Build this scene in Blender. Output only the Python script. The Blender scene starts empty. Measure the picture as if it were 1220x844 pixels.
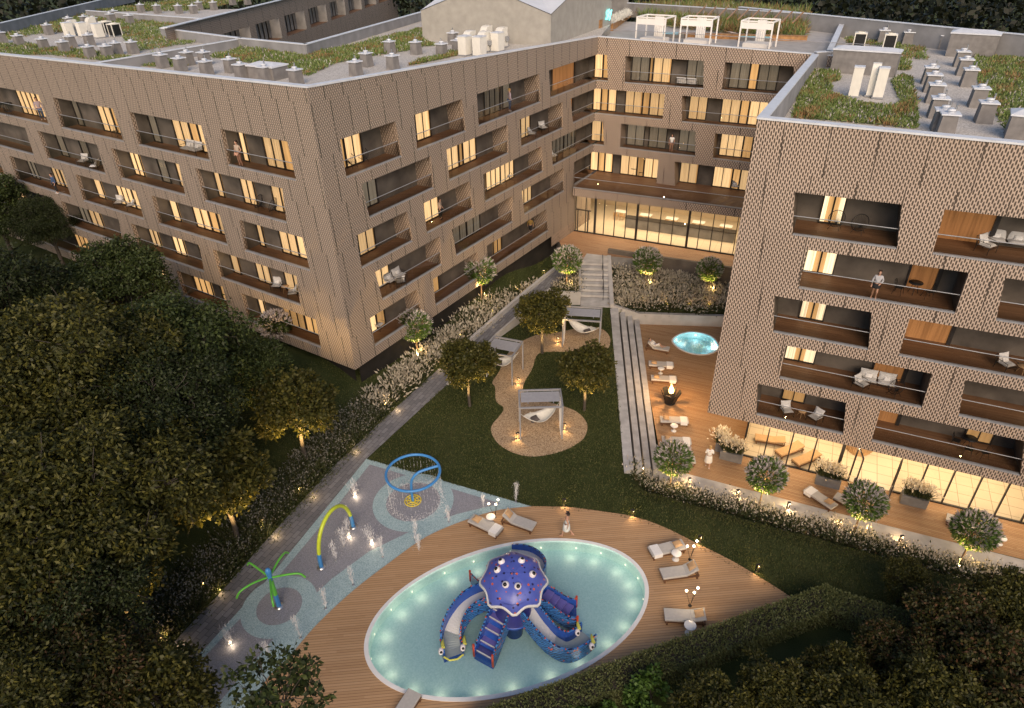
import bpy, bmesh, math, random
import numpy as np
from mathutils import Vector, Matrix
R_ = math.radians
random.seed(7); RNG = np.random.default_rng(11)
scene = bpy.context.scene
COL = scene.collection

# ---------------------------------------------------------------- camera
CAMZ = 31.0
FPX, CW, CH = 806.09, 1220.0, 844.0
PITCH, ROLL = 0.56655, -0.022056
_fw = Vector((0, math.cos(PITCH), -math.sin(PITCH))); _r0 = Vector((1, 0, 0)); _u0 = _r0.cross(_fw)
_c, _s = math.cos(ROLL), math.sin(ROLL)
CR = _c * _r0 + _s * _u0; CU = -_s * _r0 + _c * _u0; CF = _fw
cam_d = bpy.data.cameras.new('camera'); cam = bpy.data.objects.new('camera', cam_d); COL.objects.link(cam)
cam_d.sensor_width = 36; cam_d.lens = 36 * FPX / CW; cam_d.clip_end = 2000; cam_d.clip_start = 0.2
mw = Matrix((CR, CU, -CF)).transposed().to_4x4(); mw.translation = Vector((0, 0, CAMZ)); cam.matrix_world = mw
scene.camera = cam

# ---------------------------------------------------------------- light
SUN_EL, SUN_AZ = R_(32), R_(178)       # where the light comes from; azimuth clockwise from +Y
wd = bpy.data.worlds.new('World'); scene.world = wd; wd.use_nodes = True
wn = wd.node_tree; bg = wn.nodes['Background']
sky = wn.nodes.new('ShaderNodeTexSky'); sky.sky_type = 'NISHITA'; sky.sun_disc = False
sky.sun_elevation = SUN_EL; sky.sun_rotation = SUN_AZ; sky.altitude = 0; sky.air_density = 1.0; sky.dust_density = 2.0
wn.links.new(sky.outputs[0], bg.inputs[0]); bg.inputs[1].default_value = 0.08
sun_d = bpy.data.lights.new('sun', 'SUN'); sun_d.energy = 1.7; sun_d.angle = R_(45); sun_d.color = (1, .76, .54)
sun = bpy.data.objects.new('sun', sun_d); COL.objects.link(sun)
_sd = Vector((math.sin(SUN_AZ) * math.cos(SUN_EL), math.cos(SUN_AZ) * math.cos(SUN_EL), math.sin(SUN_EL)))
sun.rotation_euler = (-_sd).to_track_quat('-Z', 'Y').to_euler(); sun.location = (0, -20, 60)
scene.view_settings.view_transform = 'Standard'; scene.view_settings.look = 'None'
scene.view_settings.exposure = 0.82; scene.view_settings.gamma = 1; scene.view_settings.use_curve_mapping = False
scene.render.engine = 'CYCLES'
cy = scene.cycles
cy.max_bounces = 6; cy.diffuse_bounces = 3; cy.glossy_bounces = 2; cy.transmission_bounces = 4; cy.transparent_max_bounces = 12
cy.use_denoising = True; cy.sample_clamp_indirect = 3; cy.caustics_reflective = False; cy.caustics_refractive = False
cy.use_light_tree = True

# ---------------------------------------------------------------- helpers
def at(px, py, z):
    """the world point at height z that the photograph shows at pixel px, py"""
    d = CR * ((px - CW / 2) / FPX) + CU * (-(py - CH / 2) / FPX) + CF
    return Vector((0, 0, CAMZ)) + d * ((z - CAMZ) / d.z)
def ats(pts, z): return [at(x, y, z) for x, y in pts]

class MB:
    def __init__(s): s.v = []; s.f = []; s.m = []; s.uv = []; s.sm = []
    def add(s, verts, faces, mi=0, uvs=None, M=None, smooth=False):
        b = len(s.v)
        s.v += [tuple(M @ Vector(v)) if M is not None else tuple(v) for v in verts]
        for i, f in enumerate(faces):
            s.f.append([b + k for k in f]); s.m.append(mi); s.sm.append(smooth)
            s.uv.append(uvs[i] if uvs else None)
        return s
    def quad(s, a, b, c, d, mi=0, uv=None): return s.add([a, b, c, d], [[0, 1, 2, 3]], mi, [uv] if uv else None)
    def poly(s, pts, mi=0): return s.add(pts, [list(range(len(pts)))], mi)
    def box(s, c, d, mi=0, rz=0, M=None):
        x, y, z = d[0] / 2, d[1] / 2, d[2] / 2
        vs = [(-x, -y, -z), (x, -y, -z), (x, y, -z), (-x, y, -z), (-x, -y, z), (x, -y, z), (x, y, z), (-x, y, z)]
        T = Matrix.Translation(c) @ Matrix.Rotation(rz, 4, 'Z')
        if M is not None: T = M @ T
        return s.add(vs, [[0, 3, 2, 1], [4, 5, 6, 7], [0, 1, 5, 4], [1, 2, 6, 5], [2, 3, 7, 6], [3, 0, 4, 7]], mi, M=T)
    def prism(s, pts, z0, z1, mi=0, ms=None, M=None, bottom=False):
        n = len(pts); area = sum(pts[i][0] * pts[(i + 1) % n][1] - pts[(i + 1) % n][0] * pts[i][1] for i in range(n))
        if area < 0: pts = pts[::-1]
        vs = [(p[0], p[1], z0) for p in pts] + [(p[0], p[1], z1) for p in pts]
        s.add(vs, [list(range(n, 2 * n))] + ([list(range(n))[::-1]] if bottom else []), mi, M=M)
        s.add(vs, [[i, (i + 1) % n, n + (i + 1) % n, n + i] for i in range(n)], mi if ms is None else ms, M=M)
        return s
    def tube(s, path, r, n=8, mi=0, cap=True, M=None, closed=False, smooth=True, flat=1.0):
        path = [Vector(p) for p in path]; k = len(path)
        rs = r if isinstance(r, (list, tuple)) else [r] * k
        vs = []; up = None
        for i, p in enumerate(path):
            if closed: t = path[(i + 1) % k] - path[i - 1]
            else: t = path[min(i + 1, k - 1)] - path[max(i - 1, 0)]
            t.normalize()
            if up is None: up = Vector((0, 0, 1)) if abs(t.z) < .95 else Vector((1, 0, 0))
            a = t.cross(up)
            if a.length < 1e-5: a = t.orthogonal()
            a.normalize(); b = a.cross(t); b.normalize(); up = b
            for j in range(n):
                w = 2 * math.pi * j / n
                vs.append(p + a * (math.cos(w) * rs[i]) + b * (math.sin(w) * rs[i] * flat))
        fs = []
        for i in range(k if closed else k - 1):
            i2 = (i + 1) % k
            for j in range(n): fs.append([i * n + j, i * n + (j + 1) % n, i2 * n + (j + 1) % n, i2 * n + j])
        s.add(vs, fs, mi, M=M, smooth=smooth)
        if cap and not closed:
            s.add(vs[:n], [list(range(n))[::-1]], mi, M=M); s.add(vs[-n:], [list(range(n))], mi, M=M)
        return s
    def lathe(s, prof, c=(0, 0, 0), n=16, mi=0, M=None, smooth=True, sx=1, sy=1):
        vs = []; fs = []
        for r, z in prof:
            for j in range(n):
                w = 2 * math.pi * j / n
                vs.append((c[0] + r * math.cos(w) * sx, c[1] + r * math.sin(w) * sy, c[2] + z))
        for i in range(len(prof) - 1):
            for j in range(n): fs.append([i * n + j, i * n + (j + 1) % n, (i + 1) * n + (j + 1) % n, (i + 1) * n + j])
        return s.add(vs, fs, mi, M=M, smooth=smooth)
    def ball(s, c, r, mi=0, n=10, M=None, sq=(1, 1, 1)):
        prof = [(max(1e-3, math.sin(math.pi * i / (n // 2 + 1))) * r, -math.cos(math.pi * i / (n // 2 + 1)) * r * sq[2]) for i in range(n // 2 + 2)]
        return s.lathe(prof, c, n, mi, M, True, sq[0], sq[1])
    def build(s, name, mats, parent=None, loc=None):
        me = bpy.data.meshes.new(name)
        vs = s.v
        if loc is not None: vs = [(v[0] - loc[0], v[1] - loc[1], v[2] - loc[2]) for v in vs]
        me.from_pydata(vs, [], s.f)
        for m in (mats if isinstance(mats, (list, tuple)) else [mats]): me.materials.append(M_(m))
        me.polygons.foreach_set('material_index', s.m); me.polygons.foreach_set('use_smooth', s.sm)
        if any(u is not None for u in s.uv):
            ul = me.uv_layers.new(name='UVMap'); k = 0; data = []
            for f, u in zip(s.f, s.uv):
                data += [c for p in (u or [(0, 0)] * len(f)) for c in p]
            ul.data.foreach_set('uv', data)
        me.update()
        o = bpy.data.objects.new(name, me); COL.objects.link(o)
        if parent is not None: o.parent = parent
        if loc is not None and parent is None: o.location = loc
        return o

def npmesh(name, V, F, mats, mi=None, parent=None, loc=None):
    V = np.asarray(V, float)
    if loc is not None: V = V - np.array(loc)
    F = np.asarray(F); me = bpy.data.meshes.new(name)
    nv, nf, k = len(V), len(F), F.shape[1]
    me.vertices.add(nv); me.vertices.foreach_set('co', V.ravel())
    me.loops.add(nf * k); me.loops.foreach_set('vertex_index', F.ravel().astype(np.int32))
    me.polygons.add(nf); me.polygons.foreach_set('loop_start', np.arange(0, nf * k, k, dtype=np.int32))
    for m in mats: me.materials.append(M_(m))
    if mi is not None: me.polygons.foreach_set('material_index', np.asarray(mi, np.int32))
    me.update(calc_edges=True); me.validate()
    o = bpy.data.objects.new(name, me); COL.objects.link(o)
    if parent is not None: o.parent = parent
    if loc is not None and parent is None: o.location = loc
    return o

def tag(o, label=None, cat=None, group=None, kind=None):
    if label: o['label'] = label
    if cat: o['category'] = cat
    if group: o['group'] = group
    if kind: o['kind'] = kind
    return o
def thing(name, label, cat, loc=(0, 0, 0), rz=0, group=None):
    o = bpy.data.objects.new(name, None); COL.objects.link(o); o.empty_display_size = .3
    o.location = loc; o.rotation_euler = (0, 0, rz)
    return tag(o, label, cat, group)
def dup(root, loc, rz=0, label=None, group=None, scale=None):
    r = root.copy(); COL.objects.link(r); r.location = loc; r.rotation_euler = (0, 0, rz)
    if scale: r.scale = (scale,) * 3 if not isinstance(scale, tuple) else scale
    if label: r['label'] = label
    if group: r['group'] = group
    for ch in list(root.children):
        c = ch.copy(); COL.objects.link(c); c.parent = r
        for g in ch.children:
            d = g.copy(); COL.objects.link(d); d.parent = c
    return r
def point(name, loc, e, color=(1, .62, .28), r=.05, parent=None):
    d = bpy.data.lights.get('lamp_%s_%d' % (name, int(e * 10)))
    if d is None:
        d = bpy.data.lights.new('lamp_%s_%d' % (name, int(e * 10)), 'POINT'); d.energy = e; d.color = color; d.shadow_soft_size = r
    o = bpy.data.objects.new(name, d); COL.objects.link(o); o.location = loc
    if parent is not None: o.parent = parent
    return o

# ---------------------------------------------------------------- materials
_M = {}
def M_(m): return _M[m] if isinstance(m, str) else m
class NT:
    def __init__(s, name):
        s.mat = bpy.data.materials.new(name); s.mat.use_nodes = True; s.t = s.mat.node_tree
        s.b = s.t.nodes['Principled BSDF']; s.out = s.t.nodes['Material Output']; _M[name] = s.mat
    def n(s, ty, **kw):
        nd = s.t.nodes.new(ty)
        for k, v in kw.items():
            if k.startswith('i_'):
                key = k[2:]; nd.inputs[int(key) if key.isdigit() else key.replace('_', ' ')].default_value = v
            else: setattr(nd, k, v)
        return nd
    def l(s, a, b): s.t.links.new(a, b)
    def math(s, op, a, b=None, c=None):
        nd = s.t.nodes.new('ShaderNodeMath'); nd.operation = op
        for i, x in enumerate((a, b, c)):
            if x is None: continue
            if isinstance(x, (int, float)): nd.inputs[i].default_value = x
            else: s.l(x, nd.inputs[i])
        return nd.outputs[0]
    def mix(s, fac, a, b):
        nd = s.t.nodes.new('ShaderNodeMix'); nd.data_type = 'RGBA'
        for i, x in ((0, fac), (6, a), (7, b)):
            if isinstance(x, (int, float)): nd.inputs[i].default_value = x
            elif isinstance(x, tuple): nd.inputs[i].default_value = (*x, 1) if len(x) == 3 else x
            else: s.l(x, nd.inputs[i])
        return nd.outputs[2]
    def obj(s, scale=(1, 1, 1), rz=0):
        tc = s.n('ShaderNodeTexCoord'); mp = s.n('ShaderNodeMapping')
        mp.inputs['Scale'].default_value = scale; mp.inputs['Rotation'].default_value = (0, 0, rz)
        s.l(tc.outputs['Object'], mp.inputs[0]); return mp.outputs[0]
    def noise(s, vec, scale, detail=3, rough=.5):
        nd = s.n('ShaderNodeTexNoise'); nd.inputs['Scale'].default_value = scale; nd.inputs['Detail'].default_value = detail
        nd.inputs['Roughness'].default_value = rough
        if vec is not None: s.l(vec, nd.inputs['Vector'])
        return nd.outputs[0]
    def ramp(s, fac, stops):
        nd = s.n('ShaderNodeValToRGB'); cr = nd.color_ramp
        while len(cr.elements) < len(stops): cr.elements.new(.5)
        for e, (p, c) in zip(cr.elements, stops): e.position = p; e.color = (*c, 1) if len(c) == 3 else c
        s.l(fac, nd.inputs[0]); return nd.outputs[0]
    def bump(s, h, strength=.3, dist=.02):
        nd = s.n('ShaderNodeBump'); nd.inputs['Strength'].default_value = strength; nd.inputs['Distance'].default_value = dist
        s.l(h, nd.inputs['Height']); s.l(nd.outputs[0], s.b.inputs['Normal'])
    def base(s, c, rough=.6, metal=0, spec=.5):
        if isinstance(c, tuple): s.b.inputs['Base Color'].default_value = (*c, 1)
        else: s.l(c, s.b.inputs['Base Color'])
        s.b.inputs['Roughness'].default_value = rough; s.b.inputs['Metallic'].default_value = metal
        s.b.inputs['Specular IOR Level'].default_value = spec
        return s
    def emit(s, c, st):
        if isinstance(c, tuple): s.b.inputs['Emission Color'].default_value = (*c, 1)
        else: s.l(c, s.b.inputs['Emission Color'])
        s.b.inputs['Emission Strength'].default_value = st
        return s

def noisy(name, c, var=.25, scale=3, rough=.7, metal=0, bump=0, spec=.4, detail=4):
    t = NT(name); nz = t.noise(t.obj(), scale, detail)
    lo = tuple(x * (1 - var) for x in c); hi = tuple(min(1, x * (1 + var)) for x in c)
    t.base(t.ramp(nz, [(.3, lo), (.7, hi)]), rough, metal, spec)
    if bump: t.bump(nz, bump, .02)
    return t
def leafmat(name, cols, rough=.55, trans=.15):
    t = NT(name); g = t.n('ShaderNodeNewGeometry'); st = [(i / max(1, len(cols) - 1), c) for i, c in enumerate(cols)]
    col = t.ramp(g.outputs['Random Per Island'], st)
    t.base(col, rough, 0, .3)
    tr = t.n('ShaderNodeBsdfTranslucent'); t.l(col, tr.inputs[0]); mx = t.n('ShaderNodeMixShader'); mx.inputs[0].default_value = trans
    t.l(t.b.outputs[0], mx.inputs[1]); t.l(tr.outputs[0], mx.inputs[2]); t.l(mx.outputs[0], t.out.inputs[0])
    return t
def glass(name, tint, refl, rough=.02, alpha_ior=1.45):
    t = NT(name); tr = t.n('ShaderNodeBsdfTransparent'); tr.inputs[0].default_value = (*tint, 1)
    gl = t.n('ShaderNodeBsdfGlossy'); gl.inputs['Roughness'].default_value = rough; gl.inputs[0].default_value = (1, 1, 1, 1)
    lw = t.n('ShaderNodeFresnel'); lw.inputs[0].default_value = alpha_ior
    f = t.math('MULTIPLY_ADD', lw.outputs[0], refl, .02)
    mx = t.n('ShaderNodeMixShader'); t.l(f, mx.inputs[0]); t.l(tr.outputs[0], mx.inputs[1]); t.l(gl.outputs[0], mx.inputs[2])
    t.l(mx.outputs[0], t.out.inputs[0]); t.gl = gl
    return t

# perforated facade cladding: staggered upright oval holes, panel joints (UV in metres)
def cladding(name, panel, hole, A=.235, B=.36, pw=2.3, hx=5.7, seam=.026):
    t = NT(name); uv = t.n('ShaderNodeUVMap'); sp = t.n('ShaderNodeSeparateXYZ'); t.l(uv.outputs[0], sp.inputs[0])
    u, v = sp.outputs[0], sp.outputs[1]
    def lat(ou, ov):
        du = t.math('SUBTRACT', t.math('FRACT', t.math('MULTIPLY_ADD', u, 1 / A, ou)), .5)
        dv = t.math('SUBTRACT', t.math('FRACT', t.math('MULTIPLY_ADD', v, 1 / B, ov)), .5)
        a = t.math('POWER', t.math('ABSOLUTE', t.math('MULTIPLY', du, hx)), 2.4)
        b = t.math('POWER', t.math('ABSOLUTE', t.math('MULTIPLY', dv, 2.62)), 2.4)
        return t.math('ADD', a, b)
    d = t.math('MINIMUM', lat(0, 0), lat(.5, .5))
    mr = t.n('ShaderNodeMapRange'); mr.inputs[1].default_value = .75; mr.inputs[2].default_value = 1.25; t.l(d, mr.inputs[0])
    solid = mr.outputs[0]
    # joints: leaning a little and broken per storey
    row = t.math('FLOOR', t.math('MULTIPLY', v, 1 / 3.2))
    uu = t.math('ADD', t.math('ADD', u, t.math('MULTIPLY', v, .04)), t.math('MULTIPLY', t.math('FRACT', t.math('MULTIPLY', row, .37)), .9))
    j = t.math('ABSOLUTE', t.math('SUBTRACT', t.math('FRACT', t.math('MULTIPLY', uu, 1 / pw)), .5))
    joint = t.math('LESS_THAN', j, seam / pw)
    pid = t.n('ShaderNodeTexWhiteNoise'); pid.noise_dimensions = '2D'
    cb = t.n('ShaderNodeCombineXYZ'); t.l(t.math('FLOOR', t.math('ADD', t.math('MULTIPLY', uu, 1 / pw), .5)), cb.inputs[0]); t.l(row, cb.inputs[1]); t.l(cb.outputs[0], pid.inputs[0])
    nz = t.noise(t.obj((.35, .35, .12)), 1.5, 4)
    pv = t.math('ADD', t.math('MULTIPLY', pid.outputs[0], .22), t.math('MULTIPLY', nz, .35))
    pc = t.mix(pv, tuple(x * 1.08 for x in panel), tuple(x * .72 for x in panel))
    c1 = t.mix(solid, hole, pc)
    c2 = t.mix(joint, c1, tuple(x * .8 for x in hole))
    t.base(c2, .62, 0, .35)
    t.bump(solid, .5, .03)
    return t
cladding('facade_cladding', (.475, .375, .305), (.08, .062, .048))
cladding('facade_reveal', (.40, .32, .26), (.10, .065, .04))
cladding('facade_cladding_fine', (.43, .345, .285), (.115, .10, .08), .19, .29, 1.5, 5.2, .036)
noisy('coping', (.62, .65, .70), .08, 2, .45, 0, 0, .5)
noisy('parapet_inner', (.25, .25, .26), .18, .8, .8)
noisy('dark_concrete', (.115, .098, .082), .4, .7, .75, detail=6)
noisy('mid_concrete', (.22, .21, .2), .25, .8, .8, detail=6)
noisy('light_concrete', (.43, .42, .41), .12, 1.2, .75, detail=6)
noisy('sill_metal', (.30, .31, .33), .1, 2, .45, .2)
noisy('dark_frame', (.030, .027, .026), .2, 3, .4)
noisy('black_metal', (.02, .02, .021), .2, 5, .4, .3)
noisy('steel', (.55, .56, .58), .1, 4, .3, .9)
noisy('grey_metal', (.33, .335, .36), .06, 4, .45, .3)
noisy('white_metal', (.76, .76, .75), .05, 3, .45)
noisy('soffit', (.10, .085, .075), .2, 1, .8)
noisy('recess_shade', (.02, .018, .016), .3, 1, .9)
glass('glass_pane', (.94, .92, .88), .8)
glass('balustrade_glass', (.93, .91, .88), .8, .015)
glass('clear_glass', (.97, .96, .93), .55)

def planks(name, cols, width, rz, bump=.4, rough=.55, gap=(.05, .03, .02), length=3.1):
    t = NT(name); sp = t.n('ShaderNodeSeparateXYZ'); t.l(t.obj((1, 1, 1), rz), sp.inputs[0])
    x, y = sp.outputs[0], sp.outputs[1]
    yy = t.math('MULTIPLY', y, 1 / width); row = t.math('FLOOR', yy); fy = t.math('FRACT', yy)
    w1 = t.n('ShaderNodeTexWhiteNoise'); w1.noise_dimensions = '1D'; t.l(row, w1.inputs['W'])
    xx = t.math('ADD', t.math('MULTIPLY', x, 1 / length), t.math('MULTIPLY', w1.outputs[0], 7.3)); col = t.math('FLOOR', xx)
    cb = t.n('ShaderNodeCombineXYZ'); t.l(row, cb.inputs[0]); t.l(col, cb.inputs[1])
    w2 = t.n('ShaderNodeTexWhiteNoise'); w2.noise_dimensions = '2D'; t.l(cb.outputs[0], w2.inputs[0])
    mp = t.n('ShaderNodeMapping'); mp.inputs['Scale'].default_value = (1.2, 16, 1); mp.inputs['Rotation'].default_value = (0, 0, rz)
    tc = t.n('ShaderNodeTexCoord'); t.l(tc.outputs['Object'], mp.inputs[0])
    g = t.noise(mp.outputs[0], 2.2, 4); big = t.noise(t.obj((.4, .4, .4)), 1, 3)
    k = t.math('ADD', t.math('ADD', t.math('MULTIPLY', w2.outputs[0], .42), t.math('MULTIPLY', g, .36)), t.math('MULTIPLY', big, .2))
    c = t.ramp(k, [(i / (len(cols) - 1) * .7 + .15, cc) for i, cc in enumerate(cols)])
    gp = t.math('LESS_THAN', fy, .09)
    t.base(t.mix(gp, c, gap), rough, 0, .3); t.bump(t.math('SUBTRACT', 1, gp), bump, .01)
    return t
C_ANG = math.atan2(-.425, .905)
planks('deck_wood', [(.30, .165, .08), (.39, .235, .12), (.46, .295, .165)], .145, -C_ANG)
planks('pool_deck_wood', [(.40, .24, .125), (.465, .29, .155), (.51, .33, .185)], .145, -R_(4))
planks('lobby_wood', [(.30, .16, .085), (.38, .22, .12), (.44, .27, .15)], .145, -C_ANG)
planks('balcony_wood', [(.15, .078, .04), (.20, .108, .058), (.25, .14, .078)], .14, 0, .2)
planks('balcony_wood_diag', [(.15, .078, .04), (.20, .108, .058), (.25, .14, .078)], .14, -C_ANG, .2)

def curtain(name, c, st, dark=.55, freq=16):
    t = NT(name); uv = t.n('ShaderNodeUVMap'); sp = t.n('ShaderNodeSeparateXYZ'); t.l(uv.outputs[0], sp.inputs[0])
    wv = t.n('ShaderNodeTexNoise'); wv.noise_dimensions = '2D'; wv.inputs['Scale'].default_value = 1; wv.inputs['Detail'].default_value = 2
    cb = t.n('ShaderNodeCombineXYZ'); t.l(t.math('MULTIPLY', sp.outputs[0], freq), cb.inputs[0]); t.l(t.math('MULTIPLY', sp.outputs[1], .25), cb.inputs[1]); t.l(cb.outputs[0], wv.inputs[0])
    k = t.ramp(wv.outputs[0], [(.3, tuple(x * dark for x in c)), (.6, c)])
    t.base(tuple(x * .4 for x in c), .9); 
    oi = t.n('ShaderNodeObjectInfo'); t.emit(k, st); t.l(t.math('MULTIPLY', t.math('MULTIPLY_ADD', oi.outputs['Random'], .8, .5), st), t.b.inputs['Emission Strength']); t.bump(wv.outputs[0], .4, .05)
    return t
curtain('lit_curtain', (1, .65, .32), .70)
curtain('bright_curtain', (1, .78, .50), .85)
curtain('lit_room', (.78, .44, .17), .55, .7, 4)
curtain('self_lit_panel', (.40, .17, .055), .36, .6, 7)
curtain('dim_glow_curtain', (.42, .35, .26), .20)  # weakly lit cloth, the glow put into its own emission
# ---------------------------------------------------------------- ground materials
def grassmat(name, a, b, c):
    t = NT(name); n1 = t.noise(t.obj(), .5, 5); n2 = t.noise(t.obj((6, 6, 6)), 3, 4, .7)
    k = t.math('ADD', t.math('MULTIPLY', n1, .5), t.math('MULTIPLY', n2, .5))
    t.base(t.ramp(k, [(.35, a), (.5, b), (.65, c)]), .9, 0, .1); t.bump(n2, .9, .05); return t
grassmat('lawn_grass', (.026, .036, .012), (.046, .058, .020), (.070, .078, .032))
def speckle(name, c1, c2, c3, scale, rough=.8, bump=.3):
    t = NT(name); v = t.n('ShaderNodeTexVoronoi'); v.inputs['Scale'].default_value = scale; t.l(t.obj(), v.inputs['Vector'])
    w = t.n('ShaderNodeTexWhiteNoise'); t.l(v.outputs['Position'], w.inputs[0])
    nz = t.noise(t.obj(), .6, 4)
    k = t.math('ADD', t.math('MULTIPLY', w.outputs[0], .75), t.math('MULTIPLY', nz, .25))
    t.base(t.ramp(k, [(.15, c1), (.5, c2), (.85, c3)]), rough, 0, .3)
    if bump: t.bump(v.outputs['Distance'], bump, .03)
    return t
speckle('gravel_beige', (.22, .15, .09), (.38, .27, .165), (.50, .38, .25), 17)
speckle('roof_gravel', (.36, .34, .315), (.50, .475, .44), (.60, .575, .54), 13)
speckle('rubber_grey', (.20, .205, .235), (.27, .275, .31), (.33, .335, .37), 30, .45, .1)
speckle('rubber_teal', (.23, .33, .36), (.34, .47, .50), (.44, .57, .60), 30, .5, .1)
def pavers(name, c1, c2, w, h, rz):
    t = NT(name); b = t.n('ShaderNodeTexBrick'); t.l(t.obj((1, 1, 1), rz), b.inputs[0])
    b.inputs['Scale'].default_value = 1; b.inputs['Brick Width'].default_value = w; b.inputs['Row Height'].default_value = h
    b.inputs['Mortar Size'].default_value = .012; b.inputs['Color1'].default_value = (*c1, 1); b.inputs['Color2'].default_value = (*c2, 1)
    b.inputs['Mortar'].default_value = (.05, .05, .055, 1); nz = t.noise(t.obj(), 2, 5)
    t.base(t.mix(t.math('MULTIPLY', nz, .5), b.outputs[0], (.12, .12, .13)), .7, 0, .3); t.bump(b.outputs['Fac'], -.2, .01); return t
PATH_ANG = math.atan2(27.2, 12.8)
pavers('path_pavers', (.16, .16, .172), (.26, .26, .275), .6, .3, -PATH_ANG)
noisy('step_stone', (.44, .43, .42), .22, 1.3, .75, detail=7)
def tilemat(name, c, grout, s, rz):
    t = NT(name); b = t.n('ShaderNodeTexBrick'); t.l(t.obj((1, 1, 1), rz), b.inputs[0]); b.offset = 0
    b.inputs['Scale'].default_value = 1; b.inputs['Brick Width'].default_value = s; b.inputs['Row Height'].default_value = s
    b.inputs['Mortar Size'].default_value = .02; b.inputs['Color1'].default_value = (*c, 1); b.inputs['Color2'].default_value = tuple(x * .95 for x in c) + (1,)
    b.inputs['Mortar'].default_value = (*grout, 1); t.base(b.outputs[0], .35, 0, .4); return t
tilemat('spa_tiles', (.62, .53, .40), (.30, .24, .17), .95, R_(25))
tilemat('lobby_tiles', (.60, .52, .40), (.45, .38, .28), 1.4, -C_ANG)
noisy('room_wall', (.45, .36, .25), .1, .6, .8)
noisy('warm_wood', (.36, .19, .075), .3, 2.5, .5)
noisy('light_wood', (.45, .28, .14), .25, 3, .5)
noisy('render_white', (.60, .57, .51), .06, 1, .8)
NT('lamp_glow').base((.8, .7, .5)).emit((1, .72, .36), 14)
NT('ceiling_glow').base((.8, .8, .7)).emit((1, .76, .45), 4)
NT('white_glow').base((.9, .9, .8)).emit((1, .86, .62), .6)

# ---------------------------------------------------------------- facades
V2 = lambda x, y: Vector((x, y))
FAC = {
 'A': dict(t=V2(.8372, -.5469), n=V2(-.54693, -.83718), off=-28.081, z1=19.911),
 'B': dict(t=V2(.5478, .8366), n=V2(.83659, -.54783), off=-32.004, z1=19.911),
 'D': dict(t=V2(.8814, -.4723), n=V2(-.47233, -.88142), off=-68.069, z1=19.911),
 'C': dict(t=V2(.9052, -.4249), n=V2(-.42493, -.90523), off=-39.307, z1=18.231)}
HO, PITCH_Z, TH = 2.458, 3.2, .32
DEPTH = {'A': 1.35, 'B': 1.6, 'C': 2.6, 'D': 1.5}
def fp(F, u, w, z):
    f = FAC[F]; p = f['t'] * u + f['n'] * (f['off'] + w); return Vector((p.x, p.y, z))
def uof(F, px, py):
    f = FAC[F]; d = CR * ((px - CW / 2) / FPX) + CU * (-(py - CH / 2) / FPX) + CF
    k = f['off'] / (f['n'].x * d.x + f['n'].y * d.y); return (f['t'].x * d.x + f['t'].y * d.y) * k
def ucross(F, G):
    f, g = FAC[F], FAC[G]; m = Matrix(((f['n'].x, f['n'].y), (g['n'].x, g['n'].y))).inverted()
    p = m @ Vector((f['off'], g['off'])); return p.dot(f['t']), p.dot(g['t']), p
uA1, uB0, P_AB = ucross('A', 'B'); uB1, uD0, P_BD = ucross('B', 'D')
def zt(F, row): return FAC[F]['z1'] - (row - 1) * PITCH_Z
def zb(F, row): return zt(F, row) - HO

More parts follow.
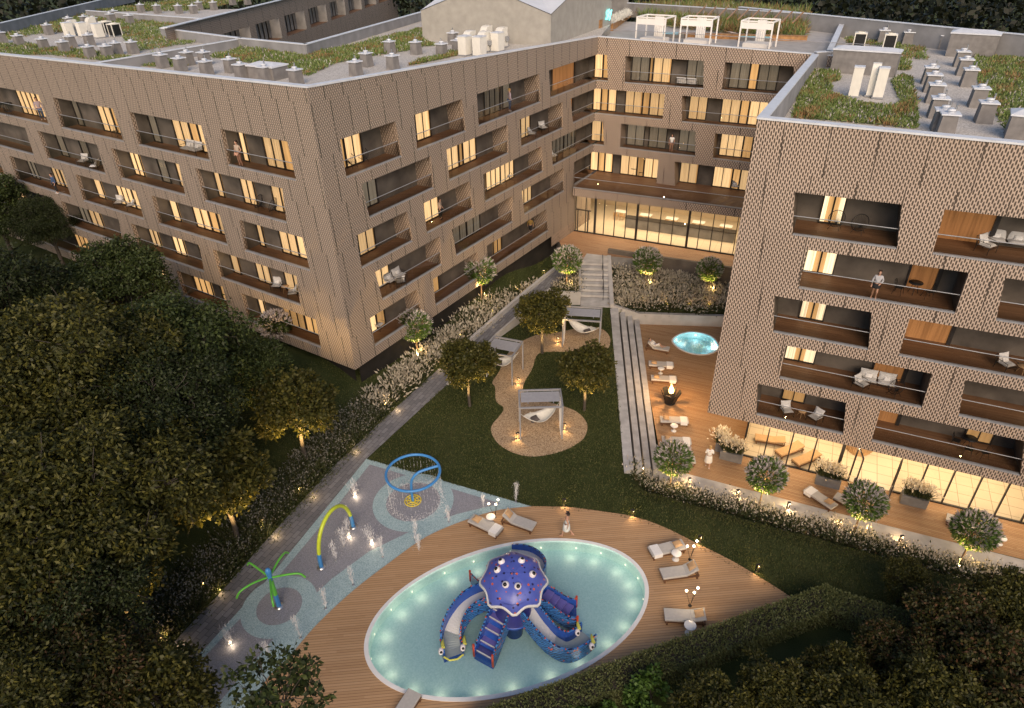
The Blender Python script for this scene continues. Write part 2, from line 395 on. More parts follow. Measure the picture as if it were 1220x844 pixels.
# openings: facade, row, TL, TR, BL, BR (pixels, or a number = metres along the facade), windows on the rear wall
OPEN = [
 ('A',1,(-28,93),(45,111),(-18,131),(57.6,147),'K2 W4'), ('A',1,(62.3,115),(134,129),(73.5,153),(147,167.4),'D1 K3 W2 O2 K1'),
 ('A',1,(154,133.6),(239.5,150.4),(165.4,174),(250,192),'D1 K2 W2 O1 W1 K1.4'), ('A',1,(262.6,155),(342.8,171.3),(272,198.6),(353,215.4),'W.7 K2 W2 O1 W1 K.5'),
 ('A',2,(-48,136),(29.6,151.5),(-36,167),(39.7,183.5),'D1 K3 D1'), ('A',2,(44.4,156),(115.3,171.8),(57.6,191),(125.4,206.8),'D1 K2 D1 K2 W1.2'),
 ('A',2,(131.6,175.7),(212.7,194.4),(144.9,214.6),(221.7,236.4),'W1.2 K2 D1 K1 W2'), ('A',2,(232.2,200),(336.2,224),(244.2,240.6),(341.2,264),'W.8 K2.4 W1.6 K2 W2 O.8'),
 ('A',3,(-60,172),(-3,185),(-50,202),(7.8,214.4),'W2 K2 W2'), ('A',3,(11.7,188),(74,203.5),(22.6,219.8),(85.4,236.2),'D1 K2 W2 O1.2'),
 ('A',3,(90.3,209),(162,227),(100.5,243.2),(172,262.7),'W1 K2 W2 W2 K.6'), ('A',3,(180.8,234),(261.8,256.2),(190,269.7),(271,291.2),'W1 K2 W2 O1 W1 K1.4'),
 ('A',3,(285,262.4),(360,282.7),(292,301.4),(369.2,321.6),'W.7 K2 W2 W2 K.5'),
 ('A',4,(-20,222),(62,241),(-10,252),(70,271),'W2 K2 W1'), ('A',4,(74,244),(141.7,262.7),(85,276),(148,295),'D1 W1.2 K2 W1'),
 ('A',4,(156.5,269),(237,292),(168,302),(243,323),'W1.4 K2 W1.6 K2 W2'), ('A',4,(253.2,298.3),(353,328.7),(263.5,333.4),(357.4,361.4),'W1 K2 W1.6 K1.6 W2 O.8'),
 ('A',5,(20,282),(112,307),(32,312),(122,337),'W2 K2 O2'), ('A',5,(125,311),(200,332),(136,341),(208,363),'O2 K2 W2'),
 ('A',5,(214,336),(268,351.5),(224,367),(276,383),'O2 K1 O2'), ('A',5,(289,357.5),(376,381),(298,390),(382,412.5),'W.6 K1.8 O2 O2 K.3'),
 ('B',1,(405.2,167),(471.1,146),(413.3,213.7),(479.3,187),'W1 O1 W2 K2.4'), ('B',1,(493.3,138.1),(550.4,119.6),(497.3,179.9),(555.6,156.7),'W2 W2 K2.4'),
 ('B',1,(568.1,112.2),(642.2,90),(570.4,150),(644.4,121.1),'D1 K1.5 D2 K.3 D1 K2'), ('B',1,(654,86),'c',(655.9,116.4),'c','K1.4 P2.2 K1.2'),
 ('B',2,(430.4,219.3),(513.5,188.5),(440.7,260.4),(517,224.4),'D2 K3.5'), ('B',2,(531.9,178.1),(605.2,148.1),(535.6,214.4),(605.9,182.6),'K1.5 W2 O.6 W2 K2.8'),
 ('B',2,(619,141.9),(670.4,120.8),(621.2,175.2),(670.8,151.5),'K2 W1.5 K3'), ('B',2,(680,117.4),'c',(682.7,146.3),'c','P2 K2'),
 ('B',3,(424.9,280),(485.2,251.1),(431.1,320.3),(492.1,287.4),'W1 O.6 W2 K2.4'), ('B',3,(504.1,240.7),(559.3,215.6),(508.9,278.5),(563.7,248.9),'W1 O.6 W2 K2.4'),
 ('B',3,(575.6,206.3),(645.6,174.1),(578.3,239),(647.4,204.1),'K2 W2 W2 K2.2'), ('B',3,(657.5,167.8),'c',(658.5,197.9),'c','K1.5 D3 K1.2'),
 ('B',4,(446.7,323),(524.5,283),(456.3,359.3),(526.7,317),'W2 K3.5'), ('B',4,(538.5,273.3),(610.4,235.2),(544.1,305.6),(611.1,266.3),'K1.5 D2 D2 K3'),
 ('B',4,(621.5,227.8),(671.6,201.1),(625.2,257),(672.3,229.3),'K1.4 W2 K3.4'), ('B',4,(684,195),'c',(684,222),'c','K3'),
 ('B',5,(440.7,380),(497,345.9),(447.4,415.3),(504,382),'W2 O1 K2.4'), ('B',5,(516,335.6),(569,305),(519.3,366.7),(573,336),'K1 O1 K3'),
 ('B',5,(580,298),(651.1,251),(583,329),(653.8,278.4),'K2 O1 K2 K2'),
 ('D',1,'c',(723,66.6),'c',(724.2,97.7),'W1 O.9'), ('D',1,(745.2,68.1),(838.2,74.9),(743.7,99.6),(837.8,107),'K.2 D2 O.4 W2 K1.6 D2'),
 ('D',1,(863.4,77.1),(945,83.3),(859.7,109.3),(945,116.5),'K.3 D2 O.9 D2 K1.5'),
 ('D',2,'c',(792.1,112.7),'c',(789.2,142.9),'W1 O.8 W1 K1 W2 O.8 W2'), ('D',2,(812.3,114.7),(915,122),(812.3,145.6),(915,153),'K.2 W2 K1.5 W2 O.9 W2'),
 ('D',3,'c',(718.2,144.5),'c',(719.7,173.7),'W1.2 O.7'), ('D',3,(740,147),(828.8,156),(738.5,176),(828.3,185.1),'K.2 D2 K.5 D2 K1.3 D2'),
 ('D',3,(851.8,158.7),(925,165.5),(849.2,187.7),(925,195),'K.2 W2 O.8 W2'),
 ('D',4,'c',(784.7,188.9),'c',(782,217.8),'W1 O.8 W1 K.9 W2 O.8 W2'), ('D',4,(803.7,191.5),(905,203),(804.2,220),(905,231),'W2 K1.6 W2 O.8 W2'),
 ('C',1,(947,228.2),(1074.4,243.7),(944,280.3),(1068.6,297.5),'K2.2 B2.2 K4.6'), ('C',1,(1125.8,250),13.2,(1110.2,304.5),13.2,'P2 K7 B2.2 K2'),
 ('C',2,(962.3,296.7),(1154.3,325.6),(951.4,343.5),(1137.5,374.6),'B2.2 K5 P2 K1'), ('C',2,(1197,332.6),13.2,(1186.5,382.4),13.2,'K6 B2.2 K4'),
 ('C',3,(922.5,352.8),(1038.9,371.5),(921,396.4),(1034.4,417.5),'K1.9 B2.2 K3.4'), ('C',3,(1083.7,380.1),13.2,(1070.8,424.2),13.2,'P2.2 K6 B2.2 K5'),
 ('C',4,(936.3,411.2),(1111,444.9),(928.5,451.2),(1097.8,487),'B2.2 K4 P2.2 K1'), ('C',4,(1150.4,452.7),13.2,(1142.1,495.5),13.2,'K3 B2.2 K7'),
 ('C',5,(902,457.9),(1008.2,479.5),(900.7,496.3),(1004.3,518.9),'K1.9 R2.2 K3.2'), ('C',5,(1049,487.8),(1225,518.5),(1038.6,525.9),(1217,564.5),'P2.2 K5.4 R2.2 K1'),
]
UMAX_C = uof('C', 1220, 420) + 14
def resolve(F, v, side):
    if v == 'c': return (uB1 if F == 'B' else uD0)
    return uof(F, *v) if isinstance(v, tuple) else uof('C', 1220, 420) + v
OPS = {k: {} for k in 'ABCD'}
for F, row, TL, TR, BL, BR, spec in OPEN:
    OPS[F].setdefault(row, []).append(dict(tl=resolve(F, TL, 0), tr=resolve(F, TR, 1), bl=resolve(F, BL, 0), br=resolve(F, BR, 1), spec=spec,
                                           cl=TL == 'c', cr=TR == 'c', F=F, row=row))
for F in OPS:
    for row in OPS[F]: OPS[F][row].sort(key=lambda o: o['bl'])

def panel(mb, F, u0, u1, z0, z1, w=0, mi=0, ub=None):
    """a facade quad: u0..u1 at the top (ub = bottom pair)"""
    b0, b1 = ub if ub else (u0, u1)
    mb.quad(fp(F, b0, w, z0), fp(F, b1, w, z0), fp(F, u1, w, z1), fp(F, u0, w, z1), mi, [(b0, z0), (b1, z0), (u1, z1), (u0, z1)])
def side(mb, F, ub, ut, z0, z1, w0, w1, mi):
    mb.quad(fp(F, ub, w0, z0), fp(F, ub, w1, z0), fp(F, ut, w1, z1), fp(F, ut, w0, z1), mi, [(w0, z0), (w1, z0), (w1, z1), (w0, z1)])
def flat(mb, F, u0, u1, w0, w1, z, mi):
    mb.quad(fp(F, u0, w0, z), fp(F, u1, w0, z), fp(F, u1, w1, z), fp(F, u0, w1, z), mi, [(u0, w0), (u1, w0), (u1, w1), (u0, w1)])

def facade(F, umin, umax, rows, top, zbase, parent, loc, lastrow_base=True):
    """top(u) = parapet height. Cladding bands and piers, 0.32 m deep"""
    mb = MB(); f = FAC[F]
    z = zt(F, 1); n = max(1, int((umax - umin) / 6))
    for i in range(n):                                               # sloping parapet zone
        a = umin + (umax - umin) * i / n; b = umin + (umax - umin) * (i + 1) / n
        mb.quad(fp(F, a, 0, z), fp(F, b, 0, z), fp(F, b, 0, top(b)), fp(F, a, 0, top(a)), 0, [(a, z), (b, z), (b, top(b)), (a, top(a))])
    flat(mb, F, umin, umax, 0, -TH, z, 1)
    for r in rows:
        ops = OPS[F].get(r, []); t_, b_ = zt(F, r), zb(F, r)
        edges = [(umin, umin)] + [x for o in ops for x in ((o['bl'], o['tl']), (o['br'], o['tr']))] + [(umax, umax)]
        for i in range(0, len(edges), 2):
            (l0, l1), (r0, r1) = edges[i], edges[i + 1]
            if r0 - l0 < .02 and r1 - l1 < .02: continue
            panel(mb, F, l1, r1, b_, t_, 0, 0, (l0, r0))
            if i: side(mb, F, l0, l1, b_, t_, -TH, 0, 1)
            if i + 2 < len(edges): side(mb, F, r0, r1, b_, t_, 0, -TH, 1)
            panel(mb, F, l1, r1, b_, t_, -TH, 1, (l0, r0))
        low = zt(F, r + 1) if r != rows[-1] else zbase
        if low < b_ - .05:
            panel(mb, F, umin, umax, low, b_, .0, 0)
            flat(mb, F, umin, umax, 0, -TH, b_, 2); flat(mb, F, umin, umax, -TH, 0, low, 1)
    return mb

def window_mesh(F, u0, u1, z0, z1, w, kind, seed):
    mb = MB(); rnd = random.Random(seed); L = u1 - u0
    np_ = max(1, round(L / .82)); fw = .045
    mats = ['dark_frame', {'W': 'lit_curtain', 'D': 'dim_glow_curtain', 'O': 'lit_room', 'B': 'bright_curtain', 'R': 'lit_room', 'P': 'self_lit_panel'}[kind], 'glass_pane', 'lit_room']
    def bar(a, b, za, zb_, d=.07):
        mb.box(fp(F, (a + b) / 2, w + .08, (za + zb_) / 2), (b - a, d, zb_ - za), 0, math.atan2(FAC[F]['t'].y, FAC[F]['t'].x))
    if kind == 'P':                                                   # a timber door recess; its warm light is emitted by the panel
        panel(mb, F, u0, u1 , z0, z1, w + .03, 1); bar(u0 - .04, u0 + .04, z0, z1); bar(u1 - .12, u1 + .1, z0, z1, .25)
        return mb, mats
    if kind == 'B':
        m = (u0 + u1) / 2; panel(mb, F, u0, u1, z0, z1, w - .0, 3)
        for a, b in ((u0, m - .32), (m + .28, u1)):
            k = 8
            for i in range(k):
                x0, x1 = a + (b - a) * i / k, a + (b - a) * (i + 1) / k; o0, o1 = .05 + .03 * (i % 2), .05 + .03 * ((i + 1) % 2)
                mb.quad(fp(F, x0, w + o0, z0 + .05), fp(F, x1, w + o1, z0 + .05), fp(F, x1, w + o1, z1), fp(F, x0, w + o0, z1), 1, [(x0, z0), (x1, z0), (x1, z1), (x0, z1)])
        bar(u0 - .06, u0 + .02, z0, z1); bar(u1 - .02, u1 + .06, z0, z1); bar(m - .05, m + .05, z0, z1); bar(u0 - .06, u1 + .06, z0, z0 + .1)
        panel(mb, F, u0, u1, z0, z1, w + .13, 2); return mb, mats
    for i in range(np_):
        a, b = u0 + L * i / np_, u0 + L * (i + 1) / np_
        if kind in 'WD':
            g0, g1 = rnd.uniform(0, .1), rnd.uniform(0, .22) * (i == np_ - 1)
            panel(mb, F, a, b, z0, z1, w, 3 if kind == 'W' else 1)
            k = 5; a2, b2 = a + g0 * (b - a), b - g1 * (b - a)
            for q in range(k):
                x0, x1 = a2 + (b2 - a2) * q / k, a2 + (b2 - a2) * (q + 1) / k; o0, o1 = .03 + .03 * (q % 2), .03 + .03 * ((q + 1) % 2)
                mb.quad(fp(F, x0, w + o0, z0 + .04), fp(F, x1, w + o1, z0 + .04), fp(F, x1, w + o1, z1), fp(F, x0, w + o0, z1), 1, [(x0, z0), (x1, z0), (x1, z1), (x0, z1)])
        else:
            panel(mb, F, a, b, z0, z1, w, 1)
        h = .035 if i else .05
        bar(a - h, a + h, z0, z1)
        if np_ >= 4 and i == np_ // 2: bar(a - .1, a + .1, z0, z1)
    bar(u1 - .05, u1 + .05, z0, z1); bar(u0, u1, z0, z0 + .08); panel(mb, F, u0, u1, z0, z1, w + .12, 2)
    return mb, mats

balc_floor = {'A': 'balcony_wood_diag', 'B': 'balcony_wood', 'C': 'balcony_wood_diag', 'D': 'balcony_wood_diag'}
def balcony(o, parent, loc, front=True):
    F, r = o['F'], o['row']; t_, b_ = zt(F, r), zb(F, r); dep = DEPTH[F]
    mb = MB(); L0, R0, L1, R1 = o['bl'], o['br'], o['tl'], o['tr']
    z0, z1 = b_ + .003, t_ - .003
    le = 0 if not o['cl'] else -dep; re = 0 if not o['cr'] else dep
    terrace = F == 'D' and r == 4
    wf = -TH if not terrace else -TH
    wd_ = -dep
    mb.quad(fp(F, L0, wf, z0), fp(F, R0, wf, z0), fp(F, R0 + re, wd_, z0), fp(F, L0 + (0 if not o['cl'] else 0), wd_, z0), 0)
    if o['cr']: mb.quad(fp(F, R0, wf, z0), fp(F, R0 + re, wf, z0), fp(F, R0 + re, wd_, z0), fp(F, R0, wd_, z0), 0); mb.quad(fp(F, R0, wf, z1), fp(F, R0, wd_, z1), fp(F, R0 + re, wd_, z1), fp(F, R0 + re, wf, z1), 3)
    mb.quad(fp(F, L1, wf, z1), fp(F, L1, wd_, z1), fp(F, R1, wd_, z1), fp(F, R1, wf, z1), 3)
    uL0, uL1, uR0, uR1 = L0 + le, L1 + le, R0 + re, R1 + re
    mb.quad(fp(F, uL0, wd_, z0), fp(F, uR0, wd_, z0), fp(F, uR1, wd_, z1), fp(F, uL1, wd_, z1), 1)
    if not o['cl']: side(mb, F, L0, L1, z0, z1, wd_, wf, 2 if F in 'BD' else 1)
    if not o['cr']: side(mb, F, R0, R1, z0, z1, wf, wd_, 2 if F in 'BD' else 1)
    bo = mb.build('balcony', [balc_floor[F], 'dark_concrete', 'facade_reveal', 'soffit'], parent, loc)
    # windows on the rear wall
    toks = []
    for tk in o['spec'].split(): toks.append((tk[0], float(tk[1:])))
    a = max(uL0, uL1) if not o['cl'] else L0; b = min(uR0, uR1) if not o['cr'] else R0 + (0 if F == 'D' else .6)
    if o['cl']: a -= dep * .55
    tot = sum(x for _, x in toks); u = a
    for i, (k, x) in enumerate(toks):
        du = (b - a) * x / tot
        if k != 'K' and du > .25:
            wm, mats = window_mesh(F, u + .03, u + du - .03, z0 + .01, z1 - (.02 if k != 'P' else .02), wd_ + .02, k, ord(F) * 7919 + r * 613 + i * 97 + int(u * 10))
            wo = wm.build('window' if k != 'P' else 'timber_door', mats, bo, loc)
        u += du
    if front:
        mb = MB(); e = .02
        def edge(z): q = (z - b_) / HO; return L0 + (L1 - L0) * q + e, R0 + (R1 - R0) * q - e
        hgt = 1.08; a0, a1 = edge(b_ + .08); c0, c1 = edge(b_ + hgt)
        if o['cl']: a0 = c0 = L0
        if o['cr']: a1 = c1 = R0
        w = -.14
        mb.quad(fp(F, a0, w, b_ + .08), fp(F, a1, w, b_ + .08), fp(F, c1, w, b_ + hgt), fp(F, c0, w, b_ + hgt), 0)
        mb.tube([fp(F, c0, w, b_ + hgt), fp(F, c1, w, b_ + hgt)], .028, 6, 1)
        ang = math.atan2(FAC[F]['t'].y, FAC[F]['t'].x)
        mb.box(fp(F, (a0 + a1) / 2, -.13, b_ + .035), (a1 - a0, .20, .07), 2, ang)
        mb.build('balustrade', ['balustrade_glass', 'sill_metal', 'sill_metal'], bo, loc)
    return bo

# ------------------------------------------------ left and rear wing (one L-shaped block)
Z_ROOF, Z_TERR, Z_ROOFC, Z_DECK, Z_LAWN, Z_LOB = 21.3, 20.3, 20.0, -.9, 1.0, 2.7
UA0 = uA1 - 66; UD1 = uD0 + 24
def topA(u): return 23.27 - .0172 * (uA1 - u) * (1 if uA1 - u < 60 else 1)
def topB(u): return 23.27 - 1.78 * max(0, u - uB0) / (uB1 - uB0)
def topD(u): return 21.49 - .027 * (u - uD0)
def topC(u): return 21.93 - .018 * (u - uof('C', 902, 142))
LB = (P_AB.x, P_AB.y, 3.0)
left = thing('apartment_building', 'beige apartment block with an L-shaped plan and a glazed lobby in its inner corner', 'building', LB)
facade('A', UA0, uA1, [1, 2, 3, 4, 5], topA, 3.85, left, LB).build('facade', ['facade_cladding_fine', 'facade_reveal', 'sill_metal'], left, LB)
facade('B', uB0, uB1, [1, 2, 3, 4, 5], topB, 3.85, left, LB).build('facade', ['facade_cladding_fine', 'facade_reveal', 'sill_metal'], left, LB)
mbD = facade('D', uD0, UD1, [1, 2, 3, 4], topD, 7.85, left, LB); mbD.build('facade', ['facade_cladding', 'facade_reveal', 'sill_metal'], left, LB)
for F in 'ABD':
    for r in OPS[F]:
        for o in OPS[F][r]: balcony(o, left, LB, not (F == 'D' and r == 4))
# lower end wall of the B facade beside the lobby, recessed plinth below, its shade put into a near-black colour
mb = MB(); uE = uof('B', 657, 284); uG = uof('B', 683, 275)
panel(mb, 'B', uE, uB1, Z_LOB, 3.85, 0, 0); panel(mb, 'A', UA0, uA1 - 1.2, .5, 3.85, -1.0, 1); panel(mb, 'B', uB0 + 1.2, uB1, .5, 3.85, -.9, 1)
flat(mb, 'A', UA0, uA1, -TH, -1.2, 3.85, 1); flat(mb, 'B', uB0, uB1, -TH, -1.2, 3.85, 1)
mb.build('plinth', ['facade_cladding', 'recess_shade'], left, LB)

def coping_run(mb, pts, inward, width=.42, th=.10, zroof=None, mi=0, mi2=1):
    """coping plate along pts (3d tops) and the inner parapet face down to the roof"""
    for i in range(len(pts) - 1):
        a, b = Vector(pts[i]), Vector(pts[i + 1]); n = Vector((*inward[i], 0))
        o = -n * .05
        q = [a + o, b + o, b + n * width, a + n * width]
        mb.add([p for p in q] + [p + Vector((0, 0, th)) for p in q], [[4, 5, 6, 7], [0, 1, 5, 4], [1, 2, 6, 5], [2, 3, 7, 6], [3, 0, 4, 7]], mi)
        if zroof is not None:
            a2, b2 = a + n * (width - .03), b + n * (width - .03)
            mb.quad(a2, b2, Vector((b2.x, b2.y, zroof)), Vector((a2.x, a2.y, zroof)), mi2)
nA, nB, nD, nC = [Vector((-FAC[k]['n'].x, -FAC[k]['n'].y)) for k in 'ABDC']
mb = MB()
pA0 = fp('A', UA0, 0, topA(UA0)); pAB = fp('A', uA1, 0, topA(uA1)); pBD = fp('B', uB1, 0, topB(uB1)); pD1 = fp('D', UD1, 0, topD(UD1))
coping_run(mb, [pA0, pAB], [nA], zroof=Z_ROOF); coping_run(mb, [pAB, pBD], [nB], zroof=Z_ROOF); coping_run(mb, [pBD, pD1], [nD], .35, .08, Z_TERR)
mb.build('parapet', ['coping', 'parapet_inner'], left, LB)

# roof decks
inn = ats([(192, 34), (286, 46), (363.7, 53.5), (501, 15)], Z_ROOF + .9)
far0, far1, far2 = at(-120, 58, 22.2), at(0, 32, 22.2), at(125, 2, 22.2)
mb = MB()
in_far = at(560, -14, Z_ROOF + .9)
dBack = fp('D', uD0 + 1.5, -3, 0); 
rp = [pA0, pAB, pBD, Vector((*at(727, 38.5, Z_TERR + .2).xy, 0)), Vector((*(at(727, 38.5, Z_TERR + .2) + Vector((-4.5, 7, 0))).xy, 0)), Vector((0, 100, 0)), in_far, inn[3], inn[2], inn[1], inn[0], at(244, 23, 22.2), Vector((-33, 110, 0)), Vector((-62, 110, 0)), far1, far0]
mb.poly([(p.x, p.y, Z_ROOF) for p in rp], 0)
mb.build('roof', ['roof_gravel'], left, LB)
mb = MB(); tp = [fp('D', uD0, -.3, 0), fp('D', UD1, -.3, 0), Vector((36, 80, 0)), Vector((33.84, 84.5, 0)), Vector((14, 95, 0))]
mb.poly([(p.x, p.y, Z_TERR) for p in tp], 0); mb.build('roof_terrace', ['light_concrete'], left, LB)
def wallrun(mb, pts, z0, z1, th=.3, mi=0, cap=1, capth=.07, z1b=None):
    for i in range(len(pts) - 1):
        a, b = Vector((pts[i][0], pts[i][1], 0)), Vector((pts[i + 1][0], pts[i + 1][1], 0)); d = (b - a); L = d.length
        d.normalize(); n = Vector((-d.y, d.x, 0)) * th / 2
        za, zb_ = (z1, z1) if not isinstance(z1, (list, tuple)) else (z1[i], z1[i + 1])
        y0 = z0 if not isinstance(z0, (list, tuple)) else min(z0[i], z0[i + 1])
        a_, b_ = a - d * th * .45 * (i > 0), b + d * th * .45 * (i < len(pts) - 2)
        for (h0, h1, e, m) in ((None, 0, 1, mi), (0, capth, 1.25, cap)):
            if h0 is None: lo = [y0, y0]; hi = [za, zb_]
            else: lo = [za + .002, zb_ + .002]; hi = [za + h1, zb_ + h1]
            nn = n * e
            vs = [(*(a_ + nn).xy, lo[0]), (*(a_ - nn).xy, lo[0]), (*(b_ - nn).xy, lo[1]), (*(b_ + nn).xy, lo[1]),
                  (*(a_ + nn).xy, hi[0]), (*(a_ - nn).xy, hi[0]), (*(b_ - nn).xy, hi[1]), (*(b_ + nn).xy, hi[1])]
            mb.add(vs, [[4, 5, 6, 7], [0, 1, 5, 4], [1, 2, 6, 5], [2, 3, 7, 6], [3, 0, 4, 7]], m)
mb = MB()
wallrun(mb, [inn[0], inn[1], inn[2], inn[3], in_far], Z_ROOF, Z_ROOF + .9, .35)
wallrun(mb, [at(109.5, 76.4, Z_ROOF + .8), at(284, 47.2, Z_ROOF + .8)], Z_ROOF, Z_ROOF + .8, .3)
wallrun(mb, [at(103, 13, Z_ROOF + .8), at(244, 23, Z_ROOF + .8)], Z_ROOF, Z_ROOF + .8, .3)
wallrun(mb, [far0, far1, far2, at(158, -5, 22.2)], Z_ROOF, 22.5, .35)
wallrun(mb, [at(244, 23, Z_ROOF + .9), inn[0]], Z_ROOF, Z_ROOF + .9, .35)
mb.build('roof_upstand', ['parapet_inner', 'coping'], left, LB)
# facade across the inner court
cA, cB = at(196, 34, 22.6), at(310, 6.4, 22.6); cd = (cB - cA).normalized(); cB2 = cA + cd * 90
mb = MB(); cn = Vector((cd.y, -cd.x, 0))
def cq(s0, s1, z0, z1, w=0, mi=0):
    a, b = cA + cd * s0 + cn * w, cA + cd * s1 + cn * w
    mb.quad((a.x, a.y, z0), (b.x, b.y, z0), (b.x, b.y, z1), (a.x, a.y, z1), mi, [(s0, z0), (s1, z0), (s1, z1), (s0, z1)])
cq(0, 90, 20.6, 22.6); cq(0, 90, 8, 18.0)
s = 0; k = 0
court = []
while s < 88:
    cq(s, s + 1.8, 18.0, 20.6); court.append((s + 1.8, s + 9.3)); s += 9.3
wq = cn * -.3
for s0, s1 in court:
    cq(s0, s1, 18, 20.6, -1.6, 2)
    for q in (s0, s1):
        a = cA + cd * q; b = a - cn * 1.6; mb.quad((a.x, a.y, 18), (b.x, b.y, 18), (b.x, b.y, 20.6), (a.x, a.y, 20.6), 4)
    a, b = cA + cd * s0, cA + cd * s1; mb.quad(a.xy.to_3d() + Vector((0, 0, 18.01)), b.xy.to_3d() + Vector((0, 0, 18.01)), (b - cn * 1.6).xy.to_3d() + Vector((0, 0, 18.01)), (a - cn * 1.6).xy.to_3d() + Vector((0, 0, 18.01)), 3)
    for q in np.arange(s0 + .6, s1, 1.3):
        p = cA + cd * q - cn * 1.5; mb.box((p.x, p.y, 19.3), (.75, .05, 2.4), 4, math.atan2(cd.y, cd.x))
mb.build('court_facade', ['facade_cladding', 'facade_reveal', 'dark_frame', 'balcony_wood', 'mid_concrete'], left, LB)
mb = MB(); wallrun(mb, [cA, cB2], 22.6, 22.62, .5); mb.build('coping', ['coping', 'coping'], left, LB)

# podium with lobby below
PL = fp('B', uof('B', 682.6, 224.4), 0, 7.85); pod = [at(682.6, 224.4, 7.85), at(881.6, 249.5, 7.85)]
pd = (pod[1] - pod[0]).normalized(); pn = Vector((pd.y, -pd.x, 0)); pod[1] = pod[0] + pd * 24; pback = Vector((-pn.x, -pn.y, 0))
mb = MB(); b0, b1 = fp('D', uD0, -TH, 0), fp('D', UD1, -TH, 0)
mb.poly([(p.x, p.y, 7.86) for p in (pod[0], pod[1], b1, b0)], 0)
mb.poly([(p.x, p.y, 7.05) for p in (pod[0], pod[1], b1, b0)], 2)
zz = 7.05
mb.quad((*pod[0].xy, zz), (*pod[1].xy, zz), (*pod[1].xy, 7.84), (*pod[0].xy, 7.84), 1, [(0, zz), (24, zz), (24, 7.84), (0, 7.84)])
mb.build('podium_terrace', ['balcony_wood_diag', 'facade_cladding', 'soffit'], left, LB)
mb = MB(); p0, p1 = pod[0] + pback * .15, pod[1] + pback * .15
mb.quad((*p0.xy, 7.95), (*p1.xy, 7.95), (*p1.xy, 8.95), (*p0.xy, 8.95), 0)
mb.tube([(*p0.xy, 8.95), (*p1.xy, 8.95)], .03, 6, 1); mb.box(((p0.x + p1.x) / 2, (p0.y + p1.y) / 2, 7.9), (24, .2, .08), 1, math.atan2(pd.y, pd.x))
mb.build('balustrade', ['balustrade_glass', 'sill_metal'], left, LB)
# lobby: glass front, floor, rear wall, ceiling lamps
gl0, gl1 = at(683.8, 275.2, Z_LOB), at(872.6, 304.3, Z_LOB); gd = (gl1 - gl0).normalized(); gn = Vector((gd.y, -gd.x, 0)); GL = 22.0
def lob(s_, w, z): p = gl0 + gd * s_ - gn * w; return Vector((p.x, p.y, z))
mb = MB(); DL = 9.0
mb.quad(lob(-3, 0, Z_LOB + .02), lob(GL, 0, Z_LOB + .02), lob(GL, DL, Z_LOB + .02), lob(-3, DL, Z_LOB + .02), 0)
mb.quad(lob(-3, DL, Z_LOB), lob(GL, DL, Z_LOB), lob(GL, DL, 7.04), lob(-3, DL, 7.04), 1)
mb.quad(lob(-3, 0.3, Z_LOB), lob(-3, DL, Z_LOB), lob(-3, DL, 7.04), lob(-3, .3, 7.04), 1); mb.quad(lob(GL, 0, Z_LOB), lob(GL, DL, Z_LOB), lob(GL, DL, 7.04), lob(GL, 0, 7.04), 1)
mb.quad(lob(-3, 0, 7.03), lob(-3, DL, 7.03), lob(GL, DL, 7.03), lob(GL, 0, 7.03), 2)
lobby = mb.build('lobby', ['lobby_tiles', 'room_wall', 'render_white'], left, LB)
mb = MB(); ga = math.atan2(gd.y, gd.x)
mull = [0.15]
for px, py in [(697, 277.3), (708, 279), (718.5, 280.6), (731, 282.4), (744, 284.4), (757, 286.4), (770, 288.5), (784, 290.6), (799, 292.9), (817, 295.7), (830, 297.6), (845, 300), (858, 302)]:
    mull.append((at(px, py, Z_LOB) - gl0).dot(gd))
mull += [mull[-1] + 1.2, mull[-1] + 2.4]
for i, m in enumerate(mull):
    big = i in (2, 6, 10); mb.box(lob(m, .0, (Z_LOB + 7.04) / 2), (.22 if big else .07, .16, 7.04 - Z_LOB), 0, ga)
mb.box(lob(GL / 2 - 1, 0, Z_LOB + .06), (GL, .14, .1), 0, ga); mb.box(lob(GL / 2 - 1, 0, 6.98), (GL, .14, .1), 0, ga)
mb.box(lob(1.0, -.02, 5.2), (1.7, .12, .1), 0, ga); mb.box(lob(.4, -.02, 3.95), (.09, .12, 2.5), 0, ga); mb.box(lob(1.55, -.02, 3.95), (.12, .12, 2.5), 0, ga)
mb.quad(lob(0, .02, Z_LOB), lob(GL - 1, .02, Z_LOB), lob(GL - 1, .02, 7), lob(0, .02, 7), 1)
mb.build('glass_front', ['dark_frame', 'clear_glass'], lobby, LB)
mb = MB()
for i in range(6): mb.box(lob(3 + i * 3.0, 3.2, 6.97), (1.6, 1.2, .06), 0, ga)
mb.build('ceiling_lamp', ['ceiling_glow'], lobby, LB)

# ------------------------------------------------ right wing
PC = fp('C', uof('C', 902.5, 142), 0, 0); uC0 = uof('C', 902.5, 142); LC = (PC.x, PC.y, Z_DECK)
right = thing('apartment_building', 'beige perforated apartment block with a glazed spa at ground level beside the timber terrace', 'building', LC)
facade('C', uC0, UMAX_C, [1, 2, 3, 4, 5], topC, 2.25, right, LC).build('facade', ['facade_cladding', 'facade_reveal', 'sill_metal'], right, LC)
for r in OPS['C']:
    for o in OPS['C'][r]: balcony(o, right, LC)
sd_ = Vector((11.2, 21.9, 0)).normalized(); sn = Vector((sd_.y, -sd_.x, 0)); SL = 28.5
def sp_(s_, w, z): p = PC + sd_ * s_ + sn * w; return Vector((p.x, p.y, z))
mb = MB(); mb.quad(sp_(0, 0, 2.25), sp_(SL, 0, 2.25), sp_(SL, 0, 20.9), sp_(0, 0, 21.93), 0, [(0, 2.25), (SL, 2.25), (SL, 20.9), (0, 21.93)])
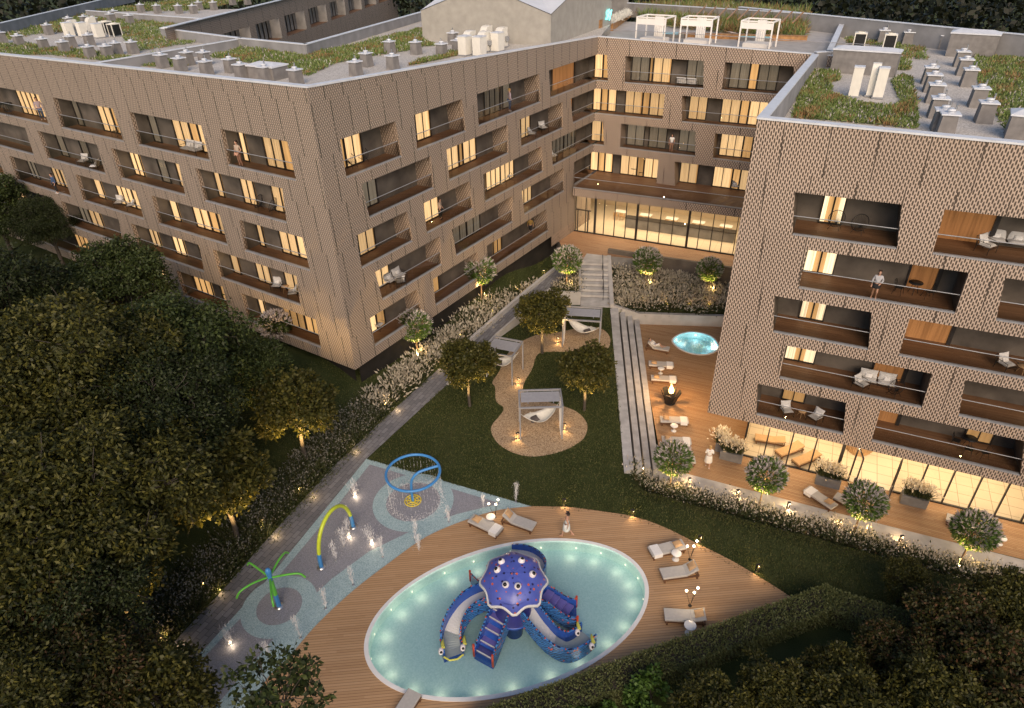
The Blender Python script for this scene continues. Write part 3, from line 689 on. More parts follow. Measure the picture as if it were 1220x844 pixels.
mb.quad(sp_(0, 0, 2.25), fp('C', UMAX_C, 0, 2.25), fp('C', UMAX_C, -24, 2.25), sp_(SL, 0, 2.25), 1)
mb.build('end_facade', ['facade_cladding', 'soffit'], right, LC)
mb = MB(); coping_run(mb, [fp('C', uC0, 0, 21.93), fp('C', UMAX_C, 0, topC(UMAX_C))], [nC], .5, .1, Z_ROOFC)
coping_run(mb, [sp_(SL, 0, 21.0), sp_(0, 0, 21.93)], [(sn.x, sn.y)], .5, .1, Z_ROOFC)
farC = [at(965, 17, 21.9), at(1220, 42, 21.9)]; fd = (farC[1] - farC[0]).normalized(); farC = [farC[0] - fd * 10, farC[0] + fd * 60]
wallrun(mb, farC, Z_ROOFC, 21.9, .45, 1, 0)
w0 = at(1003, 29, Z_ROOFC + 1.2); w1 = at(988, 62, Z_ROOFC + 1.2); wallrun(mb, [w0, w1, sp_(SL, .2, 0)], Z_ROOFC, Z_ROOFC + 1.2, .4, 1, 0)
mb.build('parapet', ['coping', 'parapet_inner'], right, LC)
mb = MB(); mb.poly([(p.x, p.y, Z_ROOFC) for p in (sp_(0, 0, 0), fp('C', UMAX_C, 0, 0), farC[1], farC[0] + fd * 2, sp_(SL + 14, -2, 0), sp_(SL, 0, 0))], 0)
mb.build('roof', ['roof_gravel'], right, LC)
# spa on the ground floor
s0_, s1_ = at(883.6, 542.6, Z_DECK), at(1215.4, 623.3, Z_DECK); sg = (s1_ - s0_).normalized(); sgn = Vector((sg.y, -sg.x, 0)); SG = (s1_ - s0_).length + 9
def spa(s_, w, z): p = s0_ + sg * s_ - sgn * w; return Vector((p.x, p.y, z))
mb = MB(); DS = 8.5; zc = 2.24
mb.quad(spa(0, 0, Z_DECK + .03), spa(SG, 0, Z_DECK + .03), spa(SG, DS, Z_DECK + .03), spa(0, DS, Z_DECK + .03), 0)
mb.quad(spa(0, DS, Z_DECK), spa(SG, DS, Z_DECK), spa(SG, DS, zc), spa(0, DS, zc), 1)
mb.quad(spa(0, 0.0, zc), spa(0, DS, zc), spa(SG, DS, zc), spa(SG, 0, zc), 2)
mb.quad(spa(0, 2.2, Z_DECK), spa(0, DS, Z_DECK), spa(0, DS, zc), spa(0, 2.2, zc), 1)
spa_o = mb.build('spa_room', ['spa_tiles', 'room_wall', 'render_white'], right, LC)
mb = MB()
for i in range(26):                                                    # curved slatted timber wall
    w = i / 25; mb.box(spa(6.1 + 2.6 * w, 4.4 - 1.5 * math.sin(w * 3.1), .65), (.1, .07, 3.0), 0, math.atan2(sg.y, sg.x) + .3)
mb.build('slatted_screen', ['light_wood'], spa_o, LC)
mb = MB(); sa = math.atan2(sg.y, sg.x)
ms = [0.0] + [(at(px, py, Z_DECK) - s0_).dot(sg) for px, py in [(908.5, 548), (935.8, 555), (963, 561.3), (994, 570), (1009.8, 573.7), (1060.4, 586), (1090, 593), (1121, 600), (1152, 607), (1183.4, 614), (1215, 622.6)]]
ms += [ms[-1] + 2, ms[-1] + 4, ms[-1] + 6]
for i, m in enumerate(ms): mb.box(spa(m, 0, (Z_DECK + zc) / 2), (.2 if i in (4,) else .085, .12, zc - Z_DECK), 0, sa)
dl, dr = ms[5], ms[6]
for a, b in ((0, dl), (dr, SG)):
    mb.box(spa((a + b) / 2, 0, Z_DECK + .06), (b - a, .12, .1), 0, sa); mb.quad(spa(a, .01, Z_DECK), spa(b, .01, Z_DECK), spa(b, .01, zc), spa(a, .01, zc), 1)
mb.box(spa(SG / 2, 0, zc - .05), (SG, .14, .1), 0, sa)
for m in (0, 2.2): mb.box(spa(0, m, (Z_DECK + zc) / 2), (.12, .12, zc - Z_DECK), 0, sa)
mb.quad(spa(0, 0, Z_DECK), spa(0, 2.2, Z_DECK), spa(0, 2.2, zc), spa(0, 0, zc), 1)
mb.build('glass_front', ['dark_frame', 'clear_glass'], spa_o, LC)
for hinge, ang in ((dl, -R_(78)), (dr, -R_(100))):                        # two leaves standing open
    mb = MB(); h = spa(hinge, 0, 0); dv = Vector((math.cos(sa + ang), math.sin(sa + ang), 0)); W_ = 1.25
    def dp(s_, z): return Vector((h.x + dv.x * s_, h.y + dv.y * s_, z))
    for a in (.04, W_): mb.box(dp(a, .65), (.09, .07, 3.0), 0, sa + ang)
    for z in (Z_DECK + .1, 2.12): mb.box(dp(W_ / 2, z), (W_, .07, .1), 0, sa + ang)
    mb.quad(dp(0, Z_DECK + .1), dp(W_, Z_DECK + .1), dp(W_, 2.1), dp(0, 2.1), 1); mb.box(dp(W_ - .12, .25) + Vector((0, 0, 0)), (.05, .18, .4), 2, sa + ang)
    mb.build('open_door', ['dark_frame', 'clear_glass', 'steel'], spa_o, LC)
mb = MB()
for i in range(7): mb.box(spa(1.5 + i * 2.6, 3.2, zc - .03), (1.2, 1.2, .05), 0, sa)
mb.build('ceiling_lamp', ['ceiling_glow'], spa_o, LC)
def area(name, loc, e, sx, sy, rz, parent=None, color=(1, .76, .48)):
    d = bpy.data.lights.new(name, 'AREA'); d.shape = 'RECTANGLE'; d.size = sx; d.size_y = sy; d.energy = e; d.color = color
    o = bpy.data.objects.new(name, d); COL.objects.link(o); o.location = loc; o.rotation_euler = (0, 0, rz); return o
area('lobby_ceiling_light', lob(9.5, 3.0, 6.9), 620, 18, 5, ga); area('spa_ceiling_light', spa(9, 3.0, zc - .12), 330, 17, 5, sa)

dl_ = MB(); k = 0  # downlights added under the overhang to brighten the terrace
for s_ in list(np.arange(1.5, 22, 2.6)) + [-1.6]:
    for w_ in ((-.0,) if s_ > 0 else (0, 3, 6.5, 10)):
        p = spa(s_, -.16 if s_ > 0 else w_, 2.235); MB().lathe([(.001, -.02), (.07, -.02), (.08, 0)], p, 12).build('added_soffit_lamp', ['ceiling_glow'], right, LC); point('soffit', (p.x, p.y, 2.1), 60, (1, .68, .36), .08)
# ---------------------------------------------------------------- the ground
def struct(o, name=None): o['kind'] = 'structure'; return o
def smooth(a, b, x):
    t = np.clip((x - a) / (b - a), 0, 1); return t * t * (3 - 2 * t)
def catmull(pts, n=6, closed=True):
    out = []; k = len(pts); pts = [Vector(p) for p in pts]
    rng = range(k) if closed else range(k - 1)
    for i in rng:
        p0, p1, p2, p3 = (pts[(i - 1) % k], pts[i], pts[(i + 1) % k], pts[(i + 2) % k]) if closed else (pts[max(i - 1, 0)], pts[i], pts[i + 1], pts[min(i + 2, k - 1)])
        for j in range(n):
            t = j / n
            out.append(.5 * ((2 * p1) + (-p0 + p2) * t + (2 * p0 - 5 * p1 + 4 * p2 - p3) * t * t + (-p0 + 3 * p1 - 3 * p2 + p3) * t ** 3))
    if not closed: out.append(pts[-1])
    return out
L1 = Z_LAWN
path_l = [(538.2, 425), (463, 493.9), (397.4, 555.6), (358, 599), (310, 651.6), (272.5, 695.3), (181.7, 792.6), (120, 858)]
path_r = [(533, 458.2), (436.7, 546.7), (326.6, 681.5), (223.6, 795.2), (165, 862)]
# ramp: left kerb line (z rises) and right wall line
rampL = [at(538.2, 425, 1.25), at(560, 405.2, 1.5), at(616.3, 356.3, 2.1), at(640, 336.7, 2.45), at(667.6, 315.4, 2.75)]
rampR = [at(533, 458.2, 1.05), at(560, 430, 1.2), at(590.4, 398.5, 1.5), at(613.3, 378.5, 1.85), at(655, 343.6, 2.3)]
strip_o = [at(743.7, 565, Z_DECK + .1), at(790, 577, Z_DECK), at(840, 590, Z_DECK), at(1030, 641, Z_DECK), at(1225, 693, Z_DECK)]
strip_d = (strip_o[3] - strip_o[1]).normalized(); strip_n = Vector((strip_d.y, -strip_d.x, 0))   # towards the lawn
stepL = [at(727.1, 369.2, L1), at(743.7, 563.7, L1)]; stepR = [at(760.2, 380.1, Z_DECK + .05), at(784.4, 562, Z_DECK + .05)]
pathdir = (at(272.5, 695.3, 1) - at(463, 493.9, 1)).normalized(); pl0 = at(463, 493.9, 1); pathn = Vector((pathdir.y, -pathdir.x, 0))
if pathn.x > 0: pathn = -pathn                                          # towards the trees on the left
POOL_PITS = [((-.315, 22.36), 8.0, 4.9, R_(17.9))]
def lawn_z(X, Y):
    z = np.full(X.shape, L1)
    dpath = (X - pl0.x) * pathn.x + (Y - pl0.y) * pathn.y               # distance left of the path
    u = (X - P_AB.x) * .5478 + (Y - P_AB.y) * .8366                     # along the B facade from its corner
    rise = smooth(.3, 8.0, dpath) * 1.9
    # beside the ramp the garden follows the ramp
    up = smooth(2.0, 24.0, u) * 1.55 * smooth(-.9, .5, dpath)
    z = z + np.maximum(rise, up)
    z = np.minimum(z, 3.0)
    ds = (X - strip_o[1].x) * strip_n.x + (Y - strip_o[1].y) * strip_n.y
    ex = (X - stepL[1].x) - (Y - stepL[1].y) * ((stepL[0].x - stepL[1].x) / (stepL[0].y - stepL[1].y))
    fall = 1 - (1 - smooth(0.1, 4.2, ds)) * smooth(-.2, 1.6, ex)
    z = np.where((ex > -.2) & (ds < 4.3) & (ds > -.3), Z_DECK - .05 + (L1 - Z_DECK + .05) * fall, z)
    # below the terrace, the right wing and the rear court
    ex = (X - stepL[1].x) - (Y - stepL[1].y) * ((stepL[0].x - stepL[1].x) / (stepL[0].y - stepL[1].y))
    z = np.where((ex > .25) & (ds < .15), -1.6, z)
    for c_, a_, b_, rot_ in POOL_PITS:
        xx = (X - c_[0]) * math.cos(rot_) + (Y - c_[1]) * math.sin(rot_); yy = -(X - c_[0]) * math.sin(rot_) + (Y - c_[1]) * math.cos(rot_)
        z = np.where((xx / a_) ** 2 + (yy / b_) ** 2 < 1, -1.0, z)
    z = np.where((Y > 56.2) & (dpath < -1.2) & (X > -1), np.minimum(z, .3), z)
    return z
gx = np.concatenate([np.arange(-160, -46, 6.), np.arange(-46, 40, .45), np.arange(40, 170, 6.)]); gy = np.concatenate([np.arange(-30, 6, 3.), np.arange(6, 76, .45), np.arange(76, 300, 8.)])
GX, GY = np.meshgrid(gx, gy); GZ = lawn_z(GX, GY)
nx, ny = len(gx), len(gy); idx = np.arange(nx * ny).reshape(ny, nx)
Fq = np.stack([idx[:-1, :-1].ravel(), idx[:-1, 1:].ravel(), idx[1:, 1:].ravel(), idx[1:, :-1].ravel()], 1)
lawn = npmesh('lawn', np.stack([GX.ravel(), GY.ravel(), GZ.ravel()], 1), Fq, ['lawn_grass']); struct(lawn)
mb = MB(); mb.quad((-600, -600, -2), (600, -600, -2), (600, 900, -2), (-600, 900, -2)); struct(mb.build('ground', ['lawn_grass']))
def gz(x, y): return float(lawn_z(np.array([x]), np.array([y]))[0])

def sheet(name, pts, z, mat, th=None, side=None):
    mb = MB(); pts = [(p[0], p[1]) for p in pts]
    if th: mb.prism(pts, z - th, z, 0, 1 if side else 0)
    else:
        a = sum(pts[i][0] * pts[(i + 1) % len(pts)][1] - pts[(i + 1) % len(pts)][0] * pts[i][1] for i in range(len(pts)))
        if a < 0: pts = pts[::-1]
        mb.poly([(x, y, z) for x, y in pts])
    return struct(mb.build(name, [mat, side] if side else [mat]))
# footpath: flat part and ramp
PL_ = ats(path_l, L1 + .03); PR_ = ats(path_r, L1 + .03)
mb = MB(); lft = [Vector((*p.xy, L1 + .03)) for p in PL_[1:]]; rgt = [Vector((*p.xy, L1 + .03)) for p in PR_[1:]]
mb.poly([PL_[0].xy.to_3d() + Vector((0, 0, L1 + .03))] + lft + rgt[::-1] + [PR_[0].xy.to_3d() + Vector((0, 0, L1 + .03))])
rl = [Vector((*p.xy, z)) for p, z in zip(rampL, (1.04, 1.15, 1.75, 2.2, 2.66))]; rr = [Vector((*p.xy, z)) for p, z in zip(rampR, (1.04, 1.15, 1.6, 1.95, 2.4))]
top_end = [Vector((*(rl[-1] + (rl[-1] - rl[-2]) * .35).xy, 2.7)), Vector((*at(690, 318, 2.7).xy, 2.7))]
for i in range(len(rl) - 1): mb.quad(rl[i], rr[i], rr[i + 1], rl[i + 1])
mb.quad(rl[-1], rr[-1], top_end[1], top_end[0])
struct(mb.build('footpath', ['path_pavers']))
# kerb wall along the garden side of the path, wall on the lawn side of the ramp
mb = MB(); wallrun(mb, rampL, 0.6, [p.z + .12 for p in rampL], .22, 0, 0, .02); tag(mb.build('garden_wall', ['light_concrete'], None, rampL[0]), 'low pale concrete kerb wall between the ramp and the flower bed', 'wall')
mb = MB(); wallrun(mb, rampR, 0.6, [p.z + .02 for p in rampR], .2, 0, 0, .02); tag(mb.build('ramp_wall', ['light_concrete'], None, rampR[0]), 'pale concrete wall holding up the ramp above the lawn', 'wall')
# lobby terrace, dark wall in front of it, stairs, planters
lobz = Z_LOB
tb = [gl0 + gn * .0 - gd * 2.5, gl0 + gd * GL, Vector((24.5, 57, 0)), at(870, 319, lobz), at(724.5, 305.3, lobz), at(702, 302.5, lobz), at(690, 318, lobz), top_end[0]]
sheet('lobby_terrace', tb, lobz, 'lobby_wood', 4.2, 'mid_concrete')
dw = [at(724.8, 296.6, 3.15), at(870, 318.3, 3.15)]; dd = (dw[1] - dw[0]).normalized(); dw[1] = dw[0] + dd * 15
mb = MB(); wallrun(mb, dw, -1.2, 3.1, .28, 0, 0, .05); tag(mb.build('terrace_wall', ['dark_concrete'], None, dw[0]), 'dark concrete wall between the lobby terrace and the white flower bed', 'wall')
st = [at(691.7, 313.5, lobz), at(724.7, 314.5, lobz)]; sb = [at(691.7, 357.5, L1 + .1), at(726.2, 359, L1 + .1)]
mb = MB(); NS = 7
tl_, tr_ = at(699, 302.2, lobz), at(724.6, 305.2, lobz)
mb.prism([tl_, tr_, st[1], st[0]], .4, lobz + .004, 0)
for i in range(NS):
    z = lobz - (lobz - L1 - .06) * (i + 1) / NS; q0, q1 = i / NS, (i + 1) / NS
    a, b, c, d = st[0].lerp(sb[0], q0), st[1].lerp(sb[1], q0), st[1].lerp(sb[1], q1), st[0].lerp(sb[0], q1)
    mb.prism([a, b, c, d], .4, z, 0)
    mb.prism([a + (d - a) * .0, b, b.lerp(c, .14), a.lerp(d, .14)], z, z + .012, 1)
land = [sb[0], sb[1], at(726.5, 366, L1 + .06), at(691.7, 364.5, L1 + .06)]; mb.prism(land, .4, L1 + .06, 0)
tag(mb.build('outdoor_stairs', ['step_stone', 'mid_concrete'], None, (*sb[0].xy, L1)), 'pale stone stair climbing from the lawn up to the lobby terrace', 'stairs')
cr = [at(725.6, 304.5, lobz + .05), at(729, 362, L1 + .12)]; mb = MB()
cw = [Vector((*at(725.6, 304.5, lobz + .1).xy, 0)), Vector((*at(728.9, 362.3, 1.35).xy, 0)), Vector((*at(760.2, 373.2, .2).xy, 0)), Vector((*at(900, 377.5, .2).xy, 0))]
wallrun(mb, cw, -1.4, [lobz + .1, 1.35, .2, .2], .3, 0, 0, .03); tag(mb.build('planter_wall', ['light_concrete'], None, (*cw[2].xy, 0)), 'pale concrete wall stepping down from the stair to the terrace, in front of the white flower bed', 'wall')
mb = MB(); hr = [at(717.3, 304 + i * 1.0, lobz + .9) for i in (0, 1)]
pw = [Vector((*at(655, 343.6, 2.35).xy, 0)), Vector((*at(661.8, 347.2, 2.35).xy, 0)), Vector((*at(691, 347.6, 2.35).xy, 0)), Vector((*at(690.6, 314.8, 2.9).xy, 0))]
mb = MB(); wallrun(mb, pw, .5, [2.35, 2.35, 2.35, 2.9], .16, 0, 0, .02)
pl_in = [p for p in pw]; mb.poly([(p.x, p.y, 2.15) for p in (pw[0], pw[1], pw[2], pw[3])], 1)
tag(mb.build('planter', ['light_concrete', 'lawn_grass'], None, (*pw[1].xy, 1)), 'pale concrete raised planter left of the stone stair', 'planter')
hb = MB()
for i in range(4): 
    p = st[1].lerp(sb[1], .15 + i * .27); q = p + (st[0] - st[1]) * .22; z = lobz - (lobz - L1) * (.15 + i * .27)
    hb.tube([(q.x, q.y, z - .1), (q.x, q.y, z + .95)], .025, 6)
a, b = [p + (st[0] - st[1]) * .22 for p in (st[1], sb[1])]
hb.tube([(a.x, a.y, lobz + .95), (b.x, b.y, L1 + 1.0)], .03, 6); tag(hb.build('handrail', ['black_metal'], None, (*a.xy, L1)), 'thin dark handrail on the stone stair', 'handrail')
# bed between the walls, terrace deck, seat steps, concrete strip
bedR = [cw[0] + Vector((.1, 0, 0)), cw[1], cw[2], cw[3] + Vector((4, -2, 0)), dw[1], dw[0]]
mb = MB(); ring = [(cw[1], 1.05), (cw[2], .0), (cw[3], .0), (dw[1], 1.2), (dw[0], 1.2), (cw[0], 1.2)]
mb.poly([(p.x, p.y, z) for p, z in ring]); struct(mb.build('planting_bed', ['lawn_grass']))
def on_line(a, b, s): return a.lerp(b, s)
dk = [stepR[0], cw[2] + Vector((0, .2, 0)), cw[3] + Vector((0, .2, 0)), cw[3] + Vector((16, -3, 0)), spa(SG, -.02, 0) + Vector((0, 6, 0)), spa(SG, 6, 0), at(1225, 668, Z_DECK), at(1030, 620.2, Z_DECK), at(840, 571.4, Z_DECK), at(789, 557.5, Z_DECK)]

so = strip_o; si = [at(786, 556.6, Z_DECK), at(840, 571.2, Z_DECK), at(1030, 620, Z_DECK), at(1225, 667.8, Z_DECK)]
sheet('terrace_edge', [so[0], so[1], so[3], so[4] + strip_d * 8, si[3] + strip_d * 8, si[2], si[0]], Z_DECK + .02, 'step_stone', .5)
mb = MB(); nst = 4
for i in range(nst):
    z = L1 + .02 - (L1 - Z_DECK) * i / nst
    a, b = stepL[0].lerp(stepR[0], i / nst), stepL[1].lerp(stepR[1], i / nst); c, d = stepL[1].lerp(stepR[1], (i + 1) / nst), stepL[0].lerp(stepR[0], (i + 1) / nst)
    up_ = (stepL[0] - stepL[1]).normalized() * .15
    gq = .34 if i else 0  # open gap added so a dark shade line shows beside each riser
    mb.prism([(a + up_).lerp(d + up_, gq), b.lerp(c, gq), c, d + up_], -1.5, z, 0)
tag(mb.build('seat_steps', ['step_stone'], None, (*stepR[1].xy, Z_DECK)), 'long pale stone seat steps between the lawn and the timber terrace', 'steps')
# gravel beds on the lawn
grav = [(600, 487), (591, 478), (590, 462), (586.5, 455.5), (594.5, 443), (603, 424), (618, 409), (640, 399), (660, 397), (690, 391), (712, 390.5), (724.5, 398), (727, 410), (718, 423), (702, 426), (680, 420), (655, 419.5), (643, 421), (638, 427), (634, 440), (624, 458), (627, 470), (660, 481), (684, 489), (697.5, 501), (699.5, 513), (693, 525), (672, 537), (640, 544), (615, 541), (595, 530), (585.5, 516), (586.5, 506), (594, 497)]
sheet('gravel_bed', catmull(ats(grav, L1 + .02), 4), L1 + .02, 'gravel_beige')
# pool deck
arc = [(301, 862), (315, 815), (345.7, 782.5), (376.2, 746.9), (419.4, 706.2), (465.2, 670.7), (508.9, 640.2), (558, 619.5), (596, 608.5), (636, 604.2)]
dke = [(676.4, 605), (722, 611), (758, 617.4), (793, 630), (828.7, 647.8), (869.4, 668), (910, 692), (944.6, 714)]
_ea = R_(17.9); pool_o = [Vector((-.315 + 7.56 * math.cos(a) * math.cos(_ea) - 4.405 * math.sin(a) * math.sin(_ea), 22.36 + 7.56 * math.cos(a) * math.sin(_ea) + 4.405 * math.sin(a) * math.cos(_ea), L1 + .08)) for a in np.linspace(0, 2 * math.pi, 101)[:-1]]; pc = sum((Vector(p) for p in pool_o), Vector()) / len(pool_o)
def inset(ps, c, d): return [p + (c - p).normalized() * d for p in ps]
def smo(p, s=6): return [Vector((a.x, a.y, 0)) for a in catmull(p, s, False)]
deck_out = smo(ats(arc, L1)) + smo(ats(dke, L1)) + [Vector((*at(910, 740, L1).xy, 0)), Vector((*at(803, 780, L1).xy, 0)), Vector((*at(605, 850, L1).xy, 0)), Vector((*at(560, 900, L1).xy, 0)), Vector((*at(330, 900, L1).xy, 0))]
# deck with the pool cut out: bridge the outline to the hole
def holed(mb, outer, hole, z):
    from mathutils.geometry import tessellate_polygon
    o = [Vector((p[0], p[1], 0)) for p in outer]; h = [Vector((p[0], p[1], 0)) for p in hole]; al = o + h
    tr = []
    for t in tessellate_polygon([o, h]):
        a, b, c = (al[i] for i in t); tr.append(list(t) if (b - a).cross(c - a).z > 0 else list(t)[::-1])
    mb.add([(p.x, p.y, z) for p in al], tr)
rim_in = inset(pool_o, pc, .22)
bm_ = MB(); dz = L1 + .07
holed(bm_, deck_out, inset(pool_o, pc, .1), dz); struct(bm_.build('pool_deck', ['pool_deck_wood']))
# splash pad: teal border, grey field, teal rings
pad = [(436.7, 546.7), (326.6, 681.5), (223.6, 795.2), (160, 868), (290, 880)] + arc[1:] + [(636.7, 603.8)]
pz = L1 + .025
sheet('splash_pad', [*ats(pad[:4], pz), *ats(pad[4:5], pz), *smo(ats(arc[1:], pz))], pz, 'rubber_teal')
fld = [(440.5, 553.5), (388, 620), (325, 695), (263, 762), (232, 795), (185, 850), (250, 850), (320, 768), (352, 730), (395, 690), (440, 657), (500, 628), (545, 612.5), (597, 600)]
sheet('splash_field', ats(fld[:9], pz + .004) + ats(fld[9:], pz + .004), pz + .004, 'rubber_grey')
def disc(name, c, r0, r1, z, mat, n=48):
    mb = MB()
    for i in range(n):
        a, b = 2 * math.pi * i / n, 2 * math.pi * (i + 1) / n
        if r0 > 0: mb.quad((c.x + r0 * math.cos(a), c.y + r0 * math.sin(a), z), (c.x + r1 * math.cos(a), c.y + r1 * math.sin(a), z), (c.x + r1 * math.cos(b), c.y + r1 * math.sin(b), z), (c.x + r0 * math.cos(b), c.y + r0 * math.sin(b), z))
        else: mb.add([(c.x, c.y, z), (c.x + r1 * math.cos(a), c.y + r1 * math.sin(a), z), (c.x + r1 * math.cos(b), c.y + r1 * math.sin(b), z)], [[0, 1, 2]])
    return struct(mb.build(name, [mat]))
cR = at(492.5, 598, L1); rR = (at(540, 600, L1) - cR).length
disc('splash_ring', cR, rR * .67, rR, pz + .008, 'rubber_teal'); disc('splash_field', cR, 0, rR * .67, pz + .008, 'rubber_grey')
cW = at(333, 722.5, L1); rW = (at(377, 722, L1) - cW).length
disc('splash_ring', cW, rW * .6, rW, pz + .008, 'rubber_teal'); disc('splash_field', cW, 0, rW * .6, pz + .008, 'rubber_grey')

# the oval pool: shell, mosaic floor, water, rim, lights
tm = NT('pool_mosaic'); vv = tm.n('ShaderNodeTexVoronoi'); vv.inputs['Scale'].default_value = 14; tm.l(tm.obj(), vv.inputs['Vector'])
w_ = tm.n('ShaderNodeTexWhiteNoise'); tm.l(vv.outputs['Position'], w_.inputs[0])
tm.base(tm.ramp(w_.outputs[0], [(.1, (.53, .80, .80)), (.6, (.59, .85, .85)), (1, (.65, .89, .89))]), .4)
speckle('spa_mosaic', (.30, .60, .64), (.36, .66, .70), (.42, .72, .75), 12, .4, 0)
def water(name, tint, scale, st, refl=.75):
    t = glass(name, tint, refl, .03, 1.33); nz = t.noise(t.obj(), scale, 3); b = t.n('ShaderNodeBump'); b.inputs['Strength'].default_value = st; b.inputs['Distance'].default_value = .08
    t.l(nz, b.inputs['Height']); t.l(b.outputs[0], t.gl.inputs['Normal']); return t
water('pool_water', (.93, .99, .985), 2.2, .35); water('spa_water', (.86, .97, .985), 3, .06, .4)
noisy('pool_rim', (.80, .80, .79), .05, 2, .5)
WZ = L1 - .02
def basin(name, out, inn_, zt_, depth, floor, rimmat, parent):
    mb = MB(); n = len(out)
    zr = zt_
    for i in range(n):
        j = (i + 1) % n; a, b, c, d = out[i], out[j], inn_[j], inn_[i]
        mb.quad((a.x, a.y, zr), (b.x, b.y, zr), (c.x, c.y, zr), (d.x, d.y, zr), 0); mb.quad((a.x, a.y, zr - .2), (b.x, b.y, zr - .2), (b.x, b.y, zr), (a.x, a.y, zr), 0)
        mb.quad((d.x, d.y, zr), (c.x, c.y, zr), (c.x, c.y, zr - depth), (d.x, d.y, zr - depth), 1)
    mb.poly([(p.x, p.y, zr - depth) for p in inn_], 1)
    return mb.build(name, [rimmat, floor], parent)
pool = basin('swimming_pool', pool_o, rim_in, L1 + .11, .8, 'pool_mosaic', 'pool_rim', None); tag(pool, 'oval turquoise paddling pool with a white rim around the octopus slide', 'pool')
mb = MB(); mb.poly([(p.x, p.y, WZ) for p in rim_in]); struct(mb.build('water', ['pool_water']))
NL = 22
for k in range(NL):
    i = int(len(rim_in) * k / NL); p = rim_in[i]; d = (pc - p).normalized()
    mb = MB(); c = p + d * .05; T = Matrix.Translation((c.x, c.y, .62)) @ d.to_track_quat('Z', 'Y').to_matrix().to_4x4()
    mb.lathe([(.001, .02), (.05, .02), (.06, 0)], (0, 0, 0), 12, 0, T); mb.build('pool_light', ['white_glow'], pool)
    q = p + d * .6; point('pool', (q.x, q.y, .62), 3.3, (1, .78, .52), .34)
sp_px = [(800, 405.5), (806, 399.5), (816, 396), (826, 395.2), (838, 397), (850, 402), (856.5, 410), (857.5, 415), (852, 420), (842, 423), (828, 422.6), (815, 419), (805, 413)]
spo = catmull(ats(sp_px, Z_DECK + .03), 4); spc = sum((Vector(p) for p in spo), Vector()) / len(spo); spi = inset(spo, spc, .14)
mb = MB(); holed(mb, [stepR[0] + Vector((-.1, .6, 0))] + dk[1:], inset(spo, spc, .07), Z_DECK); struct(mb.build('timber_terrace', ['deck_wood']))
hot = basin('hot_tub', spo, spi, Z_DECK + .04, .62, 'spa_mosaic', 'pool_rim', None); tag(hot, 'small oval steaming spa pool sunk into the timber terrace', 'pool')
mb = MB(); mb.poly([(p.x, p.y, Z_DECK - .03) for p in spi]); struct(mb.build('water', ['spa_water']))
for k in range(5):
    p = spi[int(len(spi) * (k + .3) / 5)]; d = (spc - p).normalized(); c = p + d * .05
    mb = MB(); T = Matrix.Translation((c.x, c.y, -1.12)) @ d.to_track_quat('Z', 'Y').to_matrix().to_4x4(); mb.lathe([(.001, .03), (.09, .03), (.11, 0)], (0, 0, 0), 12, 0, T); mb.build('pool_light', ['white_glow'], hot)
    q = p + d * .55; point('spa', (q.x, q.y, -1.12), 11, (.9, .97, 1), .25)
# ---------------------------------------------------------------- vegetation
leafmat('leaf_dark', [(.011, .017, .005), (.024, .034, .010), (.044, .058, .017)])
leafmat('leaf_olive', [(.020, .024, .005), (.054, .056, .011), (.11, .102, .021)])
leafmat('leaf_mid', [(.018, .028, .007), (.038, .056, .015), (.068, .088, .024)])
leafmat('leaf_round', [(.030, .036, .008), (.066, .066, .014), (.115, .105, .024)], .55, .3)
leafmat('leaf_rust', [(.016, .022, .005), (.034, .040, .009), (.054, .054, .013), (.060, .050, .015), (.12, .06, .03)])
leafmat('leaf_bright', [(.03, .06, .012), (.06, .12, .02), (.09, .16, .03)])
leafmat('leaf_hedge', [(.075, .090, .032), (.12, .14, .052), (.165, .18, .074)])
leafmat('topiary_leaf', [(.05, .10, .018), (.09, .16, .03), (.15, .21, .05)])
leafmat('blossom_pink', [(.46, .40, .40), (.60, .54, .53), (.70, .65, .62)], .7, .3)
leafmat('plume_white', [(.40, .36, .28), (.55, .50, .40), (.67, .61, .50)], .8, .3)
leafmat('plume_dim', [(.17, .17, .14), (.24, .235, .20), (.32, .31, .27)], .8, .3)
leafmat('plume_cream', [(.55, .47, .33), (.68, .60, .45), (.76, .70, .57)], .8, .3)
leafmat('bed_green', [(.03, .045, .016), (.06, .075, .028), (.10, .10, .045)])
leafmat('sedum_green', [(.08, .125, .028), (.13, .19, .048), (.19, .25, .075), (.27, .29, .13)], .7)
leafmat('sedum_red', [(.25, .14, .06), (.29, .18, .08), (.28, .22, .10), (.22, .22, .085)], .7)
leafmat('dry_grass', [(.13, .09, .045), (.21, .15, .075), (.13, .14, .05), (.26, .15, .07)], .7)
noisy('bark', (.065, .055, .046), .3, 6, .85); noisy('bark_dark', (.045, .036, .03), .3, 6, .85); noisy('bark_warm', (.30, .20, .12), .25, 6, .8)

def unit(v): return v / np.maximum(1e-6, np.linalg.norm(v, axis=1, keepdims=True))
def leaves(P, D, L, W, rng, kite=.45):
    D = unit(D); S = unit(np.cross(D, rng.normal(size=D.shape))); L = np.broadcast_to(np.asarray(L, float).reshape(-1, 1), (len(P), 1)); W = np.broadcast_to(np.asarray(W, float).reshape(-1, 1), (len(P), 1))
    V = np.stack([P, P + D * L * kite + S * W, P + D * L, P + D * L * kite - S * W], 1).reshape(-1, 3)
    F = np.arange(len(P) * 4).reshape(-1, 4); return V, F
def cat(*vf):
    Vs, Fs, Ms, b = [], [], [], 0
    for V, F, m in vf: Vs.append(V); Fs.append(F + b); Ms.append(np.full(len(F), m)); b += len(V)
    return np.concatenate(Vs), np.concatenate(Fs), np.concatenate(Ms)

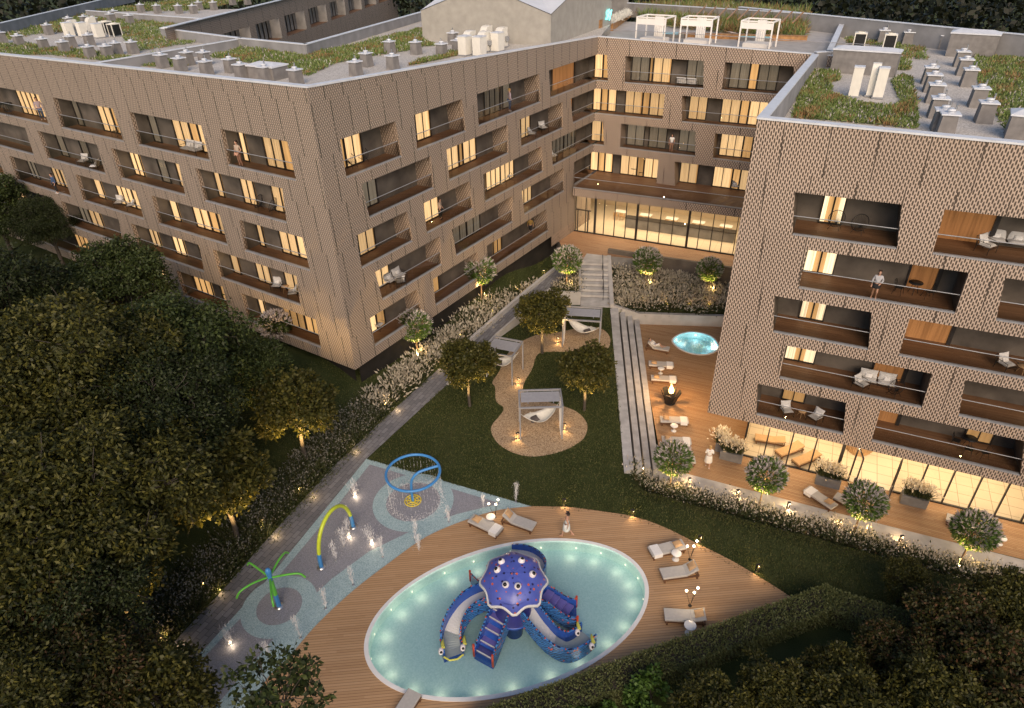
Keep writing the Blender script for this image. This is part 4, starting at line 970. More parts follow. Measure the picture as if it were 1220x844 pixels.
def tree_geo(seed, H, cr, ch, nlump, nleaf, ll, lw, leafm, barkm, trunk_r, cloud=.5, droop=.5, flat=1.0):
    rng = np.random.default_rng(seed); rnd = random.Random(seed)
    top = H; c0 = np.array([0, 0, H - ch / 2])
    lumps = []
    for i in range(nlump):
        for _ in range(30):
            d = rng.normal(size=3); d /= np.linalg.norm(d); rr = rng.uniform(.42, 1.0) ** .7
            p = c0 + d * np.array([cr, cr, ch / 2]) * rr * .82
            if d[2] > -.75 and all(np.linalg.norm(p - q) > cr * .27 for q, _ in lumps): break
        lumps.append((p, cr * rng.uniform(.16, .29)))
    mb = MB(); fork = H - ch * .85
    mb.tube([(0, 0, -.3), (rnd.uniform(-.1, .1), rnd.uniform(-.1, .1), fork * .5), (0, 0, max(.3, fork)), (rnd.uniform(-.2, .2), rnd.uniform(-.2, .2), H - ch * .45)], [trunk_r * 1.25, trunk_r, trunk_r * .85, trunk_r * .45], 9)
    for p, r in lumps:
        z0 = rnd.uniform(fork * .8 + .1, H - ch * .5); s = Vector((0, 0, max(.4, z0))); e = Vector(p)
        mid = s.lerp(e, .5) + Vector((rnd.uniform(-.2, .2), rnd.uniform(-.2, .2), .15 * cr))
        mb.tube([s, mid, e], [trunk_r * .42, trunk_r * .25, trunk_r * .08], 5, cap=False)
        for _ in range(3):
            q = e + Vector(rng.normal(size=3)) * r * .6; mb.tube([mid.lerp(e, .6), e.lerp(q, .5), q], [trunk_r * .14, trunk_r * .1, trunk_r * .04], 4, cap=False)
    w = np.array([r ** 2 for _, r in lumps]); w /= w.sum(); which = rng.choice(nlump, nleaf, p=w)
    C = np.array([p for p, _ in lumps])[which]; Rr = np.array([r for _, r in lumps])[which]
    d = unit(rng.normal(size=(nleaf, 3))); d[:, 2] = np.where(d[:, 2] < -.3, -d[:, 2] * .6, d[:, 2]); d = unit(d)
    rad = rng.uniform(cloud, 1.0, nleaf) ** .6 * (1 + .25 * np.sin(d[:, 0] * 7 + which) * np.sin(d[:, 1] * 6 + which * 2))
    # twigs: leaves gather in little sprays
    ns = max(1, nleaf // 7); sp = rng.integers(0, ns, nleaf); jit = rng.normal(size=(nleaf, 3)) * .13 * cr / 3
    sprd = d[sp]; P = C[sp] + sprd * (Rr[sp] * rad[sp])[:, None] * np.array([1, 1, flat]) + jit
    D = sprd * .7 + rng.normal(size=(nleaf, 3)) * .55 + np.array([0, 0, -droop])
    V, F = leaves(P, D, ll * rng.uniform(.7, 1.3, nleaf), lw * rng.uniform(.7, 1.3, nleaf), rng)
    return mb, barkm, V, F, leafm
def tree(name, label, loc, geo, group=None, rz=0, cat_='tree'):
    mb, bk, V, F, lm = geo; t = thing(name, label, cat_, loc, rz, group)
    mb.build('trunk', [bk], t); npmesh('crown', V, F, [lm], None, t); return t

# the big trees on the left
GE = [tree_geo(1, 13, 5.2, 9.0, 60, 44000, .215, .056, 'leaf_dark', 'bark', .26, flat=.6), tree_geo(2, 11.5, 4.8, 8.0, 56, 40000, .215, .052, 'leaf_olive', 'bark', .22, flat=.55),
      tree_geo(3, 9.5, 3.9, 7.0, 46, 28000, .205, .056, 'leaf_mid', 'bark', .2, flat=.6), tree_geo(4, 10, 4.2, 7.0, 46, 32000, .205, .05, 'leaf_rust', 'bark_dark', .17, flat=.55),
      tree_geo(5, 5.5, 2.5, 4.3, 32, 13000, .19, .055, 'leaf_olive', 'bark_dark', .12), tree_geo(6, 5.5, 2.5, 4.4, 32, 13000, .19, .06, 'leaf_rust', 'bark_dark', .12)]
GH = [(13, 9), (11.5, 8), (9.5, 7), (10, 7), (5.5, 4.3), (5.5, 4.4)]
PROTO = {}
def big(px, py, kind, label, rz=0, sc=1.0, group='tall trees in the dark grove on the left'):
    """a tree whose crown centre shows at px, py"""
    H, ch = GH[kind]; g = 1.0
    for _ in range(6): p = at(px, py, g + (H - ch / 2) * sc); g = gz(p.x, p.y)
    g = max(g, .4); nm = ['broadleaf_tree', 'broadleaf_tree', 'broadleaf_tree', 'maple_tree', 'small_tree', 'maple_bush'][kind]
    if kind not in PROTO:
        t = tree(nm, label, (p.x, p.y, g), GE[kind], group, rz); t.scale = (sc,) * 3; PROTO[kind] = t
    else: t = dup(PROTO[kind], (p.x, p.y, g), rz, label, group, sc)
    return t
for px, py, k, sc, rz, lab in [
  (55, 265, 0, .62, 0, 'dark glossy tree in front of the leftmost balconies, farthest along the facade'), (-8, 250, 2, 1.05, 1, 'pale leafy tree cut by the left edge of the photo below the upper balconies'),
  (140, 345, 2, 1.1, 2, 'tall green tree with grey bare limbs rising before the lower balconies'), (8, 372, 0, .95, 1, 'broad dark tree at the left edge, level with the lowest balconies'),
  (212, 425, 2, 1.15, 4.1, 'green tree whose crown covers the lowest balconies left of the building corner'), (95, 445, 1, 1.12, .5, 'big yellowish tree in the middle of the left grove'),
  (300, 448, 2, .72, 3, 'slender leafy tree closest to the building corner, beside the pink blossom'), (-5, 490, 1, 1.1, 2.4, 'yellow-green tree at the left edge halfway down the photo'),
  (182, 492, 0, .85, 3.3, 'dark tree between the yellowish tree and the clipped tree by the path'), (112, 592, 1, 1.05, 4.2, 'broad yellow-green crown hanging over the dark gap by the path'),
  (20, 620, 1, 1.05, 5.3, 'yellow-green tree at the left edge in the lower half of the photo'), (232, 560, 0, .42, 2.0, 'low dark tree in the gap above the wide lit tree by the path'), (75, 705, 0, .75, 2.2, 'dark crown low on the left, above the lit trunk by the path'),
  (15, 725, 3, .95, 1.2, 'rust-tinged maple near the lower left corner'), (80, 805, 3, .8, 2.9, 'maple with reddish tips at the bottom left'),
  (10, 850, 1, .8, .9, 'olive tree filling the bottom left corner'), (190, 838, 4, 1.05, 0, 'small olive tree at the bottom edge beside the path end')]:
    big(px, py, k, lab, rz, sc)
t = tree('birch_tree', 'thin airy tree with sparse leaves at the bottom edge in front of the pool deck', (0, 0, 0), tree_geo(21, 9, 2.2, 4.2, 26, 2200, .22, .07, 'leaf_mid', 'bark', .07, .2, .3))
p = at(335, 858, 6.5); t.location = (p.x, p.y, .8)
# the thicket at the bottom right
grp = 'dark shrubs behind the hedge at the bottom right'
for px, py, k, lab, rz, sc in [(1000, 812, 4, 'olive bush right behind the hedge corner', 1, .72), (925, 832, 4, 'dense olive bush below the middle of the hedge', 2.2, .8), (1068, 785, 5, 'rusty maple bush in the hollow of the hedge corner', .4, .7),
    (1140, 752, 5, 'tallest rust-tipped maple by the lower lawn', 3.2, .85), (1205, 728, 4, 'green bush at the right edge below the terrace flowers', .9, .85), (1110, 838, 4, 'dark green bush at the bottom right, under the rusty maple', 1.7, .9),
    (1190, 815, 5, 'rust-brown maple filling the bottom right corner', 2.7, .95), (845, 858, 4, 'olive bush at the bottom edge below the hedge', 4, .75), (1010, 868, 4, 'olive bush cut by the bottom edge of the photo', 5, .9), (1080, 692, 4, 'low big-leaved bush alone on the dark lawn', 5, .5)]:
    big(px, py, k, lab, rz, sc, grp)
p = at(775, 835, 1.8); t = tree('bush', 'bright green leafy bush in front of the hedge below the pool', (p.x, p.y, gz(p.x, p.y)), tree_geo(31, 2.0, 1.3, 1.8, 12, 2400, .2, .07, 'leaf_bright', 'bark_dark', .05), None, 0, 'bush')
p = at(705, 852, 1.8); dup(t, (p.x, p.y, gz(p.x, p.y)), 2, 'smaller bright green bush at the bottom edge under the hedge', None, .8)

# clipped round trees with lit trunks
def uplight(src, dst, e, cone=62):
    d = bpy.data.lights.get('uplight_%d' % e)
    if d is None: d = bpy.data.lights.new('uplight_%d' % e, 'SPOT'); d.energy = e; d.color = (1, .62, .22); d.spot_size = R_(cone); d.spot_blend = .7; d.shadow_soft_size = .08
    o = bpy.data.objects.new('uplight', d); COL.objects.link(o); o.location = src; o.rotation_euler = (Vector(dst) - Vector(src)).to_track_quat('-Z', 'Y').to_euler()
rt = tree_geo(41, 4.7, 1.75, 3.1, 34, 10000, .17, .055, 'leaf_round', 'bark', .085, .45, .2)
rp_ = None
for px, py, lab, s in [(646, 421, 'round dark tree between the two far pergolas on the gravel', 1.22), (560, 484, 'round dark tree at the left edge of the lawn beside the middle pergola', 1.2), (696, 489, 'round dark tree right of the front pergola', 1.15),
                    (367, 552, 'round dark tree standing in the white flowers left of the path', 1.5), (285, 648, 'wide dark tree lit from below, lower down the left flower bed', 1.6), (166, 762, 'lit dark tree lowest along the path flower bed', 1.7)]:
    p = at(px, py, L1 if px > 400 else 1.3); g = gz(p.x, p.y); p = at(px, py, g)
    if rp_ is None: rp_ = t = tree('round_tree', lab, (p.x, p.y, g), rt, 'round dark trees with uplit trunks'); t.scale = (s,) * 3
    else: t = dup(rp_, (p.x, p.y, g), px * .1, lab, None, s)
    tc = Vector((-p.x, -p.y, 0)).normalized(); side_ = Vector((-tc.y, tc.x, 0))
    for q in (-.75, .75): uplight(p + tc * (2.5 * s) + side_ * (q * s) + Vector((0, 0, 1.15 if px < 400 else .4)), p + Vector((0, 0, 2.55 * s)), 3200 if px < 400 else 1300)
    for ang in ():
        point('uplight', (p.x + 1.25 * s * math.cos(ang - 2.0), p.y + 1.25 * s * math.sin(ang - 2.0), g + .8 * s), 40 if px > 400 else 110, (1, .62, .22), .08)

# flowering standards: ball crowns full of pale spikes
def standard_geo(seed, n=2600):
    rng = np.random.default_rng(seed); R0 = 1.25; C = np.array([0, 0, 2.75])
    d = unit(rng.normal(size=(n, 3))); r = R0 * rng.uniform(.45, .95, n) ** .5
    P = C + d * r[:, None] * np.array([1, 1, .88]); V, F = leaves(P, d + rng.normal(size=(n, 3)) * .5, .26 * rng.uniform(.7, 1.3, n), .055, rng)
    m = 420; d2 = unit(rng.normal(size=(m, 3)) + np.array([0, 0, .45])); P2 = C + d2 * R0 * rng.uniform(.72, .98, (m, 1)) * np.array([1, 1, .88])
    out = []
    for k in range(3):
        V2, F2 = leaves(P2 + rng.normal(size=(m, 3)) * .012, d2 + np.array([0, 0, .5]) + rng.normal(size=(m, 3)) * .25, .34 * rng.uniform(.6, 1.2, m), .045, rng, .4); out.append((V2, F2, 1))
    return cat((V, F, 0), *out)
sv = None
STD = [(497.5, 424, 'flowering standard tree nearest the building corner, in front of its lowest balcony'), (574, 356, 'flowering standard tree beside the ramp, in front of the long low balcony'), (675, 343, 'flowering standard tree in the raised planter by the stone stair', 2.15),
       (768, 343, 'flowering standard tree in the middle of the walled white bed, before the dark wall', .9), (841.5, 350, 'flowering standard tree half hidden by the right building, in the walled white bed', .8), (797.5, 581, 'flowering standard tree at the foot of the seat steps'),
       (905, 601, 'flowering standard tree by the terrace edge, next to the woman in white'), (1018, 633, 'flowering standard tree by the terrace edge, in front of the open glass doors'), (1144, 669, 'flowering standard tree farthest right along the terrace edge')]
for i, (px, py, lab, *zz) in enumerate(STD):
    z = zz[0] if zz else (Z_DECK + .1 if px > 780 else 1.8)
    p = at(px, py, z)
    if not zz and px < 700:
        for _ in range(4): z = gz(p.x, p.y); p = at(px, py, z)
    s = .93 if px > 780 else 1.05
    if sv is None:
        V, F, Mi = standard_geo(51); sv = t = thing('standard_tree', lab, 'tree', (p.x, p.y, z), 0, 'flowering standard trees'); mb = MB()
        mb.tube([(0, 0, -.2), (.02, .01, .9), (0, 0, 1.75), (0, 0, 2.5)], [.07, .06, .055, .03], 8)
        for k in range(5): a = k * 1.26; mb.tube([(0, 0, 1.7), (.35 * math.cos(a), .35 * math.sin(a), 2.2), (.7 * math.cos(a), .7 * math.sin(a), 2.8)], [.04, .025, .012], 5)
        mb.build('trunk', ['bark_warm'], t); npmesh('crown', V, F, ['topiary_leaf', 'blossom_pink'], Mi, t); t.scale = (s,) * 3
    else: t = dup(sv, (p.x, p.y, z), i * 1.3, lab, None, s)
    tc = Vector((-p.x, -p.y, 0)).normalized(); uplight(Vector((p.x, p.y, z + 1.05)) + tc * 1.7, (p.x, p.y, z + 2.5), 900); point('treelight', (p.x + .4, p.y - .4, z + .8), 16, (1, .66, .26), .06)
t = tree('lilac_bush', 'pink flowering bush against the dark building base on the left', (0, 0, 0), tree_geo(61, 3.4, 1.2, 2.4, 8, 1500, .3, .07, 'leaf_mid', 'bark_dark', .06), None, 0, 'bush')
p = at(335, 418, 2.9); t.location = (p.x, p.y, gz(p.x, p.y))
V, F, Mi = standard_geo(62, 60); V = (V - np.array([0, 0, 2.75])) * .95 + np.array([0, 0, 2.4]); npmesh('blossom', V, F, ['leaf_mid', 'blossom_pink'], Mi, t)

# beds of white flowers and grasses
def inside(poly, X, Y):
    c = np.zeros(X.shape, bool); n = len(poly)
    for i in range(n):
        x0, y0 = poly[i][0], poly[i][1]; x1, y1 = poly[i - 1][0], poly[i - 1][1]
        with np.errstate(divide='ignore', invalid='ignore'):
            c ^= ((y0 > Y) != (y1 > Y)) & (X < (x1 - x0) * (Y - y0) / (y1 - y0) + x0)
    return c
def scatter(poly, n, rng):
    xs = [p[0] for p in poly]; ys = [p[1] for p in poly]; out = np.zeros((0, 2))
    while len(out) < n:
        q = np.stack([rng.uniform(min(xs), max(xs), n * 3), rng.uniform(min(ys), max(ys), n * 3)], 1); out = np.concatenate([out, q[inside(poly, q[:, 0], q[:, 1])]])
    return out[:n]
def bed(name, poly, zf, n_cl, h, seed, white=.6, per=26, plume='plume_white', green='bed_green', spread=.28, plume_l=.2, extra=None, cover=0):
    rng = np.random.default_rng(seed); c = scatter(poly, n_cl, rng); z = zf(c[:, 0], c[:, 1]); n = n_cl * per
    w = np.repeat(np.arange(n_cl), per); base = np.stack([c[w, 0], c[w, 1], z[w]], 1); hh = h * rng.uniform(.6, 1.25, n_cl)[w]
    off = rng.normal(size=(n, 3)) * np.array([spread, spread, 0]); up = np.array([0, 0, 1.]); D = up + off * 1.7 + rng.normal(size=(n, 3)) * .15
    V, F = leaves(base + off * .4, D, hh * rng.uniform(.5, .95, n), .022 + .02 * rng.random(n), rng, .5); parts = [(V, F, 0)]
    k = int(n * .45); sel = rng.choice(n, k, replace=False); P = base[sel] + off[sel] * .9 + unit(D[sel]) * (hh[sel] * rng.uniform(.25, .8, k))[:, None]
    V, F = leaves(P, rng.normal(size=(k, 3)) + up * .3, .15 * rng.uniform(.7, 1.3, k), .05, rng); parts.append((V, F, 0))
    isw = rng.random(n_cl) < white; sel = np.flatnonzero(isw[w] & (rng.random(n) < (.62 if plume_l < .25 else .46))); k = len(sel)
    P = base[sel] + off[sel] * .5 + unit(D[sel]) * (hh[sel] * rng.uniform(.7, 1.0, k))[:, None]
    V, F = leaves(P, D[sel] + rng.normal(size=(k, 3)) * .3, plume_l * rng.uniform(.6, 1.4, k), (.035 + .02 * rng.random(k)) * (1 if plume_l < .25 else 1.5), rng, .4); parts.append((V, F, 1))
    if cover:
        q = scatter(poly, cover, rng); zz = zf(q[:, 0], q[:, 1]); V, F = leaves(np.stack([q[:, 0], q[:, 1], zz], 1), rng.normal(size=(cover, 3)) * .7 + up, h * .35, .05, rng); parts.append((V, F, 2))
    V, F, Mi = cat(*parts); o = npmesh(name, V, F, [green, plume, extra or green], Mi); return o
zl = lambda x, y: lawn_z(np.asarray(x), np.asarray(y))
def off_path(pts, d0, d1):
    """a band d0..d1 metres to the garden side of a line"""
    a = [p + pathn * d0 for p in pts]; b = [p + pathn * d1 for p in pts]; return a + b[::-1]
lowline = [at(190, 783, 1), at(272.5, 695.3, 1), at(358, 599, 1), at(463, 493.9, 1)]
o = bed('flower_bed', off_path(lowline, .25, 2.3), zl, 620, .95, 71, .55, 26, 'plume_dim', 'bed_green', .3, .13, 'leaf_dark', 9000); tag(o, 'band of white flowers and dark leaves along the lower part of the path', 'flower bed', None, 'stuff')
upline = [at(463, 493.9, 1), at(538.2, 425, 1.2), at(616.3, 356.3, 2.1), at(660, 322, 2.7)]
o = bed('flower_bed', off_path(upline, .35, 2.3), zl, 430, .95, 72, .85, 26, 'plume_white', 'bed_green', .32, .3, 'leaf_dark', 4000); tag(o, 'band of white grasses between the ramp wall and the building', 'flower bed', None, 'stuff')
def zbed(x, y):
    x = np.asarray(x); y = np.asarray(y); d = ((x - cw[2].x) * 0 + (y - 53.6)) / 6.5; return np.clip(.0 + 1.1 * np.clip(d, 0, 1), -.2, 1.2)
o = bed('flower_bed', [(cw[1].x + .4, cw[1].y + .2), (cw[2].x + .1, cw[2].y + .35), (cw[3].x, cw[3].y + .35), (dw[1].x - 2, dw[1].y + .5), (dw[0].x + .3, dw[0].y - .4)], zbed, 620, 1.0, 73, .85, 26, 'plume_white', 'bed_green', .33, .32, 'leaf_dark', 4000)
tag(o, 'dense white grasses filling the walled bed below the dark wall', 'flower bed', None, 'stuff')
o = bed('flower_bed', [(p.x, p.y) for p in (pw[0].lerp(pw[2], .1), pw[1] + Vector((.2, .2, 0)), pw[2] + Vector((-.2, .2, 0)), pw[3] + Vector((-.2, 0, 0)))], lambda x, y: np.full(np.shape(x), 2.15), 60, .75, 74, .7, 26); tag(o, 'white flowers in the raised planter beside the stair', 'flower bed', None, 'stuff')
e0 = so[0] + Vector((.2, -.1, 0)); e4 = so[4] + strip_d * 6
o = bed('flower_bed', [(p.x, p.y) for p in (e0, e4, e4 + strip_n * 2.6, so[3] + strip_n * 1.9, so[1] + strip_n * 2.0 + Vector((1, 0, 0)), e0 + strip_n * 1.3)], zl, 560, .8, 75, .72, 24, 'plume_white', 'bed_green', .33, .16, 'dry_grass', 3000)
tag(o, 'loose white flowers and dry grasses along the terrace edge', 'flower bed', None, 'stuff')

# clipped hedge with its corner
def hedge(name, pts, w, h, dens, seed, label):
    rng = np.random.default_rng(seed); P = []; N = []; mb = MB()
    for i in range(len(pts) - 1):
        a, b = np.array(pts[i][:2]), np.array(pts[i + 1][:2]); L = np.linalg.norm(b - a); d = (b - a) / L; nn = np.array([-d[1], d[0]])
        e = w / 2 * (i < len(pts) - 2); 
        c = (a + b) / 2; mb.box((c[0] + d[0] * e / 2, c[1] + d[1] * e / 2, L1 + h / 2 - .08), (L + e, w - .2 , h - .16), 0, math.atan2(d[1], d[0]))
        for (A, kind) in ((w * L, 't'), (h * L, 'l'), (h * L, 'r'), (w * h, 'e'), (w * h, 's')):
            n = int(A * dens); s = rng.uniform(-.0, L + e, n); t_ = rng.uniform(-w / 2, w / 2, n); z = rng.uniform(.0, h, n)
            if kind == 't': z[:] = h; nr = np.tile([0, 0, 1.], (n, 1))
            elif kind in 'lr': sg_ = 1 if kind == 'l' else -1; t_[:] = sg_ * w / 2; nr = np.tile([*(nn * sg_), 0], (n, 1))
            else: s[:] = L + e if kind == 'e' else 0; nr = np.tile([*(d * (1 if kind == 'e' else -1)), 0], (n, 1))
            xy = a + s[:, None] * d + t_[:, None] * nn; P.append(np.stack([xy[:, 0], xy[:, 1], L1 + z], 1) + rng.normal(size=(n, 3)) * .035 - nr * .05); N.append(nr)
    P = np.concatenate(P); N = np.concatenate(N); V, F = leaves(P, N + rng.normal(size=P.shape) * .7, .13 * rng.uniform(.6, 1.3, len(P)), .035, rng)
    t = thing(name, label, 'hedge', (pts[0][0], pts[0][1], L1)); npmesh('foliage', V, F, ['leaf_hedge'], None, t, (pts[0][0], pts[0][1], L1)); mb.build('inner_branches', ['bark_dark'], t, (pts[0][0], pts[0][1], L1))
    return t
HZ = L1 + 1.3
hp = [at(560, 868, HZ), at(605, 852, HZ), at(803, 781, HZ), at(985, 711, HZ), at(1100, 742, HZ), at(1180, 768, HZ)]
hedge('hedge', [hp[0], hp[3], hp[5]], 1.25, 1.3, 420, 81, 'clipped dark green hedge bending round the end of the pool deck')

# roof planting
def sedum(px, z, n0, seed, label, h=.26, red=.17, pl=.06, poly=None, name='roof_planting'):
    n = int(n0 * (1.0 if n0 > 20000 else 2.4)); rng = np.random.default_rng(seed); poly = [(p.x, p.y) for p in (poly or ats(px, z))]; q = scatter(poly, n, rng)
    xy = q; patch = np.sin(xy[:, 0] * .9 + seed) * np.cos(xy[:, 1] * .7 + seed * 2) + .6 * np.sin(xy[:, 0] * 2.1 - xy[:, 1] * 1.7) + rng.normal(size=n) * .55
    P = np.stack([xy[:, 0], xy[:, 1], np.full(n, z)], 1); D = rng.normal(size=(n, 3)) * .6 + np.array([0, 0, 1.])
    kind = np.where(patch > np.quantile(patch, 1 - red), 1, 0); kind = np.where(rng.random(n) < pl * (patch < 0) * 2, 2, kind)
    V, F = leaves(P, D, h * rng.uniform(.5, 1.6, n) * (1 + .35 * np.sin(xy[:, 0] * 1.3) * np.cos(xy[:, 1] * 1.1)), .028 + .03 * rng.random(n), rng, .6)
    o = npmesh(name, V, F, ['sedum_green', 'sedum_red', 'blossom_pink'], kind); tag(o, label, 'roof planting', None, 'stuff'); return o
zr = Z_ROOF + .02
sedum([(0, 66), (60, 66), (130, 74), (178, 72), (140, 67), (95, 60), (30, 53), (0, 53)], zr, 3000, 91, 'strip of green and rust sedum behind the left parapet')
sedum([(-60, 40), (60, 25), (105, 17), (215, 25), (240, 27), (190, 36), (200, 50), (262, 47), (165, 62), (150, 50), (140, 38), (88, 38), (40, 42), (0, 50), (-60, 54)], zr, 9000, 92, 'meadow of green and rust sedum around the left roof vents')
sedum([(110, 14), (150, 8), (215, 0), (320, -6), (262, 8), (232, 14), (190, 14)], zr, 4500, 93, 'far sedum strip behind the low roof wall')
sedum([(152, 78), (185, 65), (205, 72), (225, 80), (180, 80)], zr, 1200, 94, 'small sedum patch beside the low roof wall')
sedum([(250, 68), (300, 55), (366, 64), (420, 55), (503, 34), (503, 48), (520, 55), (505, 56), (480, 62), (440, 68), (400, 76), (368, 91), (330, 88), (322, 78), (285, 74)], zr, 9500, 95, 'wide sedum meadow in the middle of the left roof')
sedum([(485, 79), (520, 72), (556, 64), (535, 64), (505, 72)], zr, 1100, 96, 'thin grass strip along the front parapet near the white units', .3)
zrc = Z_ROOFC + .02
sedum([(943, 141), (962, 84), (983, 85), (1000, 88), (1000, 97), (990, 98), (990, 112), (1018, 122), (1065, 128), (1075, 122), (1068, 112), (1062, 98), (1075, 90), (1086, 93), (1088, 110), (1092, 130), (1092, 154), (1050, 150), (1000, 145)], zrc, 8500, 97, 'sedum bed ringing the white units on the right roof')
sedum([(1008, 52), (1008, 38), (1045, 36), (1118, 39), (1100, 54), (1104, 72), (1078, 70), (1060, 56)], zrc, 3000, 98, 'sedum bed by the far parapet of the right roof')
sedum([(968, 79), (975, 68), (990, 70), (988, 79)], zrc, 450, 99, 'small sedum clump left of the long roof box')
sedum([(1068, 70), (1083, 71), (1084, 84), (1066, 84)], zrc, 500, 100, 'small sedum clump right of the long roof box')
sedum([(1160, 68), (1185, 64), (1180, 44), (1225, 46), (1250, 170), (1200, 162), (1188, 140), (1172, 110), (1160, 88)], zrc, 8500, 101, 'broad green and rust sedum field on the right side of the right roof')
sedum([(763, 24), (757, 12), (840, 8), (962, 20), (958, 46), (925, 44), (868, 40), (800, 33)], Z_TERR + .1, 24000, 102, 'tall dry meadow grasses behind the white cabanas', 1.0, .45, .03)
wp = [at(727, 22, Z_TERR + .9), at(747, 13, Z_TERR + .9), at(752, 17, Z_TERR + .9), at(728.5, 28, Z_TERR + .9)]
rngw = np.random.default_rng(103); q = scatter([(p.x, p.y) for p in wp], 1800, rngw)
V, F = leaves(np.stack([q[:, 0], q[:, 1], np.full(1800, Z_TERR + .75)], 1), rngw.normal(size=(1800, 3)) * .5 + np.array([0, 0, 1.]), .62 * rngw.uniform(.6, 1.2, 1800), .035, rngw); leafmat('plume_bright', [(.66, .64, .56), (.78, .76, .68), (.86, .84, .77)], .8, .3); 
tag(npmesh('white_grass', V, F, ['plume_bright']), 'creamy white grass filling the timber planter on the roof terrace', 'grass', None, 'stuff')

# the dark wood behind the buildings
rng = np.random.default_rng(111); n = 46000
X = rng.uniform(-150, 150, n); Y = rng.uniform(92, 185, n); keep = (Y > 112 + .0 * X) | (X > 28) ; keep &= ~((X > 20) & (X < 60) & (Y < 100 - .55 * (X - 34)))
keep &= ~((X < 20) & (X > -70) & (Y < 150)) ; X, Y = X[keep], Y[keep]; n = len(X)
Zc = 15 + 5.5 * np.sin(X * .33) * np.cos(Y * .29) + 3 * np.sin(X * .8 + Y * .6) + rng.normal(size=n) * .8; Zc = np.where(X > 20, Zc * .92, Zc) * (.55 + .45 * smooth(92, 125, Y))
V, F = leaves(np.stack([X, Y, Zc], 1), rng.normal(size=(n, 3)) + np.array([0, -.4, .3]), 1.1 * rng.uniform(.6, 1.5, n), .42, rng)
leafmat('leaf_far', [(.004, .006, .003), (.009, .012, .005), (.016, .019, .008)])
o = npmesh('woodland', V, F, ['leaf_far']); tag(o, 'dark woodland behind the buildings', 'woodland', None, 'stuff')

# grass blades over the lawns
leafmat('grass_blade', [(.032, .045, .013), (.062, .076, .021), (.096, .108, .033), (.125, .118, .048)], .8)
def turf(px, n, seed, label, skip=None):
    rng = np.random.default_rng(seed); q = scatter([(p.x, p.y) for p in ats(px, L1)], n, rng)
    if skip is not None: q = q[~inside(skip, q[:, 0], q[:, 1])]
    z = zl(q[:, 0], q[:, 1]); k = len(q); keep = z > -.85; q = q[keep]; z = z[keep]; k = len(q)
    V, F = leaves(np.stack([q[:, 0], q[:, 1], z], 1), rng.normal(size=(k, 3)) * .55 + np.array([0, 0, 1.]), .13 * rng.uniform(.5, 1.4, k), .022, rng, .5)
    tag(npmesh('grass', V, F, ['grass_blade']), label, 'grass', None, 'stuff')
gsk = [(p.x, p.y) for p in catmull(ats(grav, L1 + .02), 3)]
turf([(529, 461), (438, 549), (637, 606), (722, 613), (793, 632), (944, 717), (985, 712), (1110, 748), (1235, 780), (1235, 705), (1030, 648), (840, 598), (744, 570), (736, 460), (726, 374), (655, 378), (612, 392), (588, 412)], 75000, 401, 'mown dark lawn between the path, the steps and the pool deck', gsk)
turf([(420, 448), (655, 292), (658, 322), (538, 427), (463, 497), (330, 648), (240, 660), (300, 470)], 26000, 402, 'dark grass slope between the left building and the path')

# the wood goes on beside and behind the viewpoint
rng = np.random.default_rng(112); n = 30000
X = rng.uniform(-95, 75, n); Y = rng.uniform(-75, 42, n); keep = (Y < -14) | ((X < -30) & (Y < 40)) | ((X > 34) & (Y < 12)); X, Y = X[keep], Y[keep]; n = len(X)
Zc = 17 + 4 * np.sin(X * .31 + 1) * np.cos(Y * .27) + 2.5 * np.sin(X * .8 + Y * .6); Zc = 1.5 + (Zc - 1.5) * rng.uniform(0, 1, n) ** .35
V, F = leaves(np.stack([X, Y, Zc], 1), rng.normal(size=(n, 3)) + np.array([0, -.2, .3]), 1.5 * rng.uniform(.6, 1.5, n), .6, rng)
tag(npmesh('woodland', V, F, ['leaf_dark']), 'dark woodland round the garden beyond the lower corners', 'woodland', None, 'stuff')
# ---------------------------------------------------------------- objects
noisy('wood_frame', (.13, .065, .035), .25, 5, .5); noisy('mattress_grey', (.45, .43, .40), .06, 8, .9); noisy('cushion_tan', (.50, .32, .17), .1, 8, .9)
noisy('towel_white', (.74, .73, .71), .05, 9, .95); noisy('cushion_light', (.52, .51, .50), .06, 8, .9); noisy('cushion_white', (.68, .67, .66), .05, 8, .9)
noisy('white_gloss', (.80, .79, .76), .03, 4, .3); noisy('dark_cushion', (.10, .085, .08), .15, 8, .9); noisy('vent_concrete', (.20, .19, .185), .2, 2, .85, detail=6)
noisy('unit_cream', (.70, .68, .62), .05, 3, .5); noisy('penthouse_wall', (.34, .325, .295), .1, 1.5, .8); noisy('penthouse_roof', (.60, .63, .68), .05, 1, .6)
noisy('cabana_white', (.82, .80, .77), .03, 2, .6); noisy('planter_grey', (.21, .205, .20), .2, 2, .8); noisy('hammock_cloth', (.70, .68, .62), .08, 6, .95)
noisy('paint_blue', (.06, .25, .58), .06, 3, .3); noisy('paint_lime', (.52, .62, .045), .06, 3, .3); noisy('paint_green', (.12, .46, .06), .08, 3, .3); noisy('paint_yellow', (.72, .58, .06), .1, 3, .4)
def fuzzy(name, c, a): 
    t = NT(name); t.base(c, .6, 0, .5); tr = t.n('ShaderNodeBsdfTransparent'); mx = t.n('ShaderNodeMixShader'); mx.inputs[0].default_value = a
    t.l(tr.outputs[0], mx.inputs[1]); t.l(t.b.outputs[0], mx.inputs[2]); t.l(mx.outputs[0], t.out.inputs[0]); return t
fuzzy('spray', (.86, .86, .88), .62)
NT('cyan_neon').base((.1, .6, .6)).emit((.16, .95, .92), 2.2)
NT('flame').base((.8, .4, .1)).emit((1, .55, .14), 9)
NT('orb').base((.9, .85, .75)).emit((1, .80, .52), 7)

